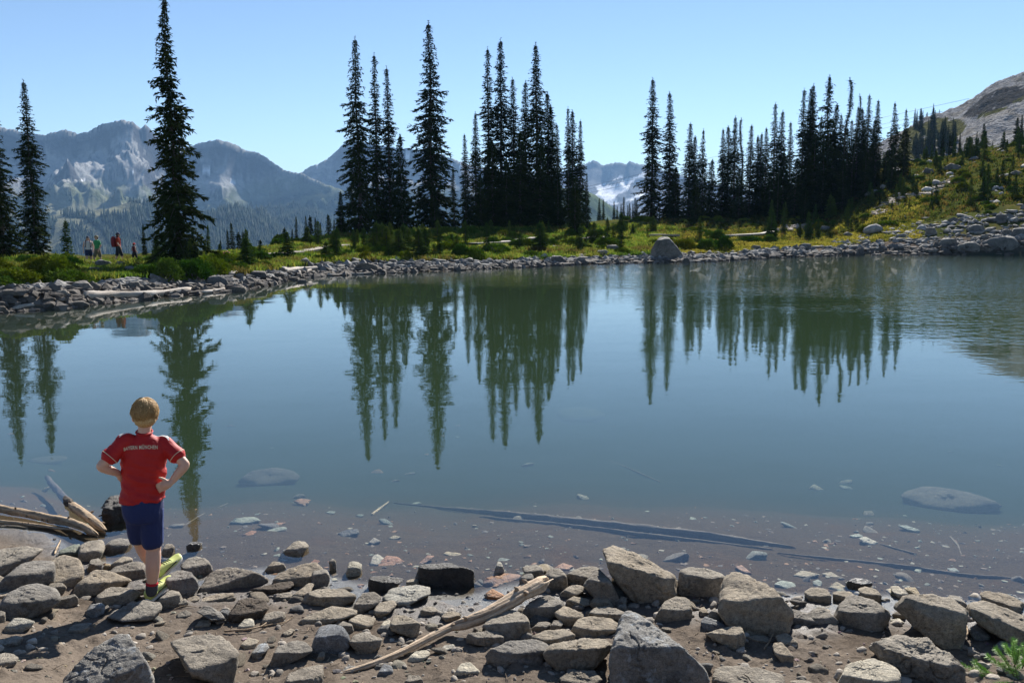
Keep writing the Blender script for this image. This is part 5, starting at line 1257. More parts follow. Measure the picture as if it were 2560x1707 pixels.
for k in range(190):
    px = rf_.uniform(-40, 2600); s = rf_.uniform(-.1, 1) * 1.0 + rf_.random() * (2.2 if px < 700 else 4.0)
    if px > 2150 and rf_.random() < .5: s += rf_.random() * 9
    x_, y_, r_ = shore_point(px, s)
    if abs(px - 1590) < 60 and s < 6: continue
    z_ = float(ground_h(np.array([x_]), np.array([y_]), False)[0])
    sz = (.12 + .30 * rf_.random() ** 2.0) * (.45 + r_ / 100)
    low = s < 1.3 + rf_.random()
    o = link('lakeside_stone', fprot[k % 8][0 if low else 1], None, None, (x_, y_, z_ + .12 * sz))
    o.scale = (sz * rf_.uniform(.8, 1.6), sz * rf_.uniform(.8, 1.3), sz * rf_.uniform(.7, 1.15)); o.rotation_euler = (rf_.normal(0, .25), rf_.normal(0, .25), rf_.random() * 6.28)
    if low: tag(o, 'brown stone at the waterline of the far stony shore', 'stone', 'stones at the far waterline')
    else: tag(o, 'grey stone in the rubble band of the far shore', 'stone', 'stones in the far shore rubble')
# the rubble between them
t = NT('shore_rubble'); wp = t.worldpos()
M_RUBBLE = t.pbr(t.mix(1.0, t.attr('tint'), t.ramp(t.noise(3.5, 5, .6, wp), [(.3, (.65, .65, .66)), (.7, (1.3, 1.29, 1.27))]), 'MULTIPLY'), .92, t.bump(t.noise(9, 5, .6, wp), .7, .06), .2)
n = 5200
ppx = rf_.uniform(-80, 2640, n); ss = rf_.gamma(1.6, 1.35, n) - .35
ex = (ppx > 2080) & (rf_.random(n) < .5); ss[ex] += rf_.random(ex.sum()) * 10
aa = az_of(ppx, np.full(n, 650.0)); rr = r_far(aa) + ss
Px = np.stack([rr * np.sin(aa), rr * np.cos(aa)], 1); zz_ = ground_h(Px[:, 0], Px[:, 1], False)
keep = (ss < np.where(ppx < 700, 3.2, 5.0)) | ex
P_ = np.c_[Px, zz_ + .02][keep]
S_ = (.07 + .22 * rf_.random(keep.sum()) ** 2.2) * (.7 + rr[keep] / 110)
base = np.where((ss[keep] < 1.1 + .5 * rf_.random(keep.sum()))[:, None], [[.12, .106, .093]], [[.18, .175, .167]])
scatter_stones('shore_rubble', P_, S_, 19, M_RUBBLE, .62, 1, (base * (.6 + .8 * rf_.random((keep.sum(), 1)))).clip(.02, .6))
# boulder field high on the right slope and stones along the trail
n = 2600
bpx = rf_.uniform(2120, 2600, n); bD = rf_.uniform(95, 215, n)
tz = fbm(xyz(bpx / 70, bD / 14, 4.0), 3)
keep = (rf_.random(n) < smooth(.0, .4, tz + .5 * smooth(160, 200, bD) * smooth(2330, 2450, bpx) - .1))
aa = az_of(bpx, np.full(n, 560.0)); Px = np.stack([bD * np.sin(aa), bD * np.cos(aa)], 1)[keep]
S_ = (.16 + .75 * rf_.random(keep.sum()) ** 2.5)
cs = np.array([.30, .29, .275]) * (.55 + .8 * rf_.random((keep.sum(), 1)))
scatter_stones('slope_talus', np.c_[Px, ground_h(Px[:, 0], Px[:, 1], False)], S_, 23, M_RUBBLE, .6, 2, cs.clip(.03, .6))
trail = [pts(*RB[3], L) for L in ([(1215, 405), (1300, 395), (1320, 345), (1400, 290), (1480, 270), (1600, 262)], [(1700, 225), (1760, 185), (1830, 160)], [(480, 535), (600, 520), (720, 495), (790, 480)])]
TP = []
for L in trail:
    for (x1, y1), (x2, y2) in zip(L[:-1], L[1:]):
        for q in np.linspace(0, 1, int(max(4, abs(x2 - x1) / 2.2))): TP.append(ground_pt(x1 + q * (x2 - x1), y1 + q * (y2 - y1)))
TP = np.array(TP); TP = np.repeat(TP, 4, 0); TP[:, :2] += rf_.normal(0, .55, (len(TP), 2)); TP[:, 2] = ground_h(TP[:, 0], TP[:, 1], False) + .06
scatter_stones('trail_stones', TP, .14 + .25 * rf_.random(len(TP)), 29, M_RUBBLE, .5, 1, np.array([.36, .30, .25]) * (.7 + .6 * rf_.random((len(TP), 1))))

# ---- low plants
def tuft_shrub(seed, R, H, n, leaf, up=.6):
    rng = np.random.default_rng(seed)
    th = rng.random(n) * 6.28; q = rng.random(n) ** .5
    lob = 1 + .35 * noise3(np.stack([np.cos(th) * 1.6 + seed, np.sin(th) * 1.6, np.zeros(n)], 1))
    rad = R * q * lob; hh = H * (1 - q ** 2.2) ** .6 * (.35 + .65 * rng.random(n) ** .5) * (1 + .3 * noise3(np.stack([np.cos(th) * 2.5 + seed, np.sin(th) * 2.5, q * 3], 1)))
    b = np.stack([rad * np.cos(th), rad * np.sin(th), hh], 1)
    d = np.stack([np.cos(th) * q, np.sin(th) * q, np.full(n, up)], 1) + rng.normal(0, .55, (n, 3))
    d /= np.linalg.norm(d, axis=1)[:, None]
    return sprays(b, b + d * (leaf * rng.uniform(.6, 1.4, n))[:, None], leaf * rng.uniform(.22, .42, n), rng)
t = NT('shrub_leaves'); oc = t.objcoord(); rnd = t.objrand()
c = t.ramp(t.noise(2.2, 3, .6, oc), [(.30, (.075, .125, .03)), (.55, (.14, .20, .046)), (.75, (.20, .23, .06))])
c = t.mix(1.0, c, t.ramp(rnd, [(0, (.55, .72, .62)), (.5, (1, 1, 1)), (.8, (1.3, 1.12, .75)), (1, (1.45, 1.0, .62))]), 'MULTIPLY')
d1 = t.n('ShaderNodeBsdfDiffuse', None, Color=c).outputs[0]
tl_ = t.n('ShaderNodeBsdfTranslucent', None, Color=t.mix(1.0, c, (1.4, 1.5, .6), 'MULTIPLY')).outputs[0]
t.t.links.new(t.n('ShaderNodeMixShader', None, i0=.5, i1=d1, i2=tl_).outputs[0], t.out.inputs['Surface'])
M_SHRUB = t.m
SHR = []
for k, (R, H, n, lf) in enumerate([(1.0, .8, 1500, .17), (.8, 1.0, 1300, .16), (1.3, .7, 1800, .17), (.7, .5, 900, .13)]):
    v, f = tuft_shrub(60 + k, R, H, n, lf); me = mesh_np('shrub', v, f, False); me.materials.append(M_SHRUB); SHR.append(me)
    # stems under the leaves
STEM = []
for k in range(2):
    ps = []; 
    for j in range(9):
        a = j * .7 + k; e = np.array([math.cos(a) * .6, math.sin(a) * .6, .55]); ps.append(np.stack([np.array([0, 0, -.1]), e * .5 + [0, 0, .08], e]))
    v, f = tubes(ps, [np.array([.03, .02, .008])] * 9, 4, False); me = mesh_np('stems', v, f, True); me.materials.append(M_BARK); STEM.append(me)
def put_shrub(x_, y_, s, k, lab, grp, hs=1.0):
    z_ = float(ground_h(np.array([x_]), np.array([y_]), False)[0])
    root = empty('shrub', (x_, y_, z_ - .04), rf_.random() * 6.28); root.scale = (s, s, s * hs)
    link('foliage', SHR[k % 4], None, root); link('stem', STEM[k % 2], None, root)
    tag(root, lab, 'shrub', grp); return root
def place_band(n, px0, px1, s0, s1, fn, power=1.0):
    for k in range(n):
        px = rf_.uniform(px0, px1); s = s0 + (s1 - s0) * rf_.random() ** power
        x_, y_, r_ = shore_point(px, s); fn(k, x_, y_, r_, px, s)
LS = 'leafy shrub on the grassy bank around the tall lone conifer'
place_band(64, -30, 660, 3.6, 18, lambda k, x_, y_, r_, px, s: put_shrub(x_, y_, rf_.uniform(.45, .95) * (.5 if 185 < px < 370 else 1), k, LS, 'shrubs around the tall lone conifer', rf_.uniform(.6, .95)), 1.3)
MS = 'leafy shrub in the thicket below the central conifers'
place_band(95, 640, 1560, 5.0, 32, lambda k, x_, y_, r_, px, s: put_shrub(x_, y_, rf_.uniform(.45, 1.0), k, MS, 'shrubs below the central conifers', rf_.uniform(.7, 1.3)), 1.3)
RS = 'low shrub on the heather slope below the rocky hillside'
place_band(140, 1560, 2600, 12, 85, lambda k, x_, y_, r_, px, s: put_shrub(x_, y_, rf_.uniform(.4, 1.0), k, RS, 'shrubs on the heather slope', rf_.uniform(.6, 1.0)), 1.1)
YM = 'young fir in the thicket below the central conifers'
def yf(lab, grp, h0, h1, w0=.8, w1=1.3):
    return lambda k, x_, y_, r_, px, s: place_tree(['young', 'young_b'][k % 2], x_, y_, rf_.uniform(h0, h1), lab, grp, widen=rf_.uniform(w0, w1), name='young_fir', cat='fir')
place_band(34, 680, 1130, 5.5, 24, yf(YM, 'young firs below the central conifers', .9, 2.2, 1.0, 1.6), 1.2)
place_band(30, 1130, 1640, 6, 34, yf(YM, 'young firs below the central conifers', .9, 2.4, .8, 1.3), 1.2)
place_band(16, 370, 680, 6, 20, yf('young fir on the grassy bank near the tall lone conifer', 'young firs near the tall lone conifer', .7, 1.7))
place_band(165, 1900, 2600, 18, 90, yf('young fir dotted over the heather slope below the rocky hillside', 'young firs on the heather slope', 1.0, 3.2, .6, 1.0), .9)
for k, (px, py) in enumerate([(1780, 655 - 8), (1825, 648), (1720, 645), (1700, 642)]):
    a = ground_pt(px, py - 14); put_shrub(a[0], a[1] + 2, .9, k, 'bushy shrub beside the great leaning boulder', 'shrubs beside the great boulder', 1.25)
for k, (px, py) in enumerate([(100, 690), (150, 705), (520, 685), (560, 672), (480, 700), (420, 705), (130, 690)]):
    a = ground_pt(px, py); put_shrub(a[0], a[1], rf_.uniform(.7, 1.0), k, 'broad green shrub near the foot of the tall lone conifer', 'shrubs near the tall conifer', 1.2)
# grass, sedge and heather: nobody could count it
def grass(name, n, px0, px1, s0, s1, hmin, hmax, cols_, seed, mat, thresh=-.2, power=1.0):
    rg = np.random.default_rng(seed)
    ppx = rg.uniform(px0, px1, n); s = s0 + (s1 - s0) * rg.random(n) ** power
    a = az_of(ppx, np.full(n, 640.0)); r = r_far(a) + s
    x_, y_ = r * np.sin(a), r * np.cos(a)
    cl = fbm(xyz(x_ / 3.2, y_ / 3.2, seed * 1.0), 3); kp = cl > thresh
    x_, y_, r, cl = x_[kp], y_[kp], r[kp], cl[kp]; n = len(x_)
    z_ = ground_h(x_, y_, False)
    h = (hmin + (hmax - hmin) * rg.random(n)) * (1 + .6 * cl)
    B = 5
    V = np.zeros((n, B, 3, 3))
    for b in range(B):
        an = rg.random(n) * 6.28; lean = rg.uniform(.15, .75, n); w = .028 + .02 * rg.random(n) + .0003 * r
        ox, oy = rg.normal(0, .10, n), rg.normal(0, .10, n); ta = rg.random(n) * 6.28
        V[:, b, 0] = np.stack([x_ + ox - w * np.cos(ta), y_ + oy - w * np.sin(ta), z_ - .03], 1)
        V[:, b, 1] = np.stack([x_ + ox + w * np.cos(ta), y_ + oy + w * np.sin(ta), z_ - .03], 1)
        V[:, b, 2] = np.stack([x_ + ox + np.cos(an) * lean * h, y_ + oy + np.sin(an) * lean * h, z_ + h], 1)
    F = np.arange(n * B * 3).reshape(-1, 3)
    pal = np.array(cols_); cc = pal[np.clip(((cl + .3) * 1.6 * len(pal) + rg.normal(0, .6, n)).astype(int), 0, len(pal) - 1)] * (.7 + .6 * rg.random((n, 1)))
    o = link(name, mesh_np(name, V.reshape(-1, 3), F, False, np.repeat(cc, B * 3, 0)), mat)
    return tag(o, kind='stuff')
t = NT('grass_blades'); c = t.attr('tint')
d1 = t.n('ShaderNodeBsdfDiffuse', None, Color=c).outputs[0]
tl_ = t.n('ShaderNodeBsdfTranslucent', None, Color=t.mix(1.0, c, (1.4, 1.35, .7), 'MULTIPLY')).outputs[0]
t.t.links.new(t.n('ShaderNodeMixShader', None, i0=.4, i1=d1, i2=tl_).outputs[0], t.out.inputs['Surface'])
M_GRASS = t.m
GP = [(.045, .085, .02), (.08, .135, .03), (.12, .165, .038), (.165, .175, .05), (.075, .115, .028), (.09, .08, .035)]
tag(grass('bank_grass', 20000, -60, 760, 3.6, 26, .12, .38, GP, 51, M_GRASS, -.35, 1.2), 'rough yellow-green grass covering the lake bank around the hikers', 'grass')
tag(grass('bank_grass', 20000, 700, 1700, 4.2, 40, .12, .42, GP, 52, M_GRASS, -.35, 1.3), 'rough yellow-green grass on the bank below the central conifers', 'grass')
tag(grass('meadow_grass', 16000, 1650, 2300, 4.5, 38, .08, .24, [(.10, .11, .028), (.16, .155, .038), (.21, .185, .05)], 53, M_GRASS, -.5, 1.2), 'short golden-green grass of the lakeside meadow', 'grass')
tag(grass('heather', 22000, 1650, 2640, 16, 105, .12, .40, [(.03, .045, .016), (.05, .068, .022), (.08, .085, .028), (.10, .075, .033), (.045, .06, .02)], 54, M_GRASS, -.3, 1.0), 'dark heather carpeting the slope below the rocky hillside', 'heather')

# ---- boardwalk
M_PLANK = plain('weathered_plank', (.36, .32, .27), .85, .2, .35, 5, .4, 30)
def boardwalk(L, lab, width=1.1):
    G = np.array([ground_pt(px, py) for px, py in L]); G[:, 2] = ground_h(G[:, 0], G[:, 1], False) + .28
    root = empty('boardwalk', tuple(G[0] - [0, 0, .28])); off = np.array(root.location)
    seg = np.linalg.norm(np.diff(G, axis=0), axis=1); tot = seg.sum(); cum = np.r_[0, np.cumsum(seg)]
    n = max(6, int(tot / .32)); 
    me = None
    for k in range(n):
        s = (k + .5) / n * tot; p_ = np.array([np.interp(s, cum, G[:, c]) for c in range(3)])
        q_ = np.array([np.interp(min(s + .1, tot), cum, G[:, c]) for c in range(3)]) - np.array([np.interp(max(s - .1, 0), cum, G[:, c]) for c in range(3)])
        a = math.atan2(q_[1], q_[0])
        if me is None:
            bm = bmesh.new(); bmesh.ops.create_cube(bm, size=1.0); bmesh.ops.scale(bm, vec=(tot / n * .93, width, .05), verts=bm.verts)
            me = bpy.data.meshes.new('plank'); bm.to_mesh(me); bm.free(); me.materials.append(M_PLANK)
        o = link('plank', me, None, root); o.location = p_ - off; o.rotation_euler = (0, -math.atan2(q_[2], math.hypot(q_[0], q_[1])), a + rf_.normal(0, .015))
    for sgn in (-1, 1):
        path = []
        for k in range(len(G)):
            tdir = G[min(k + 1, len(G) - 1)] - G[max(k - 1, 0)]; nr_ = np.array([-tdir[1], tdir[0], 0]); nr_ /= np.linalg.norm(nr_)
            path.append(G[k] + nr_ * sgn * width * .42 - [0, 0, .10] - off)
        v, f = tubes([np.array(path)], [np.full(len(path), .075)], 4); link('stringer', mesh_np('stringer', v, f, False), M_PLANK, root)
    return tag(root, lab, 'boardwalk')
boardwalk(pts(*RB[1], [(490, 372), (660, 358), (840, 345), (1020, 312), (1130, 292), (1240, 278)]), 'grey boardwalk curving through the grass below the three-tree cluster')
boardwalk(pts(*RB[2], [(150, 264), (270, 260), (400, 252), (540, 232), (680, 212)]), 'pale boardwalk rising in front of the dense central stand')
boardwalk(pts(*RB[2], [(1090, 218), (1180, 212), (1280, 205)]), 'short boardwalk span beside the sunlit green fir')
boardwalk(pts(*RB[2], [(1690, 184), (1800, 185), (1920, 186)]), 'boardwalk strip just behind the great leaning boulder')
boardwalk(pts(*RB[3], [(20, 590), (150, 586), (280, 580), (390, 574), (460, 556)]), 'boardwalk ending at the golden lakeside meadow')
# ------------------------------------------------------------------ people
def loft(centers, A, B, n=20):
    """closed tube through ellipses: centre, half-axis vectors A and B per section"""
    centers = np.asarray(centers, float); A = np.asarray(A, float); B = np.asarray(B, float); m = len(centers)
    k = np.linspace(0, m - 1, (m - 1) * 5 + 1)
    def cr(Q):   # Catmull-Rom through the sections
        i = np.clip(np.floor(k).astype(int), 0, m - 2); t_ = (k - i)[:, None]
        p0, p1, p2, p3 = Q[np.clip(i - 1, 0, m - 1)], Q[i], Q[i + 1], Q[np.clip(i + 2, 0, m - 1)]
        return .5 * (2 * p1 + (p2 - p0) * t_ + (2 * p0 - 5 * p1 + 4 * p2 - p3) * t_ ** 2 + (3 * p1 - p0 - 3 * p2 + p3) * t_ ** 3)
    Cc, Aa, Bb = cr(centers), cr(A), cr(B)
    th = np.arange(n) * 2 * np.pi / n
    V = Cc[:, None] + np.cos(th)[None, :, None] * Aa[:, None] + np.sin(th)[None, :, None] * Bb[:, None]
    r = len(Cc); F = grid_faces(n, r, True); c0 = r * n
    V = np.concatenate([V.reshape(-1, 3), Cc[[0, -1]]]); s = np.arange(n)
    T = np.concatenate([np.stack([np.full(n, c0), (s + 1) % n, s], 1), np.stack([np.full(n, c0 + 1), (r - 1) * n + s, (r - 1) * n + (s + 1) % n], 1)])
    return V, [F, T]
def limb(P, R, n=14):
    P = np.asarray(P, float); R = np.asarray(R, float)
    T = np.gradient(P, axis=0); T /= np.linalg.norm(T, axis=1)[:, None] + 1e-9
    ref = np.array([.12, 1, .07]); A = np.cross(T, ref); A /= np.linalg.norm(A, axis=1)[:, None]; B = np.cross(T, A)
    # rounded ends
    P = np.concatenate([[P[0] - T[0] * R[0] * .7], P, [P[-1] + T[-1] * R[-1] * .7]]); A = np.concatenate([A[:1], A, A[-1:]]); B = np.concatenate([B[:1], B, B[-1:]])
    R = np.concatenate([[R[0] * .35], R, [R[-1] * .35]])
    return loft(P, A * R[:, None], B * R[:, None], n)
def ball(c, r, axes=None):
    d, f = ico(3); V = d * np.asarray(r, float)
    if axes is not None: V = V @ np.asarray(axes)
    return V + np.asarray(c, float), [f]
def fuse(name, parts, voxel, smooth_it=4, factor=.5):
    """one continuous surface grown around all the given volumes"""
    Vs, Qs, Ts, off = [], [], [], 0
    for V, Fs in parts:
        for f in Fs: (Qs if f.shape[1] == 4 else Ts).append(f + off)
        Vs.append(V); off += len(V)
    fl = ([np.concatenate(Qs)] if Qs else []) + ([np.concatenate(Ts)] if Ts else [])
    me = mesh_np(name + '_raw', np.concatenate(Vs), fl)
    bm = bmesh.new(); bm.from_mesh(me); bmesh.ops.recalc_face_normals(bm, faces=bm.faces); bm.to_mesh(me); bm.free()
    o = bpy.data.objects.new(name + '_raw', me); COL.objects.link(o)
    md = o.modifiers.new('r', 'REMESH'); md.mode = 'VOXEL'; md.voxel_size = voxel; md.use_smooth_shade = True
    ms = o.modifiers.new('s', 'SMOOTH'); ms.factor = factor; ms.iterations = smooth_it
    dg = bpy.context.evaluated_depsgraph_get(); dg.update()
    out = bpy.data.meshes.new_from_object(o.evaluated_get(dg)); out.name = name
    bpy.data.objects.remove(o); bpy.data.meshes.remove(me)
    return out
def get_v(me):
    V = np.empty(len(me.vertices) * 3, np.float32); me.vertices.foreach_get('co', V); return V.reshape(-1, 3).astype(float)
def set_v(me, V): me.vertices.foreach_set('co', np.ascontiguousarray(V, np.float32).ravel()); me.update()
def get_n(me):
    N = np.empty(len(me.vertices) * 3, np.float32); me.vertex_normals.foreach_get('vector', N); return N.reshape(-1, 3).astype(float)
def wrinkle(me, amp, fn):
    V = get_v(me); N = get_n(me); set_v(me, V + N * (amp * fn(V))[:, None])
def fabric(name, col, rough=.8, var=.12, weave=420, sheen=.0, bump=.25):
    t = NT(name); oc = t.objcoord()
    c = t.mix(t.noise(9, 4, .6, oc), tuple(v * (1 - var) for v in col), tuple(v * (1 + var) for v in col))
    return t.pbr(c, rough, t.bump(t.noise(weave, 2, .5, oc), bump, .002), .3)
t = NT('skin'); oc = t.objcoord()
c = t.mix(t.noise(14, 4, .6, oc), (.50, .285, .195), (.62, .375, .27))
M_SKIN = t.pbr(c, .52, t.bump(t.noise(260, 3, .6, oc), .12, .002), .35, Subsurface_Weight=.12, Subsurface_Scale=.01)
M_RED = fabric('red_jersey', (.36, .010, .010), .62)
M_NAVY = fabric('navy_shorts', (.010, .020, .085), .7)
M_CREAM = plain('cream_print', (.62, .52, .36), .6, .3, .1)
M_WHITE = plain('white_cloth', (.75, .74, .70), .7, .3, .06)
M_SOCK = plain('grey_sock', (.055, .055, .06), .9, .2, .6, 90)
M_SOCKRED = plain('red_sock_band', (.40, .02, .03), .9, .2, .2, 60)
M_LIME = plain('lime_shoe', (.50, .56, .17), .55, .35, .18, 30)
M_SOLE = plain('pale_sole', (.66, .64, .56), .6, .3, .15, 30)
M_DARKG = plain('dark_lace', (.03, .05, .035), .7, .3, .2)
t = NT('blond_hair'); oc = t.objcoord()
c = t.ramp(t.noise(130, 3, .7, oc), [(.3, (.20, .115, .045)), (.5, (.40, .255, .11)), (.7, (.62, .45, .23))])
M_HAIR = t.pbr(c, .62, None, .25)

# ---- the boy
O_ = ground_pt(373, 1510); O_ = O_ + np.array([0, 0, .05])
b_f = np.array([O_[0], O_[1], 0]); b_f /= np.linalg.norm(b_f); b_r = np.array([b_f[1], -b_f[0], 0]); b_u = np.array([0, 0, 1.0])
BM = np.stack([b_r, b_f, b_u], 1)
BASE = np.array([O_[0], O_[1], O_[2]]); KB = 1.13
def J(px, py, y=0.0):
    """photograph pixel on a vertical plane y metres behind the boy -> boy's own coordinates (right, away, up)"""
    d = ray(float(px), float(py)); t_ = ((BASE - C) @ b_f + y * KB) / (d @ b_f)
    return (C + d * t_ - BASE) @ BM / KB
def vec(*a): return np.array(a, float)
boy = empty('person', tuple(BASE)); boy.rotation_euler = (0, 0, math.atan2(-b_f[0], b_f[1])); boy.scale = (KB, KB, KB)
tag(boy, 'blond child in red jersey and navy shorts, hands on hips, seen from behind', 'person')
hd = J(362, 1039, .02); nk = J(361, 1084, .0)
sL, sR = J(313, 1104, .0), J(413, 1110, .0)
eL, eR = J(251, 1166, -.05), J(464, 1161, -.09)
wL, wR = J(298, 1184, .03), J(430, 1203, -.085)
hipL, hipR = J(341, 1268, .01), J(378, 1270, .0)
kL, kR = J(353, 1362, .15), J(384, 1374, .005)
aL, aR = J(398, 1432, .24), J(379, 1482, -.005)
X_, Y_, Z_ = vec(1, 0, 0), vec(0, 1, 0), vec(0, 0, 1)
parts = []
hx = np.array([[1, 0, 0], [0, 1, 0], [0, 0, 1.0]])
parts.append(ball(hd + vec(0, 0, .012), (.070, .086, .092)))
parts.append(ball(hd + vec(0, .035, -.045), (.052, .055, .056)))                  # jaw
parts.append(ball(hd + vec(0, .092, -.018), (.011, .016, .016)))                  # nose
parts.append(ball(hd + vec(0, .086, -.052), (.022, .010, .006)))                  # lips
for s in (-1, 1): parts.append(ball(hd + vec(s * .072, .004, -.012), (.010, .018, .027)))   # ears
parts.append(limb([nk + vec(0, 0, -.05), nk + vec(0, .0, .0), hd + vec(0, .01, -.04)], [.045, .040, .042]))
tor = [nk + vec(0, .005, -.03), J(361, 1106, .005), J(360, 1140, .01), J(359, 1185, .012), J(359, 1225, .008), J(360, 1262, .005)]
parts.append(loft(tor, [X_ * q for q in (.050, .125, .120, .108, .110, .115)], [Y_ * q for q in (.045, .070, .082, .080, .080, .085)]))
for sh, el, wr in ((sL, eL, wL), (sR, eR, wR)):
    parts.append(limb([sh, sh * .5 + el * .5, el], [.043, .037, .029])); parts.append(limb([el, el * .65 + wr * .35, wr], [.029, .031, .021]))
def hand(wr, pc, dirf, up, thumb_dir, curl, L=1.0):
    dirf = dirf / np.linalg.norm(dirf); up = up - dirf * (up @ dirf); up /= np.linalg.norm(up); nrm = np.cross(dirf, up)
    out = [limb([wr, pc - dirf * .010, pc + dirf * .020], [.021, .027, .024])]
    out.append(loft([pc - dirf * .03, pc, pc + dirf * .028], [up * .022, up * .033, up * .034], [nrm * .015, nrm * .014, nrm * .011]))
    for k, (o_, ln) in enumerate(zip((.025, .0085, -.0085, -.025), (.052, .058, .054, .043))):
        b0 = pc + dirf * .028 + up * o_; p1 = b0 + dirf * ln * .45; p2 = p1 + (dirf * .6 + curl * .8) * ln * .35; p3 = p2 + (dirf * .1 + curl) * ln * .3
        out.append(limb([b0 - dirf * .012, p1, p2, p3], [.0085, .0078, .0072, .0062], 8))
    tb = pc - dirf * .012 + up * .028
    out.append(limb([tb - up * .01, tb + thumb_dir * .022, tb + thumb_dir * .050], [.011, .0095, .0075], 8))
    return out
pR = J(416, 1211, -.095)
parts += hand(wR, pR, J(402, 1217, -.085) - pR, Z_ + X_ * .1, (J(397, 1204, -.10) - pR) / np.linalg.norm(J(397, 1204, -.10) - pR), Y_ * .8 - Z_ * .5)
pL = J(304, 1192, .06)
parts += hand(wL, pL, vec(.35, .75, -.55), Z_ + vec(0, -.3, 0), vec(.5, .1, -.85), X_ * .8)
for hp, kn, an in ((hipL, kL, aL), (hipR, kR, aR)):
    mid = kn * .62 + an * .38 + vec(0, -.018, 0)
    parts.append(limb([hp, hp * .5 + kn * .5, kn], [.072, .062, .046])); parts.append(limb([kn, mid, an * .8 + kn * .2, an], [.046, .047, .033, .029]))
footR = (vec(.64, .62, .30), J(372, 1507, .0)); footL = (vec(.70, .58, .36), J(395, 1451, .20))
for (dr, hl), an in ((footR, aR), (footL, aL)):
    dr = dr / np.linalg.norm(dr)
    parts.append(limb([an, hl + dr * .045 + vec(0, 0, .045)], [.030, .032])); parts.append(limb([hl + dr * .05 + Z_ * .03, hl + dr * .16 + Z_ * .02], [.028, .022]))
body = link('body', fuse('body', parts, .0054, 3), M_SKIN, boy)
# eyes on the far side of the face
for s in (-1, 1):
    v, f = ball(hd + vec(s * .028, .083, .0), (.011, .009, .008)); link('eye', mesh_np('eye', v, f), M_WHITE, boy)
# jersey
sp = [loft([nk + vec(0, .005, .012), nk + vec(0, .004, -.012), J(361, 1101, .004), J(361, 1117, .006), J(360, 1150, .01), J(359, 1190, .01), J(358, 1222, .006), J(357, 1250, .003)],
           [X_ * q for q in (.046, .058, .115, .143, .143, .137, .138, .143)], [Y_ * q for q in (.048, .055, .072, .090, .101, .098, .100, .106)], 28)]
slL, slR = sL * .32 + eL * .68, sR * .36 + eR * .64
sp.append(limb([nk * .3 + sL * .7 + vec(0, 0, -.005), sL + vec(-.0, 0, .004), sL * .62 + eL * .38, slL], [.048, .053, .052, .056]))
sp.append(limb([nk * .3 + sR * .7 + vec(0, 0, -.005), sR + vec(0, 0, .004), sR * .65 + eR * .35, slR], [.048, .053, .052, .056]))
shirt_me = fuse('jersey', sp, .0062, 5)
def folds(V):
    p = V.copy()
    f1 = ridged(np.stack([p[:, 0] * 5 + p[:, 2] * 7, p[:, 1] * 5, p[:, 2] * 3.5 - p[:, 0] * 4], 1), 3) - .5
    f2 = fbm(np.stack([p[:, 0] * 12, p[:, 1] * 12, p[:, 2] * 26 + p[:, 0] * 9], 1), 3)
    low = smooth(sL[2], sL[2] - .35, p[:, 2])
    return f1 * (.5 + .6 * low) + f2 * (.35 + .4 * low)
wrinkle(shirt_me, .016, folds)
jersey = link('jersey', shirt_me, M_RED, boy)
bv_ = [Vector(v) for v in get_v(shirt_me)]; bvh = BVHTree.FromPolygons(bv_, [tuple(p.vertices) for p in shirt_me.polygons])
def on_shirt(p, d, off=.0028):
    h = bvh.ray_cast(Vector(p), Vector(d))
    return None if h[0] is None else np.array(h[0]) + np.array(h[1]) * off
def strip(path, width, d, off, name, mat, parent, side=None):
    """thin sewn strip lying on the jersey"""
    P = np.array([p for p in path]); T = np.gradient(P, axis=0); d = np.array(d, float)
    S = np.cross(T, d); S /= np.linalg.norm(S, axis=1)[:, None]
    row = []
    for p_, s_ in zip(P, S):
        row.append([on_shirt(p_ - d * .4 + s_ * w_, d, off) for w_ in (-width / 2, width / 2)])
    row = [r for r in row if r[0] is not None and r[1] is not None]
    V = np.array(row).reshape(-1, 3); n = len(row)
    F = np.array([[2 * i, 2 * i + 1, 2 * i + 3, 2 * i + 2] for i in range(n - 1)])
    return link(name, mesh_np(name, V, F), mat, parent)
for s_, S0, E0 in ((1, sR, slR), (-1, sL, slL)):
    for k in (-1, 0, 1):
        a0 = nk + vec(s_ * .060, .020 + k * .016, 0); a1 = S0 + vec(s_ * .015, k * .016 + .005, 0); a2 = S0 * .7 + E0 * .3 + vec(s_ * .0, k * .016, 0)
        q = np.linspace(0, 1, 22)[:, None]
        path = (1 - q) ** 2 * a0 + 2 * q * (1 - q) * a1 + q ** 2 * a2
        strip(path, .007, (0, 0, -1), .002, 'shoulder_stripe', M_WHITE, jersey)
    ax_ = (E0 - S0) / np.linalg.norm(E0 - S0); cc_ = E0 - ax_ * .012
    u_ = np.cross(ax_, Y_); u_ /= np.linalg.norm(u_); w_ = np.cross(ax_, u_)
    ring = []
    for a in np.linspace(0, 2 * np.pi, 37):
        d_ = -(np.cos(a) * u_ + np.sin(a) * w_); h = on_shirt(cc_ - d_ * .14, d_, .0005)
        if h is None or np.linalg.norm(h - cc_) > .078: h = cc_ - d_ * .058
        ring.append(h)
    v, f = tubes([np.array(ring)], [np.full(len(ring), .0021)], 5); link('sleeve_trim', mesh_np('sleeve_trim', v, f), M_CREAM, jersey)
colr = [nk + vec(.050 * math.cos(a), .004 + .052 * math.sin(a), .012 + .012 * math.sin(a)) for a in np.linspace(0, 6.283, 33)]
v, f = tubes([np.array(colr)], [np.full(33, .006)], 6); link('collar', mesh_np('collar', v, f), M_RED, jersey)
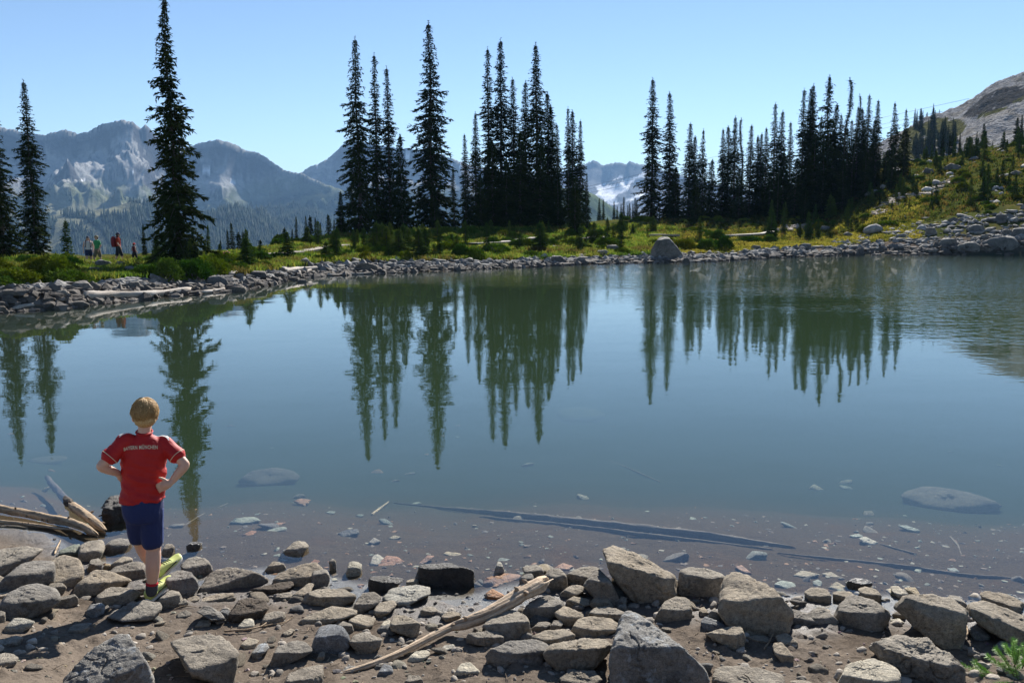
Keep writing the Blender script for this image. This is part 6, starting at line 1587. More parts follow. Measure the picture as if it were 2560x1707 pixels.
# the printed name across the shoulders
tcu = bpy.data.curves.new('lettering', 'FONT'); tcu.body = 'BAYERN MÜNCHEN'; tcu.size = 1.0; tcu.align_x = 'CENTER'; tcu.offset = .022; tcu.space_character = 1.12; tcu.resolution_u = 3
to = bpy.data.objects.new('lettering_raw', tcu); COL.objects.link(to)
dg = bpy.context.evaluated_depsgraph_get(); dg.update()
tme = bpy.data.meshes.new_from_object(to.evaluated_get(dg)); bpy.data.objects.remove(to)
bm = bmesh.new(); bm.from_mesh(tme); bmesh.ops.triangulate(bm, faces=bm.faces); bmesh.ops.subdivide_edges(bm, edges=[e for e in bm.edges if e.calc_length() > .25], cuts=2); bm.to_mesh(tme); bm.free()
TV = get_v(tme); w0 = TV[:, 0].max() - TV[:, 0].min(); LW = np.linalg.norm(J(393, 1117) - J(310, 1113)); k_ = LW / w0
ctr = J(351.5, 1119)
for i in range(len(TV)):
    u, w = TV[i, 0] * k_, TV[i, 1] * k_ * 1.5
    p0 = vec(ctr[0] + u, -.5, ctr[2] + w + .010 * (1 - (u / (LW / 2)) ** 2) - u * .03)
    h = on_shirt(p0, (0, 1, 0), .0022); TV[i] = h if h is not None else vec(p0[0], -.1, p0[2])
set_v(tme, TV); tme.name = 'lettering'
link('lettering', tme, M_CREAM, jersey)
# shorts
shp = [loft([J(357, 1240, .003), J(358, 1262, .003), J(359, 1285, .004), J(360, 1300, .006)], [X_ * q for q in (.126, .130, .128, .115)], [Y_ * q for q in (.095, .104, .106, .095)], 24)]
kLs, kRs = J(346, 1345, .10), J(381, 1357, .004)
shp.append(limb([hipL + vec(.002, 0, -.02), hipL * .5 + kLs * .5, kLs], [.074, .069, .062], 18)); shp.append(limb([hipR + vec(-.002, 0, -.02), hipR * .5 + kRs * .5, kRs], [.076, .073, .069], 18))
sh_me = fuse('shorts', shp, .0065, 4)
wrinkle(sh_me, .010, lambda V: (ridged(np.stack([V[:, 0] * 8, V[:, 1] * 6, V[:, 2] * 3 + V[:, 0] * 3], 1), 3) - .5) + .4 * fbm(V * np.array([18, 18, 9]), 3))
shorts = link('shorts', sh_me, M_NAVY, boy)
bv2 = BVHTree.FromPolygons([Vector(v) for v in get_v(sh_me)], [tuple(p.vertices) for p in sh_me.polygons])
for s_ in (1,):
    for dx in (0, .008):
        pth = []
        for q in np.linspace(0, 1, 24):
            c_ = (hipR + vec(0, 0, -.0)) * (1 - q) + kRs * q; d_ = vec(-.86, .5, 0); h = bv2.ray_cast(Vector(c_ - d_ * .25 + vec(dx, dx, 0)), Vector(d_))
            if h[0] is not None: pth.append(np.array(h[0]) + np.array(h[1]) * .0012)
        if len(pth) > 3:
            v, f = tubes([np.array(pth)], [np.full(len(pth), .0016)], 4); link('piping', mesh_np('piping', v, f), plain('pale_blue_piping', (.20, .27, .55), .6, .3, .1), shorts)
# socks and shoes
def shoe(dr, hl, an, nm):
    dr = dr / np.linalg.norm(dr); sd_ = np.cross(dr, Z_); sd_ /= np.linalg.norm(sd_); up = np.cross(sd_, dr)
    L = .232
    root = None
    st = np.array([0, .04, .10, .22, .36, .52, .68, .82, .93, 1.0])
    wd = np.array([.022, .031, .034, .034, .034, .038, .042, .041, .032, .012]); ht = np.array([.050, .072, .080, .078, .072, .060, .047, .038, .031, .018])
    lift = np.array([.012, .002, 0, 0, 0, 0, 0, .004, .010, .018])
    cs = [hl + dr * (L * s) + up * (l_ + h * .5 + .014) for s, h, l_ in zip(st, ht, lift)]
    v, f = loft(cs, [sd_ * w for w in wd], [up * h * .52 for h in ht], 20)
    upper = link('shoe', fuse(nm, [(v, f), limb([an, hl + dr * .055 + up * .06], [.037, .036])], .004, 3), M_LIME, boy)
    cs = [hl + dr * (L * s) + up * (l_ + .012) for s, l_ in zip(st, lift)]
    v, f = loft(cs, [sd_ * (w + .004) for w in wd], [up * .012 for _ in st], 20); link('sole', mesh_np('sole', v, f), M_SOLE, upper)
    lp, lr = [], []
    for q in (.36, .44, .52, .60):
        h = np.interp(q, st, ht); w = np.interp(q, st, wd); c_ = hl + dr * (L * q) + up * (.016 + h)
        lp.append(np.array([c_ - sd_ * w * .6 - up * .010, c_ + up * .004, c_ + sd_ * w * .6 - up * .010])); lr.append(np.full(3, .0032))
    v, f = tubes(lp, lr, 5); link('lace', mesh_np('lace', v, f), M_DARKG, upper)
    # dark swoosh-like side band
    c_ = [hl + dr * (L * q) + up * (.030 + .022 * q) - (-sd_ if nm == 'shoe_a' else sd_) * 0 + sd_ * (np.interp(q, st, wd) + .001) for q in np.linspace(.25, .72, 8)]
    c2 = [hl + dr * (L * q) + up * (.030 + .022 * q) - sd_ * (np.interp(q, st, wd) + .001) for q in np.linspace(.25, .72, 8)]
    v, f = tubes([np.array(c_), np.array(c2)], [np.linspace(.002, .006, 8)] * 2, 5); link('side_band', mesh_np('side_band', v, f), M_DARKG, upper)
    ax_ = None
    return upper
shoe(footR[0], footR[1], aR, 'shoe_a'); shoe(footL[0], footL[1], aL, 'shoe_b')
for an, kn, hl, dr in ((aR, kR, footR[1], footR[0]), (aL, kL, footL[1], footL[0])):
    ax_ = (kn - an) / np.linalg.norm(kn - an); dr = dr / np.linalg.norm(dr)
    low = hl + dr * .045 + vec(0, 0, .06)
    v, f = limb([low, an, an + ax_ * .062], [.034, .0335, .0375], 16); sock = link('sock', mesh_np('sock', v, f), M_SOCK, boy)
    v, f = limb([an + ax_ * .055, an + ax_ * .072], [.0375, .0385], 16); link('sock_band', mesh_np('sock_band', v, f), M_SOCKRED, sock)
# hair: a cap of combed strands
rh_ = np.random.default_rng(5)
cap = fuse('hair', [ball(hd + vec(0, -.006, .022), (.078, .092, .092)), ball(hd + vec(0, -.030, -.022), (.070, .062, .052)), ball(hd + vec(0, .05, .045), (.066, .045, .045))], .006, 4)
hair = link('hair', cap, M_HAIR, boy)
cro = np.array([.012, -.02, 1.0]); sp_, sr_ = [], []
for k in range(1400):
    a = rh_.random() * 6.283; bk = -math.sin(a)
    end = math.radians(np.interp(bk, [-1, -.2, .3, 1], [82, 102, 118, 128])) + rh_.normal(0, .05)
    st0 = abs(rh_.normal(0, .10)) if k % 3 == 0 else rh_.uniform(.0, .75) * end
    en = min(end, st0 + rh_.uniform(.7, 1.5)); tw = rh_.normal(0, .12)
    n = 8; ph = np.linspace(st0, en, n)
    aa_ = a + tw * np.linspace(0, 1, n)
    dv = np.stack([np.sin(ph) * np.cos(aa_), np.sin(ph) * np.sin(aa_), np.cos(ph)], 1)
    rad = np.stack([np.full(n, .0795), np.full(n, .0945), np.full(n, .0955)], 1)
    off = .0 + .013 * rh_.random() ** 1.5 * np.linspace(.3, 1, n) + .004 * np.sin(np.linspace(0, 3, n) + a * 3)
    P_ = hd + vec(.0, -.006, .020) + dv * (rad + off[:, None])
    fl = smooth(np.radians(85), np.radians(125), ph)[:, None]; P_ = P_ - dv * np.array([1, 1, 0]) * .016 * fl
    sp_.append(P_); sr_.append(np.linspace(.0024, .0008, n))
v, f = tubes(sp_, sr_, 3, False); link('strand', mesh_np('strand', v, f), M_HAIR, hair)['kind'] = 'stuff'

# ---- hikers on the far path
def hiker(px, D, H, face, shirt, pants, hat, pack, lab, pants_len=.32, hat_brim=True, sleeves=True, stride=.12):
    a = float(az_of(px, 620.0)); x_, y_ = D * math.sin(a), D * math.cos(a); z_ = float(ground_h(np.array([x_]), np.array([y_]), False)[0])
    root = empty('person', (x_, y_, z_), face); tag(root, lab, 'person')
    h = H / 1.7
    P = lambda *q: np.array(q) * h
    hd_ = P(0, .02, 1.58); nk_ = P(0, 0, 1.43)
    pr = [ball(hd_, np.array([.078, .095, .115]) * h), limb([nk_, hd_ - P(0, 0, .08)], [.055 * h, .05 * h]), ball(hd_ + P(0, .1, -.01), np.array([.014, .02, .02]) * h)]
    pr.append(loft([P(0, 0, 1.44), P(0, 0, 1.36), P(0, 0, 1.15), P(0, 0, 1.0), P(0, 0, .90)], [X_ * q * h for q in (.06, .18, .15, .145, .16)], [Y_ * q * h for q in (.05, .10, .11, .10, .11)]))
    for s in (-1, 1):
        sh, el, wr = P(s * .19, 0, 1.37), P(s * .26, -.04, 1.12), P(s * .25, .10, .90)
        pr += [limb([sh, el], [.048 * h, .038 * h]), limb([el, wr], [.038 * h, .026 * h]), limb([wr, wr + P(0, .03, -.09)], [.032 * h, .02 * h])]
        for k in range(4): pr.append(limb([wr + P((k - 1.5) * .018, .03, -.07), wr + P((k - 1.5) * .02, .05, -.16)], [.009 * h, .007 * h], 6))
        pr.append(limb([wr + P(-s * .02, .03, -.03), wr + P(-s * .05, .06, -.09)], [.011 * h, .008 * h], 6))
        hp, kn, an = P(s * .09, 0, .90), P(s * .10, s * stride + .03, .48), P(s * .10, s * stride * 1.3 - .02, .09)
        pr += [limb([hp, kn], [.085 * h, .058 * h]), limb([kn, kn * .6 + an * .4, an], [.058 * h, .055 * h, .036 * h])]
    link('body', fuse('body', pr, .016 * h, 2), M_SKIN, root)
    tp = [loft([P(0, 0, 1.45), P(0, 0, 1.37), P(0, 0, 1.15), P(0, 0, .93)], [X_ * q * h for q in (.07, .20, .17, .175)], [Y_ * q * h for q in (.06, .12, .13, .13)])]
    if sleeves:
        for s in (-1, 1): tp.append(limb([P(s * .17, 0, 1.38), P(s * .235, -.025, 1.2)], [.07 * h, .065 * h]))
    link('shirt', fuse('shirt', tp, .015 * h, 3), shirt, root)
    pp = [loft([P(0, 0, .99), P(0, 0, .90), P(0, 0, .80)], [X_ * q * h for q in (.17, .19, .17)], [Y_ * q * h for q in (.12, .14, .12)])]
    for s in (-1, 1):
        hp, kn = P(s * .09, 0, .88), P(s * .10, s * stride + .03, .48); pp.append(limb([hp, hp + (kn - hp) * pants_len / .42], [.105 * h, .09 * h]))
    link('shorts', fuse('shorts', pp, .015 * h, 3), pants, root)
    for s in (-1, 1):
        an = P(s * .10, s * stride * 1.3 - .02, .07); v, f = limb([an + P(0, -.05, -.03), an + P(0, .13, -.045)], [.05 * h, .04 * h]); link('boot', mesh_np('boot', v, f), plain('boot', (.05, .04, .035)), root)
    v, f = ball(hd_ + P(0, -.005, .035), np.array([.092, .108, .10]) * h); v = v[:, :]; keep = v[:, 2] > hd_[2] + .01 * h
    v[:, 2] = np.maximum(v[:, 2], hd_[2] + .02 * h)
    cap_ = link('cap', mesh_np('cap', v, f), hat, root)
    if hat_brim:
        v, f = ball(hd_ + P(0, .12, .03), np.array([.075, .075, .010]) * h); link('brim', mesh_np('brim', v, f), hat, cap_)
    v, f = ball(hd_ + P(0, -.035, -.02), np.array([.085, .075, .09]) * h); link('hair', mesh_np('hair', v, f), plain('brown_hair', (.06, .04, .025)), root)
    if pack is not None:
        v, f = loft([P(0, -.22, 1.50), P(0, -.23, 1.40), P(0, -.24, 1.15), P(0, -.22, .92)], [X_ * q * h for q in (.09, .16, .18, .15)], [Y_ * q * h for q in (.06, .11, .13, .10)])
        pk = link('backpack', mesh_np('backpack', v, f), pack, root)
        for s in (-1, 1):
            v, f = tubes([np.array([P(s * .10, -.12, 1.46), P(s * .11, .02, 1.48), P(s * .11, .13, 1.36), P(s * .13, .12, 1.12), P(s * .15, -.10, 1.0)])], [np.full(5, .022 * h)], 6); link('strap', mesh_np('strap', v, f), pack, pk)
        pk.parent = root
    return root
mk = lambda n_, c_: plain(n_, c_, .8, .2, .15, 12)
hiker(221, 54, 1.64, math.pi + .35, mk('white_top', (.50, .48, .46)), mk('navy_shorts_far', (.02, .03, .07)), mk('dark_cap', (.03, .035, .06)), mk('maroon_pack', (.07, .025, .03)), 'woman-sized hiker in white top, dark shorts and dark cap on the path', .26, True, False)
hiker(243, 56, 1.70, math.pi - .5, mk('green_shirt', (.05, .26, .10)), mk('khaki_shorts', (.14, .13, .09)), mk('tan_cap', (.22, .19, .12)), None, 'hiker in green T-shirt and tan cap on the path', .36)
hiker(296, 55, 1.72, -1.1, mk('red_orange_shirt', (.34, .04, .018)), mk('dark_trousers', (.03, .03, .035)), mk('navy_cap', (.03, .03, .06)), mk('dark_red_pack', (.16, .02, .025)), 'hiker in red-orange shirt carrying a dark red backpack', .42)
hiker(335, 55, 1.12, -.6, mk('purple_vest', (.08, .02, .035)), mk('black_trousers', (.02, .02, .022)), mk('red_cap', (.55, .03, .03)), None, 'child hiker in bright red cap and dark sleeveless top', .40, True, False)
# ------------------------------------------------------------------ driftwood, twigs, sapling, cables
def wood_mat(name, dark, light, rough=.85):
    t = NT(name); c = t.mix(t.attr('grain', 2), dark, light); oc = t.objcoord()
    c = t.mix(1.0, c, t.ramp(t.noise(30, 5, .65, oc), [(.3, (.7, .7, .7)), (.7, (1.2, 1.2, 1.2))]), 'MULTIPLY')
    return t.pbr(c, rough, t.bump(t.noise(70, 5, .6, oc), .6, .01), .25)
M_DRIFT = wood_mat('driftwood_pale', (.20, .135, .085), (.60, .47, .335))
M_DRIFTG = wood_mat('driftwood_tan', (.13, .09, .055), (.50, .37, .24))
M_DROWN = wood_mat('sunken_wood', (.05, .036, .022), (.13, .095, .06))
M_ROT = wood_mat('rotten_wood', (.02, .015, .012), (.085, .065, .05))
M_FARWOOD = wood_mat('far_driftwood', (.22, .18, .14), (.58, .52, .45))
def log_thing(name, P, R, mat, lab, seed, cat='log', sides=22, groove=.16, knots=0, per=.02, ragged=.5):
    P = np.asarray(P, float); R = np.asarray(R, float); rng = np.random.default_rng(seed)
    seg = np.linalg.norm(np.diff(P, axis=0), axis=1); cum = np.r_[0, np.cumsum(seg)]; L = cum[-1]; n = int(max(14, min(220, L / per)))
    s = np.linspace(0, L, n)
    Q = np.stack([np.interp(s, cum, P[:, c]) for c in range(3)], 1); r = np.interp(s, cum, R)
    for _ in range(6): Q[1:-1] = .25 * Q[:-2] + .5 * Q[1:-1] + .25 * Q[2:]
    T = np.gradient(Q, axis=0); T /= np.linalg.norm(T, axis=1)[:, None]
    A = np.cross(T, [0, 0, 1.0]); A /= np.linalg.norm(A, axis=1)[:, None]; B = np.cross(A, T)
    rm = r.mean()
    Q = Q + A * (rm * .35 * fbm(xyz(s / (rm * 14), seed, .3), 2))[:, None] + B * (rm * .2 * fbm(xyz(s / (rm * 14), seed, 5.3), 2))[:, None]
    th = np.arange(sides) * 2 * np.pi / sides
    S, TH = np.meshgrid(s, th, indexing='ij')
    tw = TH + S / rm * .03
    g = fbm(np.stack([np.cos(tw) * 2.6 + seed, np.sin(tw) * 2.6, S / (rm * 22)], -1), 4)
    g2 = fbm(np.stack([np.cos(tw) * 7 + seed, np.sin(tw) * 7, S / (rm * 30)], -1), 2)
    lump = fbm(np.stack([np.cos(tw) * .8 + seed, np.sin(tw) * .8, S / (rm * 6)], -1), 3)
    rr_ = r[:, None] * (1 + groove * g + .5 * groove * g2 + .22 * lump)
    endt = np.minimum(S, L - S) / (rm * 2.5); rr_ = rr_ * np.clip(.25 + .75 * np.clip(endt + ragged * g, 0, 1) ** .5, .12, 1.3)
    ext = ragged * rm * 3.0 * (g + g2) * (np.clip(1 - (L - S) / (rm * 3), 0, 1) - np.clip(1 - S / (rm * 3), 0, 1))
    V = Q[:, None] + rr_[..., None] * (np.cos(TH)[..., None] * A[:, None] + np.sin(TH)[..., None] * B[:, None]) + T[:, None] * ext[..., None]
    V = V.reshape(-1, 3); k = len(V); gr = np.clip(.55 + 1.1 * g + .8 * g2, 0, 1).ravel()
    V = np.concatenate([V, Q[[0, -1]]]); gr = np.r_[gr, .2, .2]; q = np.arange(sides)
    F = [grid_faces(sides, n, True), np.concatenate([np.stack([np.full(sides, k), (q + 1) % sides, q], 1), np.stack([np.full(sides, k + 1), (n - 1) * sides + q, (n - 1) * sides + (q + 1) % sides], 1)])]
    o0 = P.mean(0); o = link(name, mesh_np(name, V - o0, F, True, None, {'grain': gr}), mat, loc=tuple(o0))
    if lab: tag(o, lab, cat)
    for j in range(knots):
        i = rng.integers(int(n * .08), int(n * .9)); a = rng.uniform(-.3, 3.4); d_ = np.cos(a) * A[i] + np.sin(a) * B[i]; b0 = Q[i] + d_ * r[i] * .8 - o0
        v, f = tubes([np.stack([b0, b0 + d_ * r[i] * .5, b0 + d_ * r[i] * .8 + T[i] * r[i] * .4])], [np.array([.42, .26, .10]) * r[i]], 7)
        link('branch_stub', mesh_np('branch_stub', v, f, True, None, {'grain': np.full(len(v), .35)}), mat, o)
    return o
def px_path(L, lift, R):
    out = []
    for (px, py), l_, r_ in zip(L, lift, R):
        G = ground_pt(px, py); out.append(at_z(np.float64(px), np.float64(py), (max(G[2], 0) if l_ >= 0 else 0) + l_ + r_ * .6))
    return np.array(out)
# pale driftwood log across the beach
Lp = np.concatenate([pts(*REG[3], [(790, 490), (690, 545), (560, 610), (400, 700), (200, 815), (40, 880)]), pts(*REG[2], [(1830, 1115), (1600, 1235), (1380, 1345), (1160, 1430), (940, 1490)])])
Rl = [.052, .056, .055, .052, .048, .040, .026, .022, .021, .019, .010]
log_thing('driftwood_log', px_path(Lp, [.17, .16, .15, .13, .10, .07, .05, .03, .02, .01, .0], Rl), Rl, M_DRIFT, 'long pale weathered driftwood log lying across the beach stones', 3, knots=9, per=.011, groove=.30, sides=40, ragged=1.0)
Rl = [.036, .038, .040, .038, .042, .040, .036, .026]
log_thing('driftwood_log', px_path(pts(*REG[1], [(-120, 130), (0, 165), (150, 190), (300, 222), (430, 248), (560, 275), (680, 318), (778, 375)]), [.03] * 7 + [.0], Rl), Rl, M_DRIFTG, 'thick tan driftwood pole lying in the shallows beside the boy', 5, knots=6, per=.014)
Rl = [.018, .02, .02, .018, .014, .008]
log_thing('driftwood_pole', px_path(pts(*REG[1], [(-120, 262), (0, 270), (150, 283), (300, 300), (450, 322), (585, 335)]), [.01] * 6, Rl), Rl, M_DRIFTG, 'thin driftwood pole parallel to the thick tan one', 6, knots=3, per=.014)
Rl = [.030, .036, .040, .044, .046, .044, .036]
pth = px_path(pts(*REG[1], [(375, -90), (430, -15), (500, 60), (565, 128), (650, 185), (750, 258), (842, 335)]), [-.34, -.22, -.12, .0, .04, .04, .01], Rl)
lg = log_thing('driftwood_log', pth[3:], Rl[3:], M_DRIFTG, 'cracked log rising out of the water beside the driftwood poles', 7, knots=3, per=.014, groove=.24)
se = log_thing('sunken_end', pth[:4], Rl[:4], M_ROT, None, 8, per=.014, groove=.2); se.location = Vector(se.location) - Vector(lg.location); se.parent = lg
st_ = outline_rock(pts(*REG[1], [(800, 215), (860, 112), (930, 52), (1010, 85), (1060, 150), (1060, 245), (900, 248)]), 77, .6, 10, 'dark', rough=1.7, strata=.5, name='stump')
tag(st_, 'dark rotten stump standing in the water behind the boy', 'stump')
for k, (xx, yy, dx, dy) in enumerate([(830, 205, -60, 20), (850, 160, -70, -5), (860, 190, -50, -25)]):
    a_, b_ = pts(*REG[1], [(xx + 40, yy), (xx + dx * .6, yy + dy)]); Rl = [.018, .006]; d_ = px_path([a_, b_], [.06, .05], Rl)
    o = log_thing('splinter', d_, Rl, M_ROT, None, 60 + k, per=.01, sides=8); o.parent = st_; o.location = Vector(o.location) - Vector(st_.location)
# sunken logs
sunk = [([(985, 1258), (1090, 1270), (1219, 1284), (1400, 1305), (1632, 1333), (1800, 1352), (1985, 1372)], [.010, .016, .032, .042, .046, .040, .016], 'long sunken log lying on the lake bed off the beach', M_DROWN),
        ([(1945, 1384), (2100, 1402), (2285, 1420), (2420, 1438), (2600, 1452)], [.006, .014, .018, .014, .008], 'thinner sunken log beyond the end of the long one', M_DROWN),
        ([(1200, 1292), (1420, 1318), (1700, 1352), (1930, 1375)], [.012, .02, .022, .008], 'split sunken plank beside the long sunken log', M_DROWN),
        ([(1520, 1150), (1580, 1175), (1650, 1205)], [.008, .014, .008], 'small drowned branch in the deeper water', M_DROWN),
        ([(420, 1340), (500, 1290), (570, 1258)], [.006, .009, .006], 'slim drowned stick under the tall tree reflection', M_DROWN),
        ([(930, 1288), (950, 1272), (972, 1255)], [.016, .014, .008], 'orange-brown drowned stub in the shallows', M_DRIFTG),
        ([(2375, 1342), (2395, 1362), (2403, 1390)], [.012, .010, .005], 'short crooked drowned stick beyond the bright pale slab', M_DROWN),
        ([(2200, 1362), (2245, 1374), (2290, 1388)], [.006, .010, .012], 'drowned root piece with a knobbed end', M_DROWN)]
for k, (L, Rl, lab, m_) in enumerate(sunk):
    P_ = np.array([ground_pt(*q) for q in L]); P_[:, 2] = ground_h(P_[:, 0], P_[:, 1]) + np.array(Rl) * .6
    log_thing('sunken_log', P_, Rl, m_, lab, 20 + k, groove=.3, per=.03, knots=0)
# twigs on the mud
def twig(L, r, lab, seed, forks=()):
    P_ = np.array([ground_pt(*q) for q in L]); P_[:, 2] = ground_h(P_[:, 0], P_[:, 1]) + r * 1.2; P_[1:-1, 2] += .012
    o = log_thing('twig', P_, np.linspace(r, r * .5, len(P_)), M_DRIFTG, lab, seed, 'twig', 8, .2, 0, .012, .2)
    for j, Lf in enumerate(forks):
        Q_ = np.array([ground_pt(*q) for q in Lf]); Q_[:, 2] = ground_h(Q_[:, 0], Q_[:, 1]) + r * 1.5
        f_ = log_thing('fork', Q_, np.linspace(r * .7, r * .3, len(Q_)), M_DRIFTG, None, seed + 50 + j, 'twig', 7, .2, 0, .012, .2); f_.location = Vector(f_.location) - Vector(o.location); f_.parent = o
twig(pts(*REG[2], [(0, 1180), (90, 1180), (180, 1170), (300, 1140), (370, 1095), (440, 1040)]), .008, 'forked dead twig lying beside the egg-like white stone', 31, [pts(*REG[2], [(310, 1130), (400, 1105), (480, 1100), (560, 1050)])])
twig(pts(*REG[4], [(465, 895), (505, 850), (530, 810), (548, 770)]), .006, 'short bent twig leaning by the oblong tan stone', 33)
twig(pts(*REG[3], [(690, 980), (760, 1030), (840, 1080)]), .007, 'thin stick lying over the flat oval tan rock', 34)
twig(pts(*REG[1], [(1395, 998), (1480, 975), (1590, 985)]), .005, 'straight twig below the slanting flaky slab', 35)
twig(pts(*REG[1], [(440, 550), (465, 490), (490, 430)]), .010, 'splintered stick standing by the pale flat-topped rock', 36)
twig(pts(*REG[4], [(1905, 690), (1925, 740), (1945, 790), (1900, 840)]), .012, 'shredded pale bark piece beside the overhanging block', 37)
# driftwood along the far shore
for k, (rg_, L, r, lab) in enumerate([(8, [(710, 715), (850, 705), (1000, 690), (1200, 690), (1400, 670), (1600, 645)], .17, 'long bleached log on the waterline below the hikers'),
                                      (8, [(1700, 672), (1790, 655), (1890, 630)], .09, 'bleached pole floating at the shore point past the tall lone conifer'),
                                      (8, [(100, 805), (280, 795), (430, 782), (530, 770)], .10, 'pale plank log at the waterline beside the hump rock'),
                                      (1, [(840, 505), (900, 497), (965, 482)], .12, 'pale log resting on the far shore rubble'),
                                      (1, [(720, 490), (850, 478), (1040, 468)], .15, 'grey weathered log along the far shore rubble'),
                                      (1, [(1050, 520), (1250, 518), (1450, 515)], .07, 'thin pale pole at the far waterline'),
                                      (1, [(245, 525), (330, 500)], .14, 'short white log among the far shore rocks'),
                                      (2, [(2000, 404), (2100, 402), (2230, 400)], .08, 'thin pole at the waterline beside the great leaning boulder')]):
    Lq = pts(*RB[rg_], L); P_ = np.array([ground_pt(*q) for q in Lq]); P_[:, 2] = np.maximum(ground_h(P_[:, 0], P_[:, 1], False), 0) + r * .8
    log_thing('driftwood_log', P_, np.linspace(r, r * .7, len(P_)), M_FARWOOD, lab, 80 + k, groove=.22, per=.15, sides=12)
# orange-brown timber barrier by the path
tb = empty('trail_barrier', tuple(ground_pt(565, 652))); bo = np.array(tb.location)
M_TIMBER = plain('orange_timber', (.34, .12, .05), .7, .3, .3, 6)
pa, pb, pc_ = at_dist(543., 640., 58.), at_dist(571., 631., 58.), at_dist(561., 650., 58.)
for nm, a_, b_, r in (('rail', pa, pb, .11), ('post', pb + [0, 0, .05], pc_ - [0, 0, .1], .12), ('post', pa + [0, 0, .05], np.array([pa[0], pa[1], float(ground_h(pa[:1], pa[1:2], False)[0]) - .1]), .10)):
    v, f = tubes([np.stack([a_, .5 * (a_ + b_), b_]) - bo], [np.full(3, r)], 8); link(nm, mesh_np(nm, v, f), M_TIMBER, tb)
tag(tb, 'orange-brown timber barrier beside the path past the tall lone conifer', 'barrier')
# fresh green fir sapling poking into the lower right corner
Gs = ground_pt(2540, 1700); sap = empty('fir_sapling', tuple(Gs)); tag(sap, 'bright green fir sapling tips on the muddy beach', 'sapling')
M_FRESH = plain('fresh_needles', (.24, .42, .08), .5, .35, .35, 20); M_STEM = plain('sapling_stem', (.12, .14, .05), .8, .2, .3)
sf_, sr_ = np.array([Gs[0], Gs[1], 0]), None
sfw = sf_ / np.linalg.norm(sf_); srt = np.array([sfw[1], -sfw[0], 0])
def S_(px, py, y=0.0):
    d = ray(float(px), float(py)); t_ = ((Gs - C) @ sfw + y) / (d @ sfw); return C + d * t_ - Gs
shoots = [((2560, 1800), (2545, 1700), (2530, 1625), 0), ((2535, 1690), (2515, 1650), (2490, 1622), -.02), ((2528, 1700), (2470, 1685), (2405, 1662), .02), ((2520, 1712), (2465, 1705), (2410, 1705), -.06), ((2535, 1680), (2555, 1655), (2585, 1630), .04), ((2535, 1665), (2550, 1640), (2545, 1620), -.05),
          ((2560, 1760), (2500, 1730), (2440, 1728), -.1), ((2545, 1650), (2522, 1635), (2512, 1612), .05), ((2480, 1688), (2450, 1670), (2438, 1655), .0), ((2560, 1700), (2600, 1690), (2640, 1670), .0), ((2500, 1690), (2478, 1700), (2455, 1690), -.03), ((2545, 1660), (2530, 1625), (2535, 1600), .0), ((2540, 1680), (2500, 1665), (2470, 1640), -.05), ((2550, 1720), (2510, 1700), (2480, 1715), -.12), ((2555, 1670), (2570, 1640), (2560, 1612), -.02), ((2450, 1680), (2425, 1690), (2400, 1684), .03)]
rn_ = np.random.default_rng(3); b0_, b1_, w_, stp = [], [], [], []
for k, (p0, p1, p2, y) in enumerate(shoots):
    A0, A1, A2 = S_(*p0, y), S_(*p1, y), S_(*p2, y - .03); q = np.linspace(0, 1, 14)[:, None]; path = (1 - q) ** 2 * A0 + 2 * q * (1 - q) * A1 + q ** 2 * A2
    stp.append(path); T = np.gradient(path, axis=0); T /= np.linalg.norm(T, axis=1)[:, None]
    for j in range(360):
        i = rn_.integers(1, 14); b = path[i] + (path[min(i + 1, 13)] - path[i]) * rn_.random(); d_ = rn_.normal(size=3); d_ -= T[i] * (d_ @ T[i]); d_ /= np.linalg.norm(d_); d_ = d_ * .85 + T[i] * .55
        b0_.append(b); b1_.append(b + d_ * rn_.uniform(.020, .034)); w_.append(.0013)
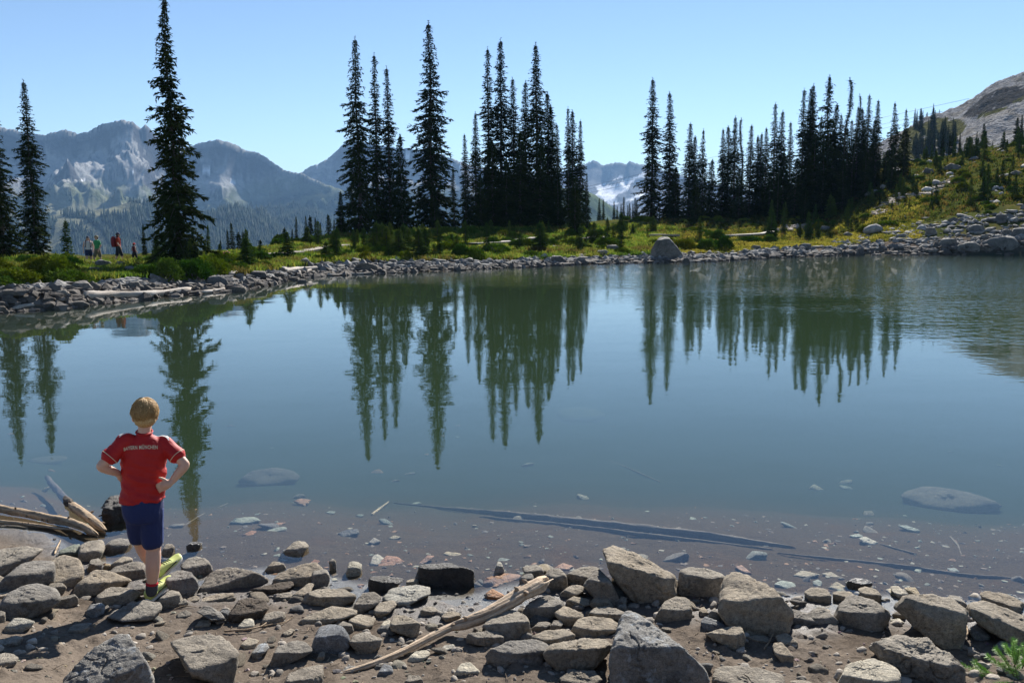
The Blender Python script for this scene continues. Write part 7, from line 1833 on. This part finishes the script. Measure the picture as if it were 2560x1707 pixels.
v, f = tubes(stp, [np.linspace(.0035, .0015, 14)] * len(stp), 5); link('stem', mesh_np('stem', v, f), M_STEM, sap)
v, f = sprays(np.array(b0_), np.array(b1_), np.array(w_), rn_); link('needles', mesh_np('needles', v, f, False), M_FRESH, sap)['kind'] = 'stuff'
# lift cables strung from the hillside across the valley
M_CABLE = plain('steel_cable', (.06, .065, .07), .5, .4, .1)
for k, (L, lab) in enumerate([([(2423, 247, 570), (2207, 294, 620), (1900, 366, 690), (1485, 463, 780), (1250, 520, 850)], 'upper thin lift cable strung over the valley from the rocky hillside'),
                              ([(2356, 279, 560), (2207, 311, 600), (1900, 381, 680), (1485, 470, 780), (1250, 525, 850)], 'middle thin lift cable strung over the valley from the rocky hillside'),
                              ([(2330, 294, 550), (2207, 322, 590), (1900, 392, 670), (1485, 480, 780), (1250, 533, 850)], 'lower thin lift cable strung over the valley from the rocky hillside')]):
    P_ = np.array([at_dist(float(a), float(b), float(d)) for a, b, d in L]); v, f = tubes([P_ - P_[0]], [np.full(len(P_), .085)], 5)
    tag(link('lift_cable', mesh_np('lift_cable', v, f), M_CABLE, loc=tuple(P_[0])), lab, 'cable')
# ------------------------------------------------------------------ haze: the mountain air
hx, hy0, hy1, hz0, hz1 = 11700.0, -400.0, 11700.0, -201.0, 690.0
Vh = np.array([(-hx, hy0, hz0), (hx, hy0, hz0), (hx, hy1, hz0), (-hx, hy1, hz0), (-hx, hy0, hz1), (hx, hy0, hz1), (hx, hy1, hz1), (-hx, hy1, hz1)])
Fh = np.array([(0, 3, 2, 1), (4, 5, 6, 7), (0, 1, 5, 4), (1, 2, 6, 5), (2, 3, 7, 6), (3, 0, 4, 7)])
t = NT('haze_air')
pv = t.n('ShaderNodeVolumePrincipled', None, Color=(.34, .61, 1.0), Density=0.000058, Anisotropy=0.0)
t.t.links.new(pv.outputs[0], t.out.inputs['Volume'])
haze = link('haze', mesh_np('haze', Vh, Fh, False), t.m)
tag(haze, 'pale blue mountain haze filling the air over the lake and ranges', 'haze', kind='stuff')
